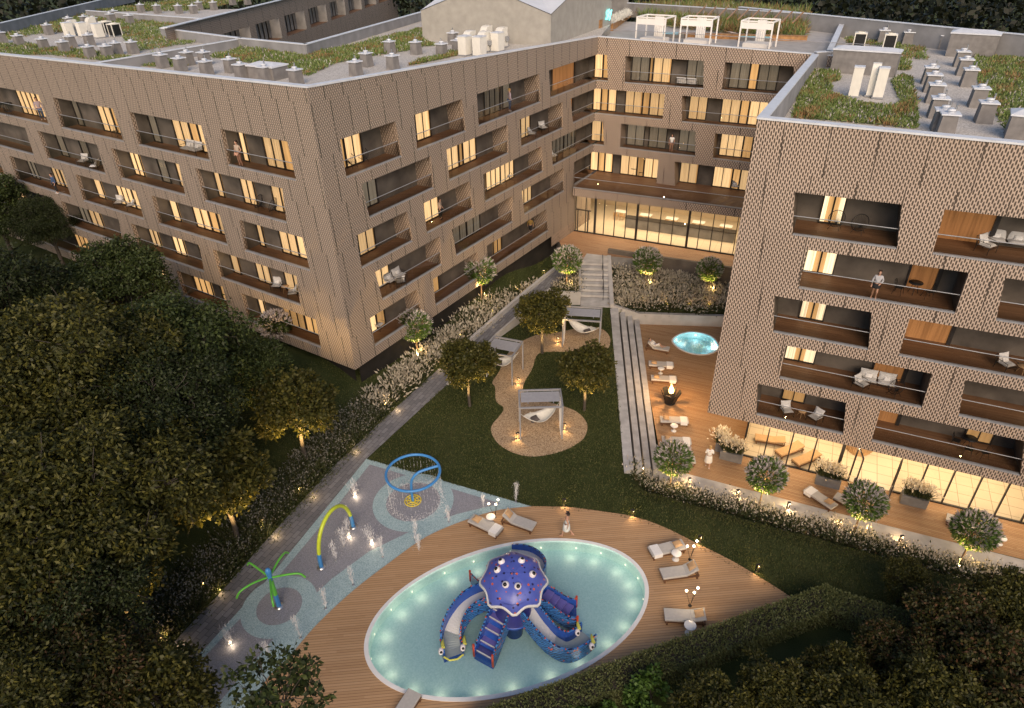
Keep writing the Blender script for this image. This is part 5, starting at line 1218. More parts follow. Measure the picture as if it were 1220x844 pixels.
def angle(p, q): return math.atan2(q.y - p.y, q.x - p.x)
# ---- loungers
def lounger(name, label, loc, rz, group, raised=0.0, mat='mattress_grey'):
    """2.05 m long, foot at -x, head at +x"""
    t = thing(name, label, 'sun lounger', loc, rz, group); mb = MB()
    for y in (-.34, .34): mb.box((0, y, .22), (2.0, .06, .09))
    for x in (-.97, .97, .35): mb.box((x, 0, .22), (.06, .62, .09))
    for i in range(8): mb.box((-.85 + i * .17, 0, .262), (.10, .62, .02))
    mb.build('frame', ['wood_frame'], t)
    for x in (-.9, .9):
        for y in (-.33, .33): MB().box((x, y, .105), (.08, .07, .21)).build('leg', ['wood_frame'], t)
    def pad(M, L):
        mb = MB(); h = .13; r = .035
        prof = [(-.36, .02), (-.335, 0), (.335, 0), (.36, .02), (.36, h - .03), (.33, h), (-.33, h), (-.36, h - .03)]
        vs = [(x, y, z) for x in (0, L) for y, z in prof]; fs = [[i, (i + 1) % 8, 8 + (i + 1) % 8, 8 + i] for i in range(8)] + [list(range(8))[::-1], list(range(8, 16))]
        mb.add(vs, fs, 0, M=M); return mb
    pad(Matrix.Translation((-1.02, 0, .275)), 1.32).build('mattress', [mat], t)
    pad(Matrix.Translation((.31, 0, .28)) @ Matrix.Rotation(-raised, 4, 'Y'), .74).build('backrest', [mat], t)
    if raised > .2: MB().tube([(.85, -.3, .26), (.31 + .5 * math.cos(raised), -.3, .28 + .5 * math.sin(raised))], .02, 6).build('strut', ['wood_frame'], t)
    return t
def lpt(t, x, y, z): return t.matrix_basis @ Vector((x, y, z)) if False else Matrix.Translation(t.location) @ Matrix.Rotation(t.rotation_euler.z, 4, 'Z') @ Vector((x, y, z))
pil = None
def pillow_mesh(mb, sx, sy, sz, n=8):
    vs = []; 
    for s in (1, -1):
        for i in range(n + 1):
            for j in range(n + 1):
                u, v = i / n * 2 - 1, j / n * 2 - 1; h = sz * max(0, (1 - u ** 4) * (1 - v ** 4)) ** .6; k = 1 - .06 * (1 - abs(u)) * (abs(v) > .99) - .06 * (1 - abs(v)) * (abs(u) > .99)
                vs.append((u * sx * k, v * sy * k, s * h))
    fs = []; m = (n + 1) ** 2
    for i in range(n):
        for j in range(n):
            a = i * (n + 1) + j; q = [a, a + n + 1, a + n + 2, a + 1]; fs.append(q); fs.append([x + m for x in q[::-1]])
    return mb.add(vs, fs, 0, smooth=True)
def pillow(label, loc, rz, tilt, mat='cushion_tan', s=1.0, group='tan cushions on the sun loungers'):
    mb = MB(); pillow_mesh(mb, .24 * s, .24 * s, .09 * s); o = mb.build('cushion', [mat]); o.location = loc; o.rotation_euler = (0, -tilt, rz); return tag(o, label, 'cushion', group)
def towel(label, loc, rz, w=.5):
    mb = MB(); prof = [(-.40, .18), (-.385, .40), (-.36, .425), (.36, .425), (.385, .40), (.40, .16)]
    for k in range(5): mb.quad((-w / 2, prof[k][0], prof[k][1]), (w / 2, prof[k][0], prof[k][1]), (w / 2, prof[k + 1][0], prof[k + 1][1]), (-w / 2, prof[k + 1][0], prof[k + 1][1]))
    o = mb.build('towel', ['towel_white']); so_ = o.modifiers.new('thickness', 'SOLIDIFY'); so_.thickness = .015; o.location = loc; o.rotation_euler = (0, 0, rz); return tag(o, label, 'towel', 'white towels on the sun loungers')
def put_lounger(foot, head, z, label, group, raised=0, tow=None, pill=None, mat='mattress_grey'):
    a, b = at(*foot, z + .35), at(*head, z + .35); c = (a + b) / 2; rz = angle(a, b)
    t = lounger('sun_lounger', label, (c.x, c.y, z), rz, group, raised, mat)
    if pill: 
        p = lpt(t, .62, .0, .50 if not raised else .50 + .32 * math.sin(raised)); 
        if raised: p = lpt(t, .31 + .38 * math.cos(raised), 0, .28 + .38 * math.sin(raised) + .22)
        pillow(pill, p, rz, raised + .15)
    if tow: towel(tow, (c.x, c.y, z) if False else lpt(t, -.68, 0, 0), rz)
    return t
ZD, ZP = Z_DECK + .003, L1 + .073
gD, gP = 'sun loungers on the timber terrace', 'sun loungers around the oval pool'
lo1 = put_lounger((799, 416.5), (768, 411), ZD, 'raised lounger on the terrace with a person in a white robe lying on it', gD, .75)
put_lounger((803.5, 435), (772.5, 433), ZD, 'flat lounger with a towel, next behind the white table nearest the hot tub', gD, 0, 'white towel on the flat lounger nearest the hot tub', 'tan cushion on the flat lounger nearest the hot tub')
put_lounger((807, 452), (775.5, 450), ZD, 'flat lounger with a towel just behind the fire bowl', gD, 0, 'white towel on the lounger just behind the fire bowl', 'tan cushion on the lounger just behind the fire bowl')
put_lounger((821, 501), (786, 499.5), ZD, 'flat lounger with a towel just in front of the fire bowl', gD, 0, 'white towel on the lounger just in front of the fire bowl', 'tan cushion on the lounger just in front of the fire bowl')
put_lounger((824.5, 526), (788, 523.5), ZD, 'flat lounger with a towel above the flowering tree at the seat steps', gD, 0, 'white towel on the lounger above the flowering tree', 'tan cushion on the lounger above the flowering tree')
put_lounger((829, 548), (792, 546), ZD, 'lounger half hidden behind the flowering tree at the foot of the seat steps', gD, 0)
put_lounger((961, 582), (994, 604), ZD, 'lounger standing askew before the glass front with a pale towel on its foot', gD, 0, 'pale towel on the askew lounger before the glass front', 'tan cushion on the askew lounger before the glass front')
put_lounger((999, 592), (1030, 607), ZD, 'lounger mostly hidden behind the flowering tree by the open doors', gD, 0)
put_lounger((1131, 617), (1170, 631), ZD, 'lounger hidden behind the flowering tree farthest along the terrace edge', gD, 0)
put_lounger((598, 634.5), (560, 616.5), ZP, 'lounger with tan cushion and towel above the pool, left one of a pair', gP, 0, 'white towel on the left lounger of the pair above the pool', 'tan cushion on the left lounger of the pair above the pool')
put_lounger((635, 627), (601, 615), ZP, 'lounger with raised back above the pool, right one of a pair', gP, .6, None, 'tan cushion on the raised lounger of the pair above the pool')
put_lounger((774, 658), (815, 648), ZP, 'lounger with a towel on its foot, topmost of three right of the pool', gP, 0, 'white towel on the topmost lounger right of the pool', 'tan cushion on the topmost lounger right of the pool')
put_lounger((787, 684), (832, 678), ZP, 'lounger with raised back, middle of three right of the pool', gP, .55, None, 'tan cushion on the middle lounger right of the pool')
put_lounger((791, 732), (841, 735), ZP, 'lounger with a slightly raised back, lowest of three right of the pool', gP, .3, None, 'tan cushion on the lowest lounger right of the pool')
put_lounger((488, 834), (470, 862), ZP, 'grey lounger cut by the bottom edge below the pool', gP, 0)

# ---- side tables, stalk lamps
def side_table(label, p, h=.5, r=.28, glow=False):
    t = thing('side_table', label, 'table', p, 0, 'white round side tables'); mb = MB()
    mb.lathe([(.001, 0), (.2, 0), (.2, .015), (.05, .04), (.001, .05)], n=16); mb.build('base', ['white_gloss'], t)
    MB().lathe([(.03, .03), (.022, h * .5), (.03, h - .02)], n=10).build('stem', ['white_gloss'], t)
    MB().lathe([(.001, h - .02), (r - .02, h - .02), (r, h - .01), (r, h + .005), (r - .01, h + .012), (.001, h + .012)], n=20).build('tabletop', ['white_gloss'], t); return t
side_table('white pedestal table between the two flat loungers nearest the hot tub', at(787, 445, ZD)); side_table('white pedestal table between the two loungers in front of the fire bowl', at(802.5, 513.5, ZD))
side_table('white pedestal table at the far right of the terrace beside the last flowering tree', at(1190, 648, ZD)); side_table('white pedestal table before the topmost lounger right of the pool', at(804.8, 666.5, ZP))
side_table('white pedestal table before the lowest lounger right of the pool', at(820.6, 754.5, ZP), .62, .3); side_table('white table glowing between the pair of loungers above the pool', at(585, 623, ZP))
def stalk_lamp(label, p, rz):
    t = thing('stalk_lamp', label, 'lamp', p, rz, 'slender stalk lamps on the pool deck'); MB().lathe([(.001, 0), (.1, 0), (.1, .02), (.001, .03)], n=12).build('base', ['black_metal'], t)
    for dx, h in ((-.32, 1.15), (.24, 1.35), (.10, 1.0)):
        s = MB().tube([(0, 0, .02), (dx * .5, 0, h * .5), (dx, 0, h)], .012, 6).build('stalk', ['black_metal'], t); MB().ball((dx, 0, h + .05), .065).build('globe', ['orb'], s)
    point('stalk', p + Vector((0, -.12, 1.1)), 13, (1, .72, .40), .06)
    return t
stalk_lamp('three-headed stalk lamp beside the pair of loungers above the pool', at(589.5, 616.6, ZP), .2); stalk_lamp('three-headed stalk lamp beside the topmost lounger right of the pool', at(822, 667, ZP), .3); stalk_lamp('three-headed stalk lamp between the lower two loungers right of the pool', at(822, 722, ZP), 0)

# ---- bollards
bo0 = None
def bollard(label, p, h=.55, e=10, group='small square bollard lights'):
    global bo0
    if bo0 is None:
        bo0 = t = thing('bollard_light', label, 'bollard light', p, 0, group)
        mb = MB()
        for x in (-.07, .07): mb.box((x, 0, .27), (.025, .1, .54))
        mb.box((0, 0, .012), (.2, .14, .024)); mb.build('post', ['dark_frame'], t); MB().box((0, 0, .53), (.2, .12, .06)).build('cap', ['dark_frame'], t); MB().box((0, 0, .49), (.11, .08, .014)).build('lamp', ['lamp_glow'], t)
    else: t = dup(bo0, p, 0, label, group)
    point('bollard', Vector(p) + Vector((0, 0, .38)), e, (1, .62, .27), .04); return t
for (px, py, zf, lab, e) in [(616.8, 523, L1, 'bollard light at the left front post of the front pergola', 22), (672.5, 512.5, L1, 'bollard light at the right side of the front pergola', 22), (617.5, 457.5, L1, 'bollard light at the narrow waist of the gravel bed', 24), (664.5, 408.5, L1, 'bollard light between the two far pergolas on the gravel', 24),
    (672, 602.5, L1, 'bollard light at the lawn edge above the woman in the white towel', 11), (752.8, 615.5, L1, 'bollard light at the lawn edge midway between woman and right loungers', 11), (833, 646.5, L1, 'bollard light at the deck edge behind the topmost right lounger', 12), (901.6, 681, L1, 'bollard light at the deck edge nearest the deck tip', 12),
    (765.6, 563, ZD, 'bollard light at the very foot of the seat steps', 26), (820.7, 577, ZD, 'bollard light at the terrace edge below the woman in the robe', 26), (878, 591, ZD, 'bollard light at the terrace edge left of the second flowering tree', 26), (938.4, 606, ZD, 'bollard light at the terrace edge between second and third flowering trees', 26), (999.7, 627.5, ZD, 'bollard light at the terrace edge beside the third flowering tree', 26), (1072, 646, ZD, 'bollard light at the terrace edge before the last flowering tree', 26)]:
    bollard(lab, at(px, py, zf), e=e)
for i, (px, py, lab) in enumerate([(648, 320, 'bollard light in the grasses at the top of the ramp'), (615, 347, 'bollard light in the grasses midway up the ramp'), (587, 375, 'bollard light in the grasses behind the middle pergola'), (548, 404, 'bollard light in the grasses where the ramp begins'), (510, 437, 'bollard light in the white grasses below the first flowering tree'), (460.5, 486, 'bollard light at the path just above the round blue ring'),
    (409.5, 535, 'bollard light beside the clipped tree left of the path'), (358.6, 588, 'bollard light in the flowers left of the lime arch'), (312.7, 634, 'bollard light in the flowers opposite the water mast'), (245, 700, 'bollard light in the flowers low on the path'), (196, 765, 'bollard light at the lowest end of the path')]):
    p = at(px, py, 1.2)
    for _ in range(4): p = at(px, py, gz(p.x, p.y))
    bollard(lab, (p.x, p.y, gz(p.x, p.y)), e=17); q_ = p - pathn * 1.0; point('pathlight', (q_.x, q_.y, max(p.z, L1) + .26), 6, (1, .66, .32), .05)
for i, px in enumerate([(745, 366), (768, 369), (795, 371), (822, 371), (846, 372), (735, 331)]):
    p = at(*px, .2); point('bedlight', (p.x, p.y + .5, .75), 16, (1, .55, .2), .06)

# ---- pergolas with hammocks
def pergola(label, corners_px, zb_, hgt, rows=7, screen='right'):
    """corners: front left, front right foot pixels, and the back left one"""
    fl, fr, bl = [at(x, y, zb_) for x, y in corners_px]; rz = angle(fl, fr); W_ = (fr - fl).length; D_ = abs((bl - fl).dot(Vector((-math.sin(rz), math.cos(rz), 0)))); D_ = min(max(D_, 2.0), 3.0)
    t = thing('pergola', label, 'pergola', fl, rz, 'grey pergolas on the gravel bed'); q = .1
    for x in (0, W_):
        for y in (0, D_): MB().box((x, y, hgt / 2), (q, q, hgt)).build('post', ['grey_metal'], t)
    mb = MB()
    for y in (0, D_): mb.box((W_ / 2, y, hgt + .06), (W_ + q, q, .12))
    for x in (0, W_): mb.box((x, D_ / 2, hgt + .06), (q, D_ - q, .12))
    mb.build('roof_frame', ['grey_metal'], t); mb = MB()
    for i in range(rows):
        y = D_ * (.36 + .58 * i / rows); T = Matrix.Translation((W_ / 2, y, hgt + .05)) @ Matrix.Rotation(.35, 4, 'X'); mb.box((0, 0, 0), (W_ - .2, D_ * .052, .02), M=T)
    for x in (W_ * .2, W_ * .8): mb.box((x, D_ * .62, hgt + .0), (.05, D_ * .7, .05))
    mb.build('louvre_roof', ['grey_metal'], t)
    if screen:
        mb = MB(); x = W_ - .06 if screen == 'right' else .06
        for i in range(4): mb.box((x, .35 + i * .28, hgt / 2), (.04, .1, hgt - .05))
        mb.build('slat_screen', ['white_metal'], t)
    return t, W_, D_
def hammock(label, clabel, t, W_, D_, h=1.75, flip=1):
    h0 = Vector((.08, D_ * .28, h)); h1 = Vector((W_ - .1, D_ * .72, h + .25))
    if flip < 0: h0, h1 = Vector((W_ - .08, D_ * .25, h)), Vector((.1, D_ * .75, h + .25))
    o = thing('hammock', label, 'hammock', t.location, t.rotation_euler.z, 'white hammocks slung in the pergolas'); n, m = 16, 8; vs = []; sd = (h1 - h0).cross(Vector((0, 0, 1))).normalized()
    for i in range(n + 1):
        s = i / n; c = h0.lerp(h1, s); c.z -= 1.15 * 4 * s * (1 - s) * .85; w = .62 * math.sin(math.pi * min(1, max(0, (s - .08) / .84))) ** .6 if .08 < s < .92 else .02
        for j in range(m + 1): k = j / m * 2 - 1; vs.append(c + sd * (k * w) + Vector((0, 0, .28 * abs(k) ** 2 * min(1, w * 2))))
    fs = [[i * (m + 1) + j, (i + 1) * (m + 1) + j, (i + 1) * (m + 1) + j + 1, i * (m + 1) + j + 1] for i in range(n) for j in range(m)]
    mb = MB(); mb.add(vs, fs, 0, smooth=True); s = .66; c = h0.lerp(h1, s); c.z -= 1.15 * 4 * s * (1 - s) * .85
    e = mb.build('cloth', ['hammock_cloth'], o); e.modifiers.new('thickness', 'SOLIDIFY').thickness = .02
    mb = MB()
    for k in range(7):                                                    # the hanging fringe
        s0 = .3 + .055 * k; c0 = h0.lerp(h1, s0); c0.z -= 1.15 * 4 * s0 * (1 - s0) * .85; a = c0 + sd * (-.62 * flip); a.z += .25
        mb.quad(a, a + (h1 - h0) * .05, a + (h1 - h0) * .05 + Vector((0, 0, -.55)), a + Vector((0, 0, -.55 - .05 * (k % 2))))
    mb.build('fringe', ['hammock_cloth'], o); MB().tube([h0, h0.lerp(h1, .08) - Vector((0, 0, .25))], .015, 5).build('rope', ['hammock_cloth'], o); MB().tube([h1, h1.lerp(h0, .08) - Vector((0, 0, .25))], .015, 5).build('rope', ['hammock_cloth'], o)
    s = .34; c = h0.lerp(h1, s); c.z -= 1.15 * 4 * s * (1 - s) * .85 - .12; w = Matrix.Translation(t.location) @ Matrix.Rotation(t.rotation_euler.z, 4, 'Z') @ c
    pillow(clabel, w, t.rotation_euler.z + .4, .2, 'dark_cushion', 1.3, 'dark cushions in the hammocks')
zg = L1 + .02
t, W_, D_ = pergola('pergola nearest the camera, on the wide round end of the gravel bed', [(620, 524), (669.5, 522.5), (615.5, 504)], zg, 2.65); hammock('white hammock in the pergola nearest the camera', 'dark cushion in the hammock nearest the camera', t, W_, D_)
t, W_, D_ = pergola('middle pergola on the gravel bed beside the ramp wall', [(577, 452), (610.5, 459), (582, 432)], zg, 2.5, 7, 'left'); hammock('white hammock in the middle pergola beside the ramp', 'dark cushion in the middle pergola hammock', t, W_, D_)
t, W_, D_ = pergola('farthest pergola on the gravel bed by the stone stair', [(670, 413), (713.5, 416), (678, 397)], zg, 2.55, 7, 'left'); hammock('white hammock in the farthest pergola by the stone stair', 'dark cushion in the farthest hammock by the stair', t, W_, D_, flip=-1)

# ---- planters with pale grasses, fire bowl
def grass_pot(label, px, z, w, d, h, rz, seed):
    p = at(*px, z); t = thing('planter_box', label, 'planter', p, rz, 'grey planters of cream grasses'); mb = MB()
    mb.prism([(-w / 2, -d / 2), (w / 2, -d / 2), (w / 2, d / 2), (-w / 2, d / 2)], 0, h, 0); mb.build('box', ['planter_grey'], t)
    rng = np.random.default_rng(seed); n = 700; b = np.stack([rng.uniform(-w / 2, w / 2, n) * .9, rng.uniform(-d / 2, d / 2, n) * .9, np.full(n, h)], 1); D = rng.normal(size=(n, 3)) * .28 + np.array([0, 0, 1.])
    V, F = leaves(b, D, .75 * rng.uniform(.6, 1.1, n), .03, rng); k = 420; P = b[:k] + unit(D[:k]) * (.85 * rng.uniform(.7, 1.15, k))[:, None]; V2, F2 = leaves(P, D[:k] + rng.normal(size=(k, 3)) * .4, .26 * rng.uniform(.6, 1.3, k), .05, rng)
    Vc, Fc, Mc = cat((V, F, 0), (V2, F2, 1)); npmesh('grass', Vc, Fc, ['bed_green', 'plume_cream'], Mc, t); return t
grass_pot('tall square planter of cream grass at the corner of the glass front', (857, 536), ZD, .6, .6, .75, sa, 201); grass_pot('long planter of cream grass at the left end of the glass front', (870.5, 547), ZD, 1.5, .6, .7, sa, 202)
grass_pot('planter of cream grass left of the open glass doors', (985, 577), ZD, 1.5, .6, .7, sa, 203); grass_pot('planter of cream grass right of the open glass doors', (1087, 600), ZD, 1.5, .6, .7, sa, 204)
p = at(798, 480, ZD); t = thing('fire_bowl', 'black angular fire bowl burning on the timber terrace', 'fire bowl', p); MB().lathe([(.001, 0), (.42, 0), (.42, .03), (.001, .04)], n=20).build('base', ['black_metal'], t)
mb = MB(); 
for a in range(6):
    w = a * 1.047; c, s = math.cos(w), math.sin(w); mb.box((c * .28, s * .28, .62), (.07, .42, 1.25), 0, w, Matrix.Translation((0, 0, .03)) @ Matrix.Rotation(.38, 4, Vector((-s, c, 0))))
mb.build('bowl', ['black_metal'], t); mb = MB()
for k in range(7): a = k * .9; mb.tube([(.12 * math.cos(a), .12 * math.sin(a), 1.0), (.16 * math.cos(a + .4), .16 * math.sin(a + .4), 1.25), (.08 * math.cos(a), .08 * math.sin(a), 1.5 + .12 * (k % 3))], [.06, .05, .008], 6)
mb.build('fire', ['flame'], t); point('fire', p + Vector((0, 0, 1.85)), 330, (1, .58, .24), .4)

# ---- splash pad toys
zp = L1 + .035
p = at(492, 597, zp); t = thing('spray_ring', 'big blue spray ring on a curved stem over a yellow grate', 'water toy', p); ctr = at(492, 563, L1 + 2.35) - p; rr_ = (at(523.5, 565, L1 + 2.35) - at(460.5, 562, L1 + 2.35)).length / 2
MB().tube([ctr + Vector((rr_ * math.cos(a), rr_ * math.sin(a), 0)) for a in np.linspace(0, 2 * math.pi, 49)[:-1]], .085, 10, 0, closed=True).build('ring', ['paint_blue'], t)
e = ctr + Vector((rr_ * math.cos(.35), rr_ * math.sin(.35), 0)); MB().tube([Vector(q) for q in catmull([(0, 0, 0), (.0, .0, 1.0), (.12, .05, 1.75), (.6, .2, 2.2), (e.x, e.y, e.z)], 5, False)], .085, 10).build('stem', ['paint_blue'], t)
mb = MB()
for r in (.18, .34, .5): mb.tube([(r * math.cos(a), r * math.sin(a), .03) for a in np.linspace(0, 6.283, 25)[:-1]], .035, 6, closed=True)
for k in range(8): a = k * .785; mb.tube([(.1 * math.cos(a), .1 * math.sin(a), .03), (.52 * math.cos(a), .52 * math.sin(a), .03)], .03, 5)
mb.build('grate', ['paint_yellow'], t)
rng = np.random.default_rng(301); n = 750; a = rng.uniform(0, 6.283, n); a = np.round(a / .13) * .13 + rng.normal(size=n) * .006; z = rng.uniform(.05, ctr.z, n)
V, F = leaves(np.stack([ctr.x + rr_ * np.cos(a), ctr.y + rr_ * np.sin(a), z], 1), rng.normal(size=(n, 3)) * .04 + np.array([0, 0, -1.]), .22 * rng.uniform(.4, 1.4, n), .010, rng)
a2 = rng.uniform(0, 6.283, 1500); r2 = rr_ * (1 + rng.normal(size=1500) * .10); V2, F2 = leaves(np.stack([ctr.x + r2 * np.cos(a2), ctr.y + r2 * np.sin(a2), rng.uniform(.0, .15, 1500)], 1), rng.normal(size=(1500, 3)), .06, .02, rng)
Vc, Fc, Mc = cat((V, F, 0), (V2, F2, 0)); npmesh('falling_water', Vc, Fc, ['spray'], Mc, t)
fa, fb = at(383, 676, zp), at(421, 628, zp); t = thing('spray_arch', 'lime green spray arch with blue feet on the splash pad', 'water toy', fa); d = fb - fa; pts = []
for i in range(25): s = i / 24; w = math.pi * s; pts.append(Vector((d.x * (.5 - .5 * math.cos(w)), d.y * (.5 - .5 * math.cos(w)), 2.75 * math.sin(w) ** .75)))
MB().tube(pts[2:-2], .11, 10).build('arch', ['paint_lime'], t)
for q, r in ((pts[0], pts[:3]), (pts[-1], pts[-3:])): f_ = MB().tube(r, .12, 10).build('foot', ['paint_blue'], t); MB().lathe([(.001, 0), (.24, 0), (.24, .04), (.12, .08)], (q.x, q.y, 0), 16).build('flange', ['steel'], f_)
p = at(332.5, 722.5, zp); t = thing('spray_mast', 'spray mast with five bent green arms on a blue pole', 'water toy', p); H_ = 2.75
m_ = MB().lathe([(.13, 0), (.12, .95)], n=12).build('pole_base', ['paint_blue'], t); MB().lathe([(.001, 0), (.26, 0), (.26, .04), (.13, .08)], n=16).build('flange', ['steel'], m_); MB().lathe([(.12, .95), (.11, 2.1)], n=12).build('pole', ['paint_green'], t); MB().lathe([(.115, 2.1), (.13, 2.5), (.15, 2.75), (.1, 2.9), (.001, 2.93)], n=12).build('pole_top', ['paint_blue'], t)
for k in range(5):
    a = k * 1.2566 + .05; c, s = math.cos(a), math.sin(a); L_ = 1.75; MB().tube([Vector(q) for q in catmull([(.05 * c, .05 * s, 2.25 + .1 * (k % 2)), (L_ * .5 * c, L_ * .5 * s, 2.4 + .1 * (k % 2)), (L_ * .85 * c, L_ * .85 * s, 2.42), (L_ * c, L_ * s, 2.12)], 5, False)], .055, 8).build('arm', ['paint_green'], t)
jet0 = None
def jet_geo(seed, h, n=240, w=.1):
    rng = np.random.default_rng(seed); z = h * rng.uniform(0, 1, n) ** .8; k = .25 + z / h; x = rng.normal(size=n) * w * k * .7; y = rng.normal(size=n) * w * k * .7
    lean = np.array([rng.normal() * .05, rng.normal() * .05]); P = np.stack([x + lean[0] * z, y + lean[1] * z, z], 1); D = rng.normal(size=(n, 3)) * .25 + np.array([0, 0, 1.])
    V, F = leaves(P, D, .22 * rng.uniform(.4, 1.5, n), .012 * rng.uniform(.4, 1.4, n), rng); m = n // 2
    P2 = np.stack([rng.normal(size=m) * w * 1.5, rng.normal(size=m) * w * 1.5, h * rng.uniform(0, 1, m)], 1); V2, F2 = leaves(P2, rng.normal(size=(m, 3)), .045, .014, rng); return cat((V, F, 0), (V2, F2, 0))
JETS = [(499, 656, 1.3, 'double water jet at the left edge of the blue ring', .1), (423, 592, 1.2, 'splashing water jet in the upper corner of the pad', .2), (401, 668, 1.35, 'foaming water jet at the near foot of the lime arch', .12), (410, 652, 1.4, 'foaming water jet just inside the middle of the lime arch', .16), (416, 640, 1.3, 'foaming water jet at the far foot of the lime arch', .14), (443, 648, 1.3, 'spreading water jet right of the lime arch', .24), (456, 664, 1.5, 'thin water jet on the teal border right of the lime arch', .09),
        (495, 644, 1.5, 'water jet in front of the yellow grate', .1), (535, 622, 1.2, 'water jet at the right edge of the blue ring', .1), (576, 604, .9, 'faint water jet left of the pair of loungers', .06), (614.5, 598, 1.5, 'lone tall water jet in front of the lawn', .08), (421, 697, 1.3, 'water jet on the teal border, third from the bottom', .12), (388, 725, 1.4, 'water jet on the teal border nearest the spray mast', .09), (358, 760, 1.6, 'tall water jet on the teal border below the spray mast', .1), (322, 782, 1.2, 'water jet behind the thin birch at the bottom', .12), (275, 768, 1.3, 'broad splashing jet left of the spray mast, by the path', .22)]
for i, (px, py, h, lab, w) in enumerate(JETS):
    p = at(px, py, zp); V, F, Mi = jet_geo(320 + i, h, 300 if w > .15 else 200, w); t = thing('water_jet', lab, 'water jet', p, 0, 'water jets on the splash pad'); npmesh('spray', V, F, ['spray'], Mi, t); MB().lathe([(.001, .01), (.07, .01), (.08, 0)], n=10).build('nozzle', ['lamp_glow' if i in (1, 4, 5) else 'steel'], t)
    if i in (1, 4, 5, 15): point('jet', p + Vector((.1, -.1, .2)), 4, (1, .75, .5), .04)

# ---- the octopus slide
def spotted(name, c, spots, dark, wave=0, sc=5):
    t = NT(name); ob = t.obj(); v = t.n('ShaderNodeTexVoronoi'); v.inputs['Scale'].default_value = sc; t.l(ob, v.inputs['Vector']); w = t.n('ShaderNodeTexWhiteNoise'); t.l(v.outputs['Position'], w.inputs[0])
    dot = t.math('LESS_THAN', v.outputs['Distance'], .28); col = t.mix(t.math('GREATER_THAN', w.outputs[0], .5), spots, dark); base = c
    if wave:
        wv = t.n('ShaderNodeTexWave'); wv.bands_direction = 'Z'; wv.inputs['Scale'].default_value = 2.4; wv.inputs['Distortion'].default_value = 5; wv.inputs['Detail Scale'].default_value = 2.5; t.l(ob, wv.inputs[0]); base = t.mix(t.math('LESS_THAN', wv.outputs[1], .40), c, dark)
    else:
        nz = t.noise(ob, 2, 3); base = t.mix(nz, tuple(x * .8 for x in c), tuple(min(1, x * 1.25) for x in c))
    sel = t.math('MULTIPLY', dot, t.math('GREATER_THAN', t.math('FRACT', t.math('MULTIPLY', w.outputs[0], 7.1)), .25))
    t.base(t.mix(sel, base, col), .28, 0, .5); return t
spotted('octopus_dome', (.075, .105, .42), (.52, .10, .04), (.018, .014, .08), 0, 4.6); spotted('octopus_arm', (.05, .19, .50), (.50, .075, .025), (.008, .014, .07), 1, 5)
noisy('octopus_inner', (.02, .075, .36), .1, 2, .25); noisy('octopus_body', (.03, .032, .18), .12, 2, .3); noisy('octopus_step', (.12, .11, .36), .1, 3, .4); noisy('slide_white', (.56, .57, .57), .05, 2, .3); noisy('orange_knob', (.50, .07, .03), .1, 3, .4); noisy('eye_white', (.78, .74, .76), .04, 3, .25); noisy('eye_black', (.012, .012, .014), .1, 3, .2); noisy('fish_yellow', (.55, .55, .10), .1, 3, .3)
oc = at(612, 728, 2.0); OB = Vector((oc.x, oc.y, .33)); oct_ = thing('octopus_slide', 'blue and violet octopus water slide with goggle eyes standing in the oval pool', 'water slide', OB)
def oloc(px, py, z): return at(px, py, z) - OB
# dome: scalloped umbrella
n = 64; rings = [(0, 1.0), (.25, .97), (.5, .86), (.75, .66), (.92, .38), (1.0, .16)]; vs = []; RD = 1.55; DC = at(612, 691, 3.9) - OB; dzc = DC.z
def dome_pt(a, r): 
    k = abs(math.sin(4 * a)); sc_ = 1.08 - .16 * k * r ** 3; z = 0.62 * (1 - r ** 2.0) ** .8 if r < 1 else 0
    rib = -.10 * abs(math.sin(4 * a)) ** .6 * r * (1 - .4 * r); x, y, z = RD * r * sc_ * math.cos(a), RD * r * sc_ * math.sin(a), z - .30 * r ** 4 + .26 * k * r ** 5 + rib
    tl = .20; return Vector((DC.x + x, DC.y + y * math.cos(tl) - z * math.sin(tl), dzc + z * math.cos(tl) + y * math.sin(tl)))
rl_ = [0.02, .15, .3, .45, .6, .72, .83, .92, 1.0]; vs = [dome_pt(2 * math.pi * j / n + .25, r) for r in rl_ for j in range(n)]
fs = [[i * n + j, i * n + (j + 1) % n, (i + 1) * n + (j + 1) % n, (i + 1) * n + j] for i in range(len(rl_) - 1) for j in range(n)] + [list(range(n))]
dm = MB().add(vs, fs, 0, smooth=True).build('dome', ['octopus_dome'], oct_); dm.modifiers.new('thickness', 'SOLIDIFY').thickness = .05
MB().tube([dome_pt(2 * math.pi * j / n + .25, 1.0) for j in range(n)], .095, 8, 0, closed=True).build('rim', ['slide_white'], oct_)
for px, py in [(598, 668.3), (592.5, 678), (622, 667.5), (634.5, 684.3), (602.5, 695.8), (617, 697)]:
    best = min(((Vector(dome_pt(a, r)) + OB, a, r) for a in np.linspace(0, 6.28, 90) for r in np.linspace(.3, .9, 13)), key=lambda q: (at(px, py, q[0].z + .1) - q[0] - Vector((0, 0, .1))).length)
    c = best[0] - OB + Vector((0, 0, .10)); e = MB().ball(c - Vector((0, 0, .04)), .18, n=14).build('eye', ['eye_white'], dm); dirn = Vector((c.x - DC.x, c.y - DC.y, .0)).normalized() * .10 + Vector((0, -.06, .175)); MB().ball(c + dirn * .55 - Vector((0, 0, .03)), .10, n=12).build('pupil', ['eye_black'], dm) if False else MB().ball(c + dirn * .55 - Vector((0, 0, .03)), .10, n=12).build('pupil', ['eye_black'], dm)
MB().lathe([(1.0, 1.5), (.92, 1.9), (.80, 2.3), (.72, 2.7), (.76, 3.05), (.95, 3.35), (1.05, 3.5)], (0, 0, 0), 28).build('trunk', ['octopus_body'], oct_)
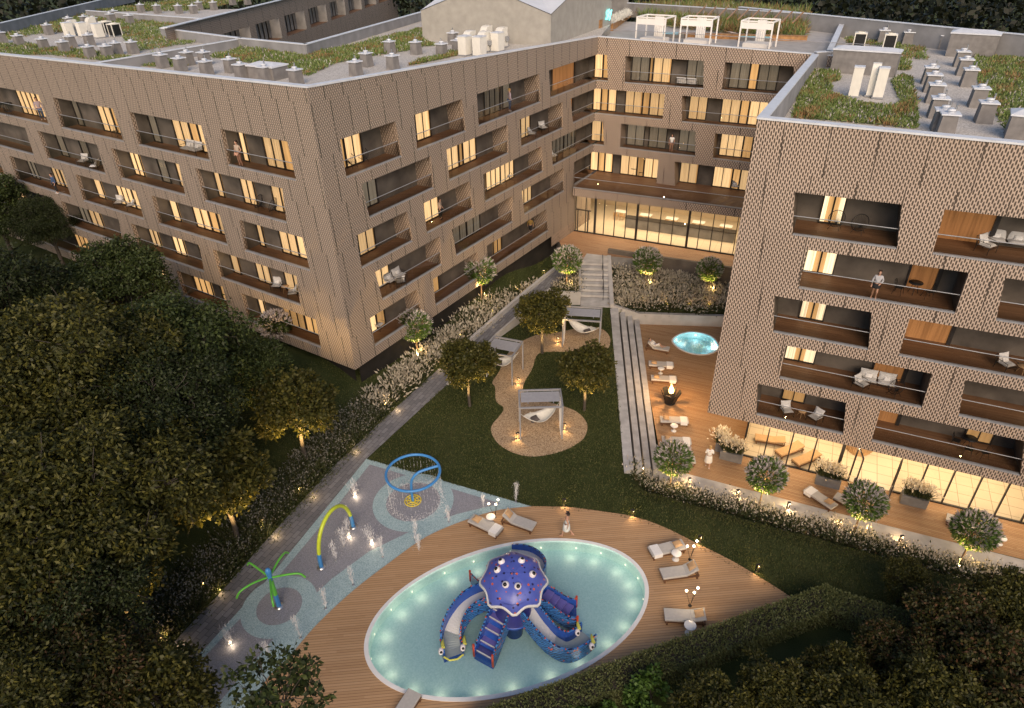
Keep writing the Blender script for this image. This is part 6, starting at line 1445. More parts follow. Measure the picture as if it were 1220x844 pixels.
MB().lathe([(.001, 1.62), (1.0, 1.62), (1.0, 1.5), (.7, 1.3), (.45, 1.1), (.45, 0), (.001, 0)], (0, 0, 0), 24).build('platform', ['octopus_inner'], oct_)
def channel(path, w, hw, wl=0, taper=None, name='tentacle', fl=2, skirt=.55):
    k = len(path); vs = []; prof = lambda s: [(-w * s, -skirt * .5), (-w * s, hw), (-w * s + .09, hw), (-w * s + .09, .08), (w * s - .09, .08), (w * s - .09, hw), (w * s, hw), (w * s, -skirt * .5), (w * s * .5, -skirt), (-w * s * .5, -skirt)]
    for i, p in enumerate(path):
        t_ = path[min(i + 1, k - 1)] - path[max(i - 1, 0)]; t_.z = 0; t_.normalize(); sd = Vector((t_.y, -t_.x, 0)); s = taper[i] if taper else 1
        for x, z in prof(s): vs.append(p + sd * x + Vector((0, 0, z)))
    m = 10; mi = [0, 0, 1, fl, 1, 0, 0, 0, 0, 0]; mb = MB()
    for j in range(m):
        mb.add(vs, [[i * m + j, i * m + (j + 1) % m, (i + 1) * m + (j + 1) % m, (i + 1) * m + j] for i in range(k - 1)], mi[j], smooth=False)
    mb.add(vs, [list(range(m))[::-1]], 1); mb.add(vs, [[(k - 1) * m + j for j in range(m)]], 1)
    return mb.build(name, ['octopus_arm', 'octopus_inner', 'slide_white'], oct_), path
def knobs(o, path, w, hw, every=3):
    for i in range(1, len(path) - 1, every):
        t_ = path[i + 1] - path[i - 1]; t_.z = 0; t_.normalize(); sd = Vector((t_.y, -t_.x, 0))
        for s in (-1, 1): MB().ball(path[i] + sd * (w * s * .97) + Vector((0, 0, hw + .03)), .042, n=8).build('knob', ['orange_knob'], o)
def opath(pts, n=5): return [Vector(q) for q in catmull([oloc(*p) for p in pts], n, False)]
pa = opath([(590, 712, 2.35), (572, 716, 2.25), (556, 726, 1.9), (545, 741, 1.35), (539, 757, .85), (538, 772, .55), (541, 783, .48)]); o1, _ = channel(pa, .52, .72); knobs(o1, pa, .52, .72)
for q, s in ((524.5, 778), (551, 773)), ((696, 752), (706.5, 769.5)):
    pass
def fish(px, py, z, o):
    c = oloc(px, py, z); MB().ball(c, .17, n=12, sq=(.8, 1.2, .9)).build('fish_head', ['eye_white'], o); MB().ball(c + Vector((.02, -.12, .08)), .07, n=10).build('fish_eye', ['eye_black'], o); MB().tube([c + Vector((.1, .1, .1)), c + Vector((.05, .35, .12)), c + Vector((.05, .6, .05))], [.10, .09, .04], 8).build('fish_fin', ['fish_yellow'], o)
fish(525.5, 776, 1.15, o1); fish(551.5, 771.5, 1.15, o1)
MB().tube([oloc(*q) for q in ((529, 783, 1.0), (536, 787, .99), (545, 785.5, .99), (552, 780, 1.0))], .05, 8).build('lip', ['fish_yellow'], o1)
pb = opath([(604, 722, 2.2), (598, 732, 2.15), (590, 752, 1.55), (581, 776, .85), (576, 788, .55)]); o2, _ = channel(pb, .55, .68, fl=1, skirt=.75); knobs(o2, pb, .55, .68)
for k in range(5):
    i = 3 + k * 3.1; a = pb[int(i)]; b = pb[int(i) + 2]; t_ = (b - a); t_.z = 0; t_.normalize(); c = a.lerp(b, .5); MB().box((c.x, c.y, c.z + .13), (.42, .9, .12), 0, math.atan2(t_.y, t_.x)).build('step', ['octopus_step'], o2)
    MB().box((c.x + t_.x * .2, c.y + t_.y * .2, c.z + .2), (.06, .9, .03), 0, math.atan2(t_.y, t_.x)).build('nosing', ['slide_white'], o2)
pc_ = opath([(622, 724, 2.3), (631, 735, 2.15), (645, 753, 1.5), (660, 768, .9), (676, 775, .58), (690, 770, .5), (701, 760, .5)]); o3, _ = channel(pc_, .52, .78); knobs(o3, pc_, .52, .78); fish(705, 770, 1.15, o3); fish(688, 753.5, 1.15, o3)
pd_ = opath([(636, 712, 2.25), (648, 714, 2.1), (660, 722, 1.55), (674, 731, 1.0), (687, 735, .75)]); o4, _ = channel(pd_, .6, .62, fl=1, skirt=.7); knobs(o4, pd_, .6, .62)
for k in range(4):
    a = pd_[6 + k * 3]; MB().box((a.x, a.y, a.z + .14), (.4, 1.0, .12), 0, -.6).build('step', ['octopus_step'], o4)
pe = opath([(634, 690, 2.2), (640, 676, 1.7), (628, 665, 1.2), (606, 662, .75)]); o5, _ = channel(pe, .5, .5); pf = opath([(596, 700, 2.2), (583, 698, 1.9), (576, 694, 1.35), (571, 689, .8)]); o6, _ = channel(pf, .5, .6, fl=1); knobs(o6, pf, .5, .6)
for o_, path, w, hw in ((o2, pb, .55, .68), (o4, pd_, .6, .62), (o6, pf, .5, .6)):
    t_ = path[-1] - path[-2]; t_.z = 0; t_.normalize(); sd = Vector((t_.y, -t_.x, 0))
    for s in (-1, 1): MB().tube([path[-1] + sd * w * s, path[-1] + sd * w * s + Vector((0, 0, hw + .22))], .06, 8).build('end_post', ['orange_knob'], o_)
# ---------------------------------------------------------------- things on the roofs
RZ_B = math.atan2(FAC['B']['t'].y, FAC['B']['t'].x); RZ_C = C_ANG
v0 = None
def vent(label, p, rz, s=1.0, pipe=True, group='grey roof vents'):
    global v0
    if v0 is None:
        t = v0 = thing('roof_vent', label, 'roof vent', p, rz, group); mb = MB(); a, b, h = .42, .36, 1.05
        mb.add([(-a, -a, 0), (a, -a, 0), (a, a, 0), (-a, a, 0), (-b, -b, h), (b, -b, h), (b, b, h), (-b, b, h)], [[0, 1, 5, 4], [1, 2, 6, 5], [2, 3, 7, 6], [3, 0, 4, 7]]); mb.build('shaft', ['vent_concrete'], t)
        MB().box((0, 0, 1.08), (.92, .92, .07)).build('cap', ['coping'], t); MB().lathe([(.16, 1.1), (.16, 1.2), (.2, 1.2), (.2, 1.28), (.001, 1.3)], n=12).build('cowl', ['coping'], t); MB().tube([(.22, .18, 1.1), (.22, .18, 1.5)], .05, 8).build('pipe', ['steel'], t)
    else: t = dup(v0, p, rz, label, group, s)
    return t
V_L = [((15, 205), 'at the extreme left edge'), ((97, 218), 'second from the left edge in the front row'), ((212, 235), 'third from the left edge in the front row'), ((232, 163), 'alone behind the front row of the left roof'), ((307, 250), 'right of the bare gravel patch in the front row'), ((340, 222), 'just left of the cream cooling units'),
       ((330, 128), 'behind the cream cooling units, leftmost of three'), ((403, 120), 'directly behind the cream cooling units'), ((445, 128), 'tall, behind the cream cooling units at the right'), ((425, 215), 'hidden just below the cream cooling units'), ((428, 275), 'foremost beside the left parapet'), ((508, 272), 'foremost beside the low divider wall'), ((552, 257), 'tall one by the low divider wall'), ((627, 252), 'nearest the corner of the low divider wall'),
       ((540, 92), 'before the far low wall, left of a pair'), ((525, 108), 'lower one before the far low wall'), ((612, 115), 'right of the pair before the far low wall'), ((840, 65), 'behind the far low wall, leftmost of the cluster'), ((908, 65), 'behind the far low wall, second of the cluster'), ((935, 48), 'behind the far low wall, rear of the cluster'), ((1003, 48), 'behind the far low wall, rightmost of the cluster'), ((1090, 24), 'near the beige court facade, left of a pair'), ((1160, 22), 'near the beige court facade, right of a pair'), ((663, 60), 'small, peeping over the far low wall'), ((740, 64), 'small, second peeping over the far low wall'),
       ((765, 318), 'first right of the divider wall'), ((850, 335), 'second right of the divider wall'), ((885, 305), 'behind the first two right of the divider wall'), ((963, 305), 'rear right in the group right of the divider wall'), ((972, 352), 'front right in the group right of the divider wall'), ((1085, 340), 'left of the grey roof hatch'), ((1135, 368), 'in front of the grey roof hatch')]
for i, ((x, y), lab) in enumerate(V_L): vent('grey roof vent ' + lab, at(x / 3.926, y / 3.926, Z_ROOF), RZ_B, .95)
for x, y, lab in [(70, 380, 'close to the parapet right of the grey roof hatch'), (212, 395, 'nearest the front corner of the left roof'), (490, 355, 'at the gravel edge, first right of the corner'), (540, 312, 'behind the first one right of the corner'), (648, 252, 'at the edge of the wide sedum meadow'), (662, 325, 'close to the parapet in the middle of the gravel'), (770, 255, 'by the rust sedum, left of the white units'), (890, 265, 'directly left of the white units')]:
    vent('grey roof vent ' + lab, at(300 + x / 3.926, y / 3.926, Z_ROOF), RZ_B, .95)
vent('grey roof vent against the gabled roof house, left of the white units', at(540, 53, Z_ROOF), RZ_B, .95); vent('grey roof vent squeezed between gabled roof house and white units', at(545, 62, Z_ROOF), RZ_B, .9); vent('grey roof vent hidden behind the white units by the gabled house', at(574, 50, Z_ROOF), RZ_B, .9)
for x, y, lab in [(635, 508, 'farthest in the left column'), (648, 557, 'second from the back in the left column'), (663, 622, 'third from the back in the left column'), (680, 712, 'fourth from the back in the left column'), (703, 790, 'fifth from the back in the left column'), (735, 815, 'cut off by the front parapet'), (825, 404, 'farthest in the right column'), (843, 456, 'second from the back in the right column'), (870, 523, 'third from the back in the right column'), (925, 647, 'second from the front in the right column'), (968, 742, 'foremost in the right column'), (725, 297, 'leaning against the far roof hatch'), (358, 262, 'before the two white units at the far parapet, left'), (505, 275, 'before the two white units at the far parapet, right')]:
    vent('right roof: grey vent ' + lab, at(980 + x / 5.083, y / 5.083, Z_ROOFC), RZ_C + .06, 1.12)
def hatch(label, fl, fr, z, d, h, lid=.35):
    a, b = at(*fl, z), at(*fr, z); rz = angle(a, b); L = (b - a).length; t = thing('roof_hatch', label, 'roof hatch', a, rz, 'long grey roof hatches'); MB().box((L / 2, d / 2, h / 2), (L, d, h)).build('box', ['vent_concrete'], t)
    e = .08; mb = MB(); mb.box((L / 2, d / 2, h + .05), (L + 2 * e, d + 2 * e, .1)); k = min(d * .42, .6)
    mb.add([(-e, -e, h + .1), (L + e, -e, h + .1), (L + e, d + e, h + .1), (-e, d + e, h + .1), (k, d / 2, h + .1 + lid), (L - k, d / 2, h + .1 + lid)], [[0, 1, 5, 4], [1, 2, 5], [2, 3, 4, 5], [3, 0, 4]]); mb.build('lid', ['coping'], t); return t
hatch('long grey roof hatch behind the white units on the right roof', (988, 86.6), (1064.6, 92.5), Z_ROOFC, 1.7, 1.75, .2); hatch('long grey roof hatch near the far parapet of the right roof', (1125.6, 67.2), (1182.6, 71), Z_ROOFC, 1.8, 1.9, .25)
hatch('low roof hatch cut by the front parapet at the right edge', (1196, 166), (1235, 170), Z_ROOFC, 1.5, 1.3, .25); hatch('low grey roof hatch by the front parapet of the left roof', (297, 94), (327, 97), Z_ROOF, 1.6, .9, .2)
def unit(label, p, rz, kind, s=1.0, group='cream air handling units', tall=False):
    t = thing('air_unit', label, 'air unit', p, rz, group); t.scale = (s * (.62 if tall else 1), s * (.7 if tall else 1), s * (1.15 if tall else 1))
    mb = MB(); mb.box((0, 0, .06), (1.0, .8, .08)); mb.build('base_frame', ['sill_metal'], t)
    if kind == 'scroll':
        mb = MB(); k = 14; vs = []
        pr = [(-.5, .1)] + [(-.5 + .55 * (1 - math.cos(i / k * math.pi / 2)), .95 + .6 * math.sin(i / k * math.pi / 2)) for i in range(k + 1)] + [(.5, 1.55), (.5, .1)]
        n_ = len(pr); vs = [(x, y, z) for y in (-.32, .32) for x, z in pr]; mb.add(vs, [list(range(n_)), list(range(n_, 2 * n_))[::-1]] + [[i, n_ + i, n_ + (i + 1) % n_, (i + 1) % n_] for i in range(n_)]); mb.build('housing', ['unit_cream'], t); MB().box((.2, -.45, .7), (.25, .25, .35)).build('motor', ['sill_metal'], t)
    elif kind == 'box': MB().box((0, 0, .75), (.85, .75, 1.3)).build('housing', ['unit_cream'], t); MB().box((0, 0, 1.43), (.9, .8, .06)).build('lid', ['coping'], t)
    elif kind == 'cooler':
        MB().box((0, 0, .7), (.95, .85, 1.05)).build('coil', ['black_metal'], t); mb = MB()
        for x in (-.48, .48):
            for y in (-.43, .43): mb.box((x, y, .65), (.08, .08, 1.25))
        mb.box((0, 0, 1.27), (1.05, .95, .1)); mb.build('housing', ['unit_cream'], t); MB().lathe([(.36, 1.32), (.36, 1.38), (.3, 1.38)], n=14).build('fan_ring', ['unit_cream'], t)
    return t
for (x, y), k, lab in [((350, 165), 'scroll', 'low scroll-shaped unit, leftmost of the cream group on the left roof'), ((330, 172), 'box', 'low cream box unit at the left end of the left roof group'), ((395, 172), 'box', 'cream box unit with grille in the left roof group'), ((438, 150), 'scroll', 'cream scroll-shaped unit in the middle of the left roof group'), ((468, 178), 'box', 'cream louvred box, middle of the left roof group'), ((507, 160), 'cooler', 'cream-framed dark cooler, left of two on the left roof'), ((545, 172), 'cooler', 'cream-framed dark cooler, right of two on the left roof')]: unit(lab, at(x / 3.926, y / 3.926, Z_ROOF), RZ_B, k)
for (x, y), k, lab in [((478, 425), 'box', 'white box unit foremost left beside the gabled house'), ((588, 430), 'box', 'white box unit foremost right beside the gabled house'), ((512, 395), 'scroll', 'cream scroll unit behind the left white box'), ((620, 400), 'scroll', 'cream scroll unit behind the right white box'), ((640, 350), 'scroll', 'cream scroll unit at the back of the gabled house group'), ((725, 395), 'box', 'grey-sided box unit right in the gabled house group'), ((755, 365), 'scroll', 'cream scroll unit rightmost in the gabled house group')]: unit(lab, at(480 + x / 6.42, y / 6.42, Z_ROOF), RZ_B, k, 1.1)
for (x, y), k, lab in [((183, 590), 'box', 'tall narrow cream unit alone left in the gravel clearing'), ((285, 585), 'scroll', 'cream scroll unit in the gravel clearing'), ((330, 597), 'box', 'cream box unit with red feet in the gravel clearing'), ((392, 240), 'scroll', 'cream scroll unit left at the far parapet of the right roof'), ((495, 250), 'scroll', 'cream scroll unit right at the far parapet of the right roof'), ((395, 300), 'cooler', 'low cream cooler peeping over the long roof hatch'), ((215, 290), 'cooler', 'cream cooler lid just behind the long roof hatch, left')]: unit(lab, at(980 + x / 5.083, y / 5.083, Z_ROOFC), RZ_C + (1.57 if k == 'scroll' else 0), k, 1.25 if y > 400 else 1.05, tall=y > 400)
# gabled roof house with the cyan sign
g0, g1 = at(504, 47.5, Z_ROOF), at(656, 60, Z_ROOF); g1 = at(656, 54.8, Z_ROOF); gdir = (g1 - g0).normalized(); gl_ = (g1 - g0).length
rgt_ = at(727, 38.5, Z_TERR + .2); r1 = Vector((*rgt_.xy, Z_ROOF)); rdir = (r1 - g1).normalized(); rl2 = (r1 - g1).length; rn_ = Vector((-gdir.y, gdir.x, 0)); t = thing('roof_house', 'grey gabled house on the roof with pale sloping roof planes', 'roof house', g0)
ez = 2.6; pk = 4.9; mb = MB(); O = lambda v, z: (v.x - g0.x, v.y - g0.y, z)
gm = g0 + gdir * gl_ * .5; rm = g1 + rdir * rl2 * .55; bk = g0 + rdir * rl2; bm2 = g0 + rdir * rl2 * .55; cx_ = gm + rdir * rl2 * .55; bkr = bk + gdir * gl_
mb.add([O(g0, -1), O(g1, -1), O(g1, ez), O(gm, pk), O(g0, ez)], [[0, 1, 2, 3, 4]], 0); mb.add([O(g1, -1), O(r1, -1), O(r1, ez - .3), O(rm, pk), O(g1, ez)], [[0, 1, 2, 3, 4]], 0)
mb.add([O(g0, -1), O(g0, ez), O(bm2, pk), O(bk, ez), O(bk, -1)], [[0, 1, 2, 3, 4]], 0); mb.add([O(bk, -1), O(bk, ez), O(r1, ez - .3), O(r1, -1)], [[0, 1, 2, 3]], 0); mb.build('wall', ['penthouse_wall'], t)
mb = MB(); ov = lambda v, z: (v.x - g0.x, v.y - g0.y, z + .06); C_ = ov(cx_, pk + .4)
for a, b in (((g1, ez), (gm, pk)), ((gm, pk), (g0, ez)), ((g1, ez), (rm, pk)), ((rm, pk), (r1, ez - .3)), ((g0, ez), (bm2, pk)), ((bm2, pk), (bk, ez)), ((bk, ez), (r1, ez - .3))): mb.add([ov(*a), ov(*b), C_], [[0, 1, 2]])
mb.build('roof', ['penthouse_roof'], t)
rn2 = Vector((rdir.y, -rdir.x, 0)); 
dp_ = g1 + rdir * rl2 * .80 + rn2 * .03 - g0; mb = MB(); mb.box((dp_.x, dp_.y, -.25), (.9, .08, 2.1), 0, math.atan2(rdir.y, rdir.x)); mb.build('door', ['warm_wood'], t)
fc = bpy.data.curves.new('sign', 'FONT'); fc.body = 'Sky'; fc.size = 1.25; fc.shear = .4; fc.extrude = .03; fc.align_x = 'CENTER'; fo = bpy.data.objects.new('sign', fc); COL.objects.link(fo)
sp2 = g1 + rdir * rl2 * .93 + rn2 * .12; fo.location = (sp2.x, sp2.y, Z_ROOF + .75); rzs = math.atan2(rdir.y, rdir.x); fo.rotation_euler = (Matrix.Rotation(rzs, 4, 'Z') @ Matrix.Rotation(math.pi / 2, 4, 'X') @ Matrix.Rotation(.16, 4, 'Z')).to_euler()
bpy.context.view_layer.update(); me = bpy.data.meshes.new_from_object(fo.evaluated_get(bpy.context.evaluated_depsgraph_get())); so2 = bpy.data.objects.new('neon_sign', me); COL.objects.link(so2); so2.matrix_world = fo.matrix_world.copy(); me.materials.clear(); me.materials.append(M_('cyan_neon')); bpy.data.objects.remove(fo); tag(so2, 'glowing cyan script sign on the wall of the gabled roof house', 'sign')
# roof terrace: cabanas, planters, pools, railing
def cabana(label, fl, fr, tl, d=2.4):
    a, b = at(*fl, Z_TERR), at(*fr, Z_TERR); rz = angle(a, b); W_ = (b - a).length; h = 2.35; t = thing('cabana', label, 'cabana', a, rz, 'white cabanas on the roof terrace')
    for x in (0, W_):
        for y in (0, d): MB().box((x, y, h / 2), (.12, .12, h)).build('post', ['cabana_white'], t)
    mb = MB()
    for y in (0, d): mb.box((W_ / 2, y, h + .06), (W_ + .12, .12, .12))
    for x in (0, W_): mb.box((x, d / 2, h + .06), (.12, d - .12, .12))
    mb.build('roof_frame', ['cabana_white'], t); MB().box((W_ / 2, .0, h - .32), (W_ - .13, .05, .55)).build('valance', ['cabana_white'], t)
    mb = MB(); pts = [(x, d - .1 + .05 * math.sin(x * 30)) for x in np.linspace(W_ * .3, W_ * .62, 16)]
    for p, q in zip(pts, pts[1:]): mb.quad((*p, .1), (*q, .1), (*q, h - .05), (*p, h - .05))
    mb.build('curtain', ['cabana_white'], t); MB().box((W_ / 2, d * .5, .25), (W_ * .8, d * .7, .4)).build('daybed', ['cushion_white'], t); return t
cabana('white cabana leftmost on the roof terrace', (757, 51), (790.5, 53.5), 0); cabana('white cabana in the middle of the roof terrace', (809, 53.5), (845, 55.5), 0); cabana('white cabana rightmost on the roof terrace, by the right wing', (879, 57.5), (916, 60), 0)
mb = MB(); a, b = at(728.3, 37, Z_TERR), at(754, 17.5, Z_TERR); wallrun(mb, [a, b], Z_TERR, Z_TERR + .8, .35, 0, 1, .06); tag(mb.build('planter', ['warm_wood', 'coping'], None, a), 'long timber planter of white grass on the roof terrace', 'planter')
mb = MB(); a, b = at(808, 45.0, Z_TERR), at(961, 49, Z_TERR); wallrun(mb, [a, b], Z_TERR, Z_TERR + .45, .5, 0, 0, .04); tag(mb.build('bench', ['warm_wood'], None, a), 'long low timber bench behind the white cabanas', 'bench')
for (x, y), lab in [((800, 44), 'small square plunge pool behind the left cabana'), ((900, 48), 'small square plunge pool behind the right cabana')]:
    p = at(x, y, Z_TERR); t = thing('plunge_pool', lab, 'pool', p, FAC_RZ if False else C_ANG); mb = MB(); mb.prism([(-1.6, -1), (1.6, -1), (1.6, 1), (-1.6, 1)], 0, .35, 0); mb.build('tub', ['vent_concrete'], t); mb = MB(); mb.quad((-1.45, -.85, .36), (1.45, -.85, .36), (1.45, .85, .36), (-1.45, .85, .36)); mb.build('water_surface', ['spa_mosaic'], t)
mb = MB(); q0, q1 = fp('D', uD0 + .4, -.3, 0), fp('D', UD1, -.3, 0); mb.quad((q0.x, q0.y, 21.3), (q1.x, q1.y, 20.9), (q1.x, q1.y, 21.9), (q0.x, q0.y, 22.2), 0); mb.tube([(q0.x, q0.y, 22.2), (q1.x, q1.y, 21.9)], .025, 6, 1); tag(mb.build('glass_railing', ['balustrade_glass', 'grey_metal'], None, (q0.x, q0.y, 21.3)), 'glass railing along the front of the roof terrace', 'railing')
mb = MB(); wallrun(mb, [at(748, 4, Z_TERR + 1.6), at(965, 17, Z_TERR + 1.6)], Z_TERR, Z_TERR + 1.6, .35, 0, 1); wallrun(mb, [at(690, -4, Z_TERR + 2.2), at(748, 4, Z_TERR + 1.6)], Z_TERR - 2, Z_TERR + 2.0, .35, 0, 1); tag(mb.build('roof_wall', ['mid_concrete', 'coping'], None, at(748, 4, Z_TERR)), 'grey concrete wall at the back of the roof terrace', 'wall')
mb = MB(); wallrun(mb, [at(962, 36, Z_TERR), at(999, 37, Z_TERR)], Z_TERR, Z_TERR + .9, .1, 0, 0); tag(mb.build('timber_screen', ['warm_wood'], None, at(962, 36, Z_TERR)), 'low timber screen closing the roof terrace by the right wing', 'screen')
tl = MB()
for k in range(10):
    a, b = at(838 + k * 13, 10 + k * .75, Z_TERR + 1.9), at(838 + k * 13 - 8, 18 + k * .75, Z_TERR + 1.9); tl.box(((a.x + b.x) / 2, (a.y + b.y) / 2, Z_TERR + 1.9), (.15, (a - b).length * 1.6, .1), 0, angle(a, b) + math.pi / 2)
tag(tl.build('timber_trellis', ['warm_wood'], None, at(838, 10, Z_TERR + 1.9)), 'slatted timber trellis above the dry meadow grasses on the roof', 'trellis')
# ---------------------------------------------------------------- people
noisy('skin', (.46, .27, .19), .06, 5, .55); noisy('hair_dark', (.03, .02, .016), .2, 20, .5); noisy('hair_blond', (.42, .27, .10), .2, 20, .5); noisy('cloth_white', (.72, .72, .71), .05, 6, .9); noisy('cloth_grey', (.40, .40, .42), .06, 6, .9)
noisy('cloth_black', (.02, .02, .022), .1, 6, .9); noisy('denim', (.05, .09, .19), .15, 6, .9); noisy('cloth_beige', (.42, .33, .26), .06, 6, .9); noisy('cloth_rose', (.50, .28, .20), .06, 6, .9); noisy('cloth_lilac', (.34, .28, .32), .06, 6, .9); noisy('cloth_ochre', (.36, .23, .07), .08, 6, .9); noisy('lips', (.34, .11, .09), .05, 5, .5)
def skin_mesh(name, nodes, edges, mat, parent, sub=1):
    ks = list(nodes); me = bpy.data.meshes.new(name); me.from_pydata([nodes[k][:3] for k in ks], [(ks.index(a), ks.index(b)) for a, b in edges], [])
    o = bpy.data.objects.new(name, me); COL.objects.link(o); o.modifiers.new('skin', 'SKIN'); o.modifiers.new('sub', 'SUBSURF').levels = sub
    for i, k in enumerate(ks): r = nodes[k][3]; sv_ = me.skin_vertices[0].data[i]; sv_.radius = r if isinstance(r, tuple) else (r, r); sv_.use_root = i == 0
    bpy.context.view_layer.update(); m2 = bpy.data.meshes.new_from_object(o.evaluated_get(bpy.context.evaluated_depsgraph_get())); bpy.data.objects.remove(o); m2.name = name; m2.materials.clear(); m2.materials.append(M_(mat))
    m2.polygons.foreach_set('use_smooth', [True] * len(m2.polygons)); o2 = bpy.data.objects.new(name, m2); COL.objects.link(o2); o2.parent = parent; return o2
POSES = {
 'stand': dict(kL=(.10, -.01, .50), aL=(.11, .03, .09), kR=(-.10, -.01, .50), aR=(-.11, .03, .09), eL=(.25, .03, 1.14), wL=(.24, -.08, .90), eR=(-.25, .03, 1.14), wR=(-.24, -.08, .90)),
 'hip': dict(kL=(.11, -.05, .50), aL=(.12, .03, .09), kR=(-.09, .0, .50), aR=(-.1, .03, .09), eL=(.27, .04, 1.14), wL=(.15, -.12, 1.02), eR=(-.25, .03, 1.14), wR=(-.25, -.06, .90)),
 'walk': dict(kL=(.09, -.17, .52), aL=(.09, -.22, .10), kR=(-.09, .07, .50), aR=(-.09, .34, .17), eL=(.25, .13, 1.16), wL=(.26, .10, .92), eR=(-.25, -.06, 1.15), wR=(-.22, -.26, 1.0)),
 'hold': dict(kL=(.09, -.10, .51), aL=(.09, -.10, .09), kR=(-.09, .04, .50), aR=(-.09, .20, .12), eL=(.24, .02, 1.15), wL=(.07, -.20, 1.22), eR=(-.24, .02, 1.15), wR=(-.09, -.20, 1.18))}
def person(label, loc, rz, pose, hair, top, bottom, kind='tee', long_hair=False, sc=1.07, skirt=False, shoes='cloth_white'):
    t = thing('person', label, 'person', loc, rz); t.scale = (sc,) * 3; q = POSES[pose]
    N = {'pel': (0, 0, .95, (.15, .10)), 'wst': (0, 0, 1.09, (.125, .085)), 'chs': (0, .01, 1.29, (.155, .10)), 'nk0': (0, .015, 1.44, (.075, .065)), 'nk': (0, 0, 1.52, (.05, .05)), 'hd': (0, -.015, 1.605, (.072, .085)), 'hd2': (0, -.01, 1.68, (.078, .092)), 'top': (0, .0, 1.735, (.045, .055)), 'nose': (0, -.10, 1.61, .014), 'chin': (0, -.072, 1.545, .03)}
    E = [('pel', 'wst'), ('wst', 'chs'), ('chs', 'nk0'), ('nk0', 'nk'), ('nk', 'hd'), ('hd', 'hd2'), ('hd2', 'top'), ('hd', 'nose'), ('hd', 'chin')]
    for s, k in ((1, 'L'), (-1, 'R')):
        N['hp' + k] = (.09 * s, 0, .88, .088); N['kn' + k] = (*q['k' + k], .056); N['cf' + k] = (*[(a * .6 + b * .4) for a, b in zip(q['k' + k], q['a' + k])], .055); N['an' + k] = (*q['a' + k], .036); a = q['a' + k]; N['to' + k] = (a[0] + .015 * s, a[1] - .16, max(.03, a[2] - .055), (.04, .026)); N['he' + k] = (a[0], a[1] + .04, max(.03, a[2] - .055), .032)
        E += [('pel', 'hp' + k), ('hp' + k, 'kn' + k), ('kn' + k, 'cf' + k), ('cf' + k, 'an' + k), ('an' + k, 'to' + k), ('an' + k, 'he' + k)]
        N['sh' + k] = (.175 * s, .015, 1.405, .058); N['el' + k] = (*q['e' + k], .04); N['wr' + k] = (*q['w' + k], .026); e, w = Vector(q['e' + k]), Vector(q['w' + k]); d = (w - e).normalized(); sd = d.cross(Vector((0, 1, 0.2))).normalized(); up = sd.cross(d)
        pm = w + d * .055; N['pa' + k] = (*pm, (.032, .018)); E += [('chs', 'sh' + k), ('sh' + k, 'el' + k), ('el' + k, 'wr' + k), ('wr' + k, 'pa' + k)]
        for f, (o_, L_) in enumerate(((.026, .062), (.009, .075), (-.009, .07), (-.026, .055))):
            b = pm + d * .03 + sd * o_; N['f%d%s' % (f, k)] = (*b, .0095); N['g%d%s' % (f, k)] = (*(b + d * L_ * .6 - up * .01), .0085); N['h%d%s' % (f, k)] = (*(b + d * L_ - up * .028), .007); E += [('pa' + k, 'f%d%s' % (f, k)), ('f%d%s' % (f, k), 'g%d%s' % (f, k)), ('g%d%s' % (f, k), 'h%d%s' % (f, k))]
        b = w + d * .025 + sd * .035; N['t0' + k] = (*b, .011); N['t1' + k] = (*(b + d * .035 + sd * .014), .009); E += [('wr' + k, 't0' + k), ('t0' + k, 't1' + k)]
    skin_mesh('body', N, E, 'skin', t)
    g = lambda k, r, dz=0: (N[k][0], N[k][1], N[k][2] + dz, r)
    T = {'pel': g('pel', (.165, .12)), 'wst': g('wst', (.145, .105)), 'chs': g('chs', (.172, .118)), 'nk0': g('nk0', (.09, .078))}; TE = [('pel', 'wst'), ('wst', 'chs'), ('chs', 'nk0')]
    for k in 'LR':
        T['sh' + k] = g('sh' + k, .073); f = 1.0 if kind != 'tee' else .55; s, e = Vector(N['sh' + k][:3]), Vector(N['el' + k][:3]); T['el' + k] = (*s.lerp(e, f), .056); TE += [('chs', 'sh' + k), ('sh' + k, 'el' + k)]
        if kind == 'long': w = Vector(N['wr' + k][:3]); T['wr' + k] = (*e.lerp(w, .85), .044); TE.append(('el' + k, 'wr' + k))
    if kind == 'wrap': T = {'pel': g('pel', (.17, .13)), 'wst': g('wst', (.15, .11)), 'chs': g('chs', (.168, .118))}; TE = [('pel', 'wst'), ('wst', 'chs')]
    skin_mesh('shirt' if kind != 'wrap' else 'towel_wrap', T, TE, top, t)
    if skirt:
        h = skirt; MB().lathe([(.19, 1.0), (.205, .9), (.21 + (.9 - h) * .1, h + .02), (.19 + (.9 - h) * .1, h)], (0, -.02, 0), 18, sy=.82).build('skirt', [bottom], t)
    else:
        B = {'pel': g('pel', (.17, .125))}; BE = []
        for k in 'LR':
            B['hp' + k] = g('hp' + k, .103); B['kn' + k] = g('kn' + k, .07); B['an' + k] = g('an' + k, .05, .05); BE += [('pel', 'hp' + k), ('hp' + k, 'kn' + k), ('kn' + k, 'an' + k)]
        skin_mesh('trousers', B, BE, bottom, t)
    for k in 'LR':
        S = {'an': g('an' + k, .045), 'to': g('to' + k, (.048, .036)), 'he': g('he' + k, .042)}; skin_mesh('shoe', S, [('an', 'to'), ('an', 'he')], shoes, t)
    H = {'a': (0, .03, 1.66, (.085, .085)), 'b': (0, .012, 1.735, (.07, .085)), 'c': (0, .055, 1.60, (.07, .05))}; HE = [('a', 'b'), ('a', 'c')]
    if long_hair: H['d'] = (0, .075, 1.45, (.075, .04)); HE.append(('c', 'd'))
    skin_mesh('hair', H, HE, hair, t)
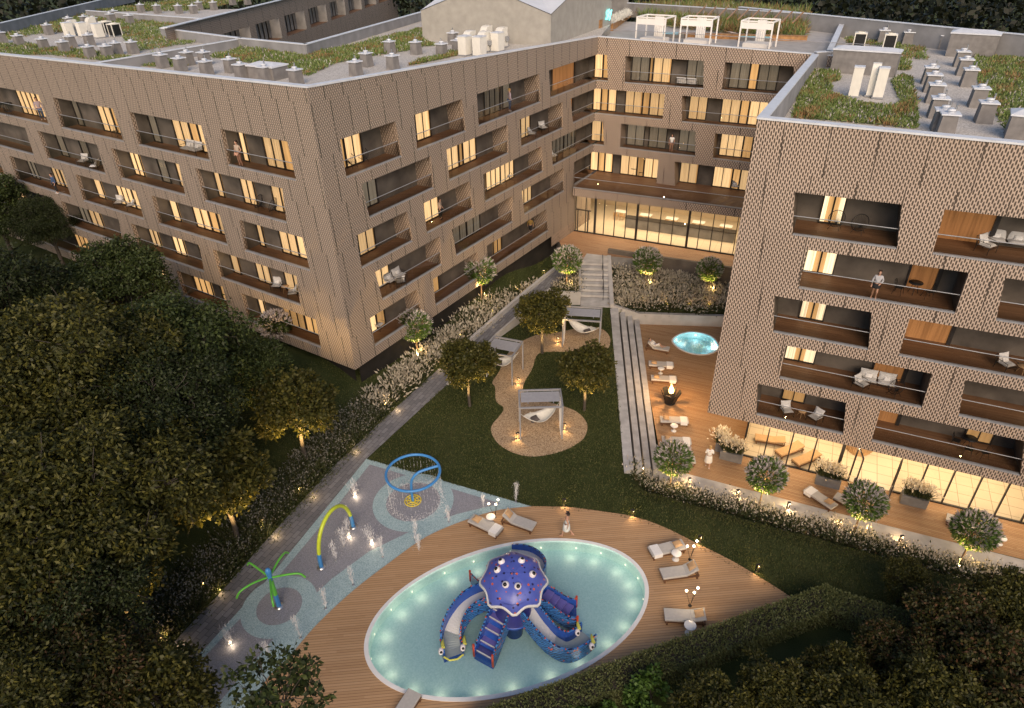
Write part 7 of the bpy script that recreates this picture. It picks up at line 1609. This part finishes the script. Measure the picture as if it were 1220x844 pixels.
    for s in (1, -1): MB().ball((.03 * s, -.086, 1.635), .011, n=8).build('eye', ['eye_black'], t); MB().ball((.077 * s, 0, 1.61), .022, n=8, sq=(.5, 1, 1.4)).build('ear', ['skin'], t)
    MB().ball((0, -.09, 1.567), .016, n=8, sq=(1.4, .5, .4)).build('mouth', ['lips'], t)
    return t
def zf(F, r): return zb(F, r) + .01
def inb(px, py, F, r): return at(px, py, zf(F, r))
faceC = math.atan2(FAC['C']['n'].y, FAC['C']['n'].x) + math.pi / 2; faceA = math.atan2(FAC['A']['n'].y, FAC['A']['n'].x) + math.pi / 2; faceB = math.atan2(FAC['B']['n'].y, FAC['B']['n'].x) + math.pi / 2; faceD = math.atan2(FAC['D']['n'].y, FAC['D']['n'].x) + math.pi / 2
person('barefoot woman wrapped in a white towel walking along the upper pool edge', at(675, 639, L1 + .09), -1.9, 'walk', 'hair_dark', 'cloth_white', 'cloth_white', 'wrap', False, 1.1, .52, 'skin')
person('woman in a white robe seen from behind on the timber terrace', at(842.5, 556.5, ZD), 2.9, 'hold', 'hair_blond', 'cloth_white', 'cloth_white', 'long', False, 1.08, .42, 'cloth_white')
person('woman in a grey top and black skirt at a balcony rail', inb(1039.5, 356, 'C', 2), faceC, 'hip', 'hair_dark', 'cloth_grey', 'cloth_black', 'long', False, 1.0, .72, 'skin')
person('person in jeans stepping out of the timber door on the right building', inb(1121, 343, 'C', 2), faceC + .7, 'walk', 'hair_dark', 'cloth_beige', 'denim', 'tee')
person('man in a beige tee and rose trousers on the top balcony nearest the building corner', inb(287.5, 199, 'A', 1), faceA + .2, 'hip', 'hair_dark', 'cloth_beige', 'cloth_rose', 'tee', False, 1.0, False, 'cloth_black')
person('person in a lilac jacket and jeans on the leftmost top balcony', inb(52, 143.5, 'A', 1), faceA + 1.2, 'stand', 'hair_dark', 'cloth_lilac', 'denim', 'long')
person('person in dark blue on the far left third-row balcony', inb(69, 231, 'A', 3), faceA, 'stand', 'hair_dark', 'denim', 'cloth_black', 'long')
person('person in a white top at the rail in the middle of the rear facade', inb(799, 182, 'D', 3), faceD, 'stand', 'hair_dark', 'cloth_white', 'cloth_rose', 'tee', True, 1.05, False, 'cloth_black')
person('blond person in a lilac sweater and jeans looking out from a top balcony', inb(607.5, 133, 'B', 1), faceB + .9, 'stand', 'hair_blond', 'cloth_lilac', 'denim', 'long')
person('woman with long dark hair in a short top on a third-row balcony', inb(525.5, 262, 'B', 3), faceB + .3, 'hip', 'hair_dark', 'cloth_beige', 'cloth_black', 'tee', True, 1.0, False, 'cloth_black')
person('man in an ochre jacket walking along the long lowest balcony near the lobby', inb(632, 279, 'B', 5), faceB - 1.2, 'walk', 'hair_dark', 'cloth_ochre', 'cloth_black', 'long', False, 1.0, False, 'cloth_black')
# the person lying on the raised lounger
L_ = lo1; rzl = L_.rotation_euler.z; base = lpt(L_, 0, 0, 0); t = thing('person', 'person in a white robe lying on the raised lounger by the hot tub', 'person', base, rzl)
N = {'pel': (.28, 0, .50, (.10, .15)), 'wst': (.42, 0, .58, (.09, .13)), 'chs': (.56, 0, .74, (.10, .155)), 'nk': (.68, 0, .90, .05), 'hd': (.73, 0, .99, .085), 'hd2': (.77, 0, 1.06, .08), 'nose': (.65, 0, 1.0, .014)}
E = [('pel', 'wst'), ('wst', 'chs'), ('chs', 'nk'), ('nk', 'hd'), ('hd', 'hd2'), ('hd', 'nose')]
for s, k, kz in ((1, 'L', .82), (-1, 'R', .50)):
    N['hp' + k] = (.22, .1 * s, .49, .085); N['kn' + k] = (-.18, .12 * s, kz, .058); N['an' + k] = (-.42 if kz > .6 else -.62, .12 * s, .46, .037); N['to' + k] = (N['an' + k][0] - .13, .13 * s, .52, .03); N['sh' + k] = (.60, .18 * s, .82, .055); N['el' + k] = (.42, .30 * s, .66, .04); N['wr' + k] = (.24, .2 * s, .62, .027); N['pa' + k] = (.17, .16 * s, .61, .03)
    E += [('pel', 'hp' + k), ('hp' + k, 'kn' + k), ('kn' + k, 'an' + k), ('an' + k, 'to' + k), ('chs', 'sh' + k), ('sh' + k, 'el' + k), ('el' + k, 'wr' + k), ('wr' + k, 'pa' + k)]
    for f in range(4): N['f%d%s' % (f, k)] = (.14, (.16 + (f - 1.5) * .016) * s, .605, .009); N['g%d%s' % (f, k)] = (.09 - .008 * (f % 3), (.15 + (f - 1.5) * .018) * s, .60, .008); E += [('pa' + k, 'f%d%s' % (f, k)), ('f%d%s' % (f, k), 'g%d%s' % (f, k))]
    N['t' + k] = (.19, .12 * s, .63, .01); E.append(('pa' + k, 't' + k))
skin_mesh('body', N, E, 'skin', t); g = lambda k, r: (*N[k][:3], r)
T = {'pel': g('pel', (.125, .18)), 'wst': g('wst', (.11, .15)), 'chs': g('chs', (.12, .175))}; TE = [('pel', 'wst'), ('wst', 'chs')]
for k in 'LR':
    T['sh' + k] = g('sh' + k, .07); T['el' + k] = g('el' + k, .058); T['wr' + k] = g('wr' + k, .045); T['kn' + k] = g('kn' + k, .085); T['hp' + k] = g('hp' + k, .11); TE += [('chs', 'sh' + k), ('sh' + k, 'el' + k), ('el' + k, 'wr' + k), ('pel', 'hp' + k), ('hp' + k, 'kn' + k)]
skin_mesh('robe', T, TE, 'cloth_white', t); skin_mesh('hair', {'a': (.79, 0, 1.04, .085), 'b': (.81, 0, 1.09, .07)}, [('a', 'b')], 'hair_dark', t)

# ---------------------------------------------------------------- balcony and lobby furniture
def armchair(label, loc, rz, cat_='armchair', w=.75, group='grey armchairs on the balconies', seats=1):
    t = thing('armchair' if seats == 1 else 'sofa', label, cat_, loc, rz, group); mb = MB(); W_ = w; d = .72
    for x in (-W_ / 2, W_ / 2):
        mb.tube([(x, -d / 2, 0), (x, -d / 2, .58), (x, d / 2 - .05, .62), (x, d / 2, .0)], .018, 6); mb.tube([(x, d / 2 - .04, .3), (x, d / 2 + .1, .82)], .018, 6)
    for y, z in ((-d / 2, .3), (d / 2 - .03, .3), (d / 2 + .1, .82)): mb.tube([(-W_ / 2, y, z), (W_ / 2, y, z)], .018, 6)
    for i in range(int(W_ / .22) + 1): x = -W_ / 2 + .1 + i * (W_ - .2) / max(1, int(W_ / .22)); mb.tube([(x, d / 2, .32), (x, d / 2 + .1, .8)], .01, 5)
    mb.build('frame', ['black_metal'], t)
    for i in range(seats):
        c = -W_ / 2 + W_ * (i + .5) / seats; ww = W_ / seats - .06; mb = MB(); pillow_mesh(mb, ww / 2, d / 2 - .03, .1); o = mb.build('seat_cushion', ['cushion_light'], t); o.location = (c, -.02, .4)
        mb = MB(); pillow_mesh(mb, ww / 2, .26, .09); o = mb.build('back_cushion', ['cushion_light'], t); o.location = (c, d / 2 - .08, .66); o.rotation_euler = (R_(72), 0, 0)
        mb = MB(); pillow_mesh(mb, .2, .14, .06); o = mb.build('throw_cushion', ['cushion_white'], t); o.location = (c, .12, .58); o.rotation_euler = (R_(60), 0, 0)
    return t
def sofa(label, loc, rz, w=2.0, seats=2): return armchair(label, loc, rz, 'sofa', w, 'grey sofas on the balconies', seats)
def round_chair(label, loc, rz):
    t = thing('wire_chair', label, 'chair', loc, rz, 'round black wire lounge chairs'); mb = MB(); M = Matrix.Translation((0, .05, .62)) @ Matrix.Rotation(R_(52), 4, 'X')
    rim = [(.44 * math.cos(a), .50 * math.sin(a), 0) for a in np.linspace(0, 6.283, 29)[:-1]]; mb.tube(rim, .018, 6, closed=True, M=M); c = (0, -.16, -.30)
    mb.build('rim', ['black_metal'], t); mb = MB()
    for k in range(28): mb.tube([rim[k], tuple(.45 * a + .55 * b + (0, 0, -.1)[i] for i, (a, b) in enumerate(zip(rim[k], c))), c], .008, 4, M=M, cap=False)
    mb.build('seat', ['black_metal'], t)
    for x in (-.3, .3):
        for y in (-.22, .3): MB().tube([(x * .5, y * .3, .38), (x, y, 0)], .013, 5).build('leg', ['black_metal'], t)
    return t
def cafe_table(label, loc, dark=True, r=.38, h=.72):
    t = thing('cafe_table', label, 'table', loc, 0, 'small round balcony tables'); m = 'black_metal' if dark else 'cushion_tan'
    MB().lathe([(.001, h - .03), (r, h - .03), (r, h), (.001, h)], n=20).build('tabletop', [m], t)
    for k in range(3): a = k * 2.09; MB().tube([(.1 * math.cos(a), .1 * math.sin(a), h - .03), (.28 * math.cos(a), .28 * math.sin(a), 0)], .016, 6).build('leg', [m], t)
    return t
def wire_chair(label, loc, rz):
    t = thing('dining_chair', label, 'chair', loc, rz, 'black wire dining chairs'); mb = MB(); mb.add([(-.21, -.2, .45), (.21, -.2, .45), (.2, .2, .43), (-.2, .2, .43)], [[0, 1, 2, 3]]); s = mb.build('seat', ['black_metal'], t); s.modifiers.new('thickness', 'SOLIDIFY').thickness = .02
    mb = MB(); mb.tube([(-.2, .2, .43), (-.2, .28, .8), (0, .30, .86), (.2, .28, .8), (.2, .2, .43)], .013, 6)
    for x in (-.12, -.04, .04, .12): mb.tube([(x, .2, .43), (x, .29, .84)], .007, 4)
    mb.build('backrest', ['black_metal'], t)
    for x in (-.2, .2):
        for y in (-.2, .2): MB().tube([(x * .8, y * .8, .44), (x * 1.15, y * 1.2, 0)], .012, 5).build('leg', ['black_metal'], t)
    return t
armchair('grey armchair left of two on the second-row left balcony', inb(101, 197, 'A', 2), faceA + .4); armchair('grey armchair right of two on the second-row left balcony', inb(115, 203, 'A', 2), faceA - .9)
sofa('grey sofa on the top balcony beside the corner balcony of the left facade', inb(230, 184, 'A', 1), faceA, 1.9)
sofa('grey sofa at the rear of the leftmost top balcony', inb(14, 121, 'A', 1), faceA, 1.6); cafe_table('dark table on the leftmost top balcony', inb(9, 133, 'A', 1), True, .6); wire_chair('black chair before the dark table on the leftmost top balcony', inb(13, 139, 'A', 1), faceA + 3.1); wire_chair('black chair in the corner of the second top balcony from the left', inb(139, 163, 'A', 1), faceA + .5)
round_chair('black wire lounge chair left of two on the second-row corner balcony', inb(309, 250, 'A', 2), faceA - .3); round_chair('black wire lounge chair right of two on the second-row corner balcony', inb(326, 254, 'A', 2), faceA - .4)
armchair('grey armchair left of two on the third-row balcony behind the trees', inb(144, 246, 'A', 3), faceA + .6); armchair('grey armchair right of two on the third-row balcony behind the trees', inb(158, 249, 'A', 3), faceA - .6)
armchair('grey armchair left of two on the fourth-row corner balcony', inb(331, 345, 'A', 4), faceA + .5); armchair('grey armchair right of two on the fourth-row corner balcony', inb(350, 354, 'A', 4), faceA - .8); cafe_table('tan table between two armchairs on the fourth-row corner balcony', inb(341, 348, 'A', 4), False, .3, .5)
round_chair('black wire lounge chair left of two on the first courtyard balcony', inb(420, 200, 'B', 1), faceB + .2); round_chair('black wire lounge chair right of two on the first courtyard balcony', inb(433, 193, 'B', 1), faceB - .3)
armchair('grey armchair left of two high up near the inner corner', inb(634, 164, 'B', 2), faceB + .4); armchair('grey armchair right of two high up near the inner corner', inb(647, 157, 'B', 2), faceB - .5); armchair('grey armchair alone at the left end of the third-row corner balcony', inb(659, 190, 'B', 3), faceB)
sofa('grey sofa on the third-row balcony above the grasses', inb(586, 221, 'B', 3), faceB, 1.7); armchair('grey armchair right of the sofa on the third-row balcony', inb(604, 214, 'B', 3), faceB - .7)
sofa('grey sofa on the fourth-row balcony above the first flowering tree', inb(471, 336, 'B', 4), faceB, 2.0); armchair('grey armchair before the sofa on the fourth-row balcony', inb(477, 340, 'B', 4), faceB + 2.6)
armchair('cream armchair on the lowest balcony behind the first flowering tree', inb(451, 392, 'B', 5), faceB + .2)
sofa('striped sofa on the top balcony of the rear facade', inb(818, 104, 'D', 1), faceD + 3.1, 2.0); armchair('grey armchair at the right end of the podium terrace', at(875, 226, 7.88), faceD + .3)
wire_chair('black chair left of the small table on the podium terrace', at(747, 207, 7.88), faceD + 1.2); cafe_table('small black table on the podium terrace', at(755, 208.5, 7.88)); wire_chair('black chair right of the small table on the podium terrace', at(763, 210, 7.88), faceD - 1.2)
round_chair('black wire lounge chair left of two on the top balcony of the right building', inb(993.5, 273, 'C', 1), faceC - .2); round_chair('black wire lounge chair right of two on the top balcony of the right building', inb(1021, 278, 'C', 1), faceC - .3)
sofa('grey sofa on the top balcony at the right edge', inb(1209, 297, 'C', 1), faceC, 3.0, 3); armchair('grey armchair left of the sofa at the right edge, top row', inb(1173, 300, 'C', 1), faceC + .9)
cafe_table('black table between two wire chairs behind the woman in black skirt', inb(1087, 350, 'C', 2)); wire_chair('black chair left of the black table, beside the woman at the rail', inb(1069, 350, 'C', 2), faceC + 1.2); wire_chair('black chair right of the black table, before the timber door', inb(1104, 355, 'C', 2), faceC - 1.2)
armchair('grey armchair at the right edge in the third row of the right building', inb(1196, 440, 'C', 3), faceC + .7); cafe_table('cream table cut by the right edge in the third row', inb(1217, 445, 'C', 3), False, .35, .5)
sofa('grey sofa in the middle of the fourth row of the right building', inb(1043, 460, 'C', 4), faceC, 2.1); armchair('grey armchair left of the sofa in the fourth row', inb(1024, 463, 'C', 4), faceC + 1.0); round_chair('dark low wire chair right of the sofa in the fourth row', inb(1064, 471, 'C', 4), faceC - .8)
armchair('grey armchair left of two on the lowest balcony above the spa', inb(936, 494, 'C', 5), faceC + .5); armchair('grey armchair right of two on the lowest balcony above the spa', inb(970, 502, 'C', 5), faceC - .6); cafe_table('pale small table between two armchairs above the spa', inb(954, 497, 'C', 5), False, .25, .5)
cafe_table('black table on the long lowest balcony of the right building', inb(1152, 533, 'C', 5)); wire_chair('black chair left of the table on the long lowest balcony', inb(1137, 531, 'C', 5), faceC + 1.2); wire_chair('black chair before the table on the long lowest balcony', inb(1152, 541, 'C', 5), faceC + 2.9); wire_chair('black chair right of the table on the long lowest balcony', inb(1170, 545, 'C', 5), faceC - 1.2)
# inside the spa and the lobby
fz = Z_DECK + .035
for a, b, lab in [((926, 541), (955, 531), 'tan lounger inside the glazed spa, rear one of two'), ((944, 553), (977, 540), 'tan lounger inside the glazed spa, front one of two'), ((905, 522), (930, 526), 'tan lounger deep inside the spa under the balcony edge')]:
    p, q = at(*a, fz + .3), at(*b, fz + .3); c = (p + q) / 2; lounger('sun_lounger', lab, (c.x, c.y, fz), angle(p, q), 'tan loungers inside the spa', .25, 'cushion_tan')
mb = MB(); mb.box(lob(10.6, 3.4, Z_LOB + .55), (11.5, .8, 1.05), 0, ga); mb.box(lob(10.6, 3.4, Z_LOB + 1.1), (11.7, .95, .06), 1, ga); tag(mb.build('counter', ['mid_concrete', 'dark_frame'], None, lob(10.6, 3.4, Z_LOB)), 'long grey counter inside the glazed lobby', 'counter')
for i in range(6):
    p = lob(3.5 + i * 2.9, 5.6, Z_LOB + .03); t = thing('dining_table', ['white table in the lobby nearest the entrance door', 'second white table from the entrance door in the lobby', 'third white table from the entrance door in the lobby', 'third white table from the right end of the lobby', 'second white table from the right end of the lobby', 'white table at the right end of the lobby'][i], 'table', p, ga, 'white tables in the lobby')
    MB().box((0, 0, .74), (1.3, .8, .04)).build('tabletop', ['white_gloss'], t)
    for x in (-.55, .55):
        for y in (-.33, .33): MB().box((x, y, .36), (.05, .05, .72)).build('leg', ['light_wood'], t)
    for k, (x, y) in enumerate(((-.35, -.75), (.35, -.75))):
        c = Matrix.Translation(p) @ Matrix.Rotation(ga, 4, 'Z') @ Vector((x, y, 0)); ch = thing('lobby_chair', '%s wooden chair at the %s white table in the lobby' % (('left', 'right')[k], ('first', 'second', 'third', 'fourth', 'fifth', 'sixth')[i]), 'chair', c, ga + math.pi, 'wooden chairs in the lobby')
        MB().box((0, 0, .45), (.44, .44, .05)).build('seat', ['light_wood'], ch); MB().box((0, .21, .72), (.42, .04, .3)).build('backrest', ['light_wood'], ch)
        for lx in (-.18, .18):
            for ly in (-.18, .18): MB().box((lx, ly, .21), (.04, .04, .43)).build('leg', ['light_wood'], ch)
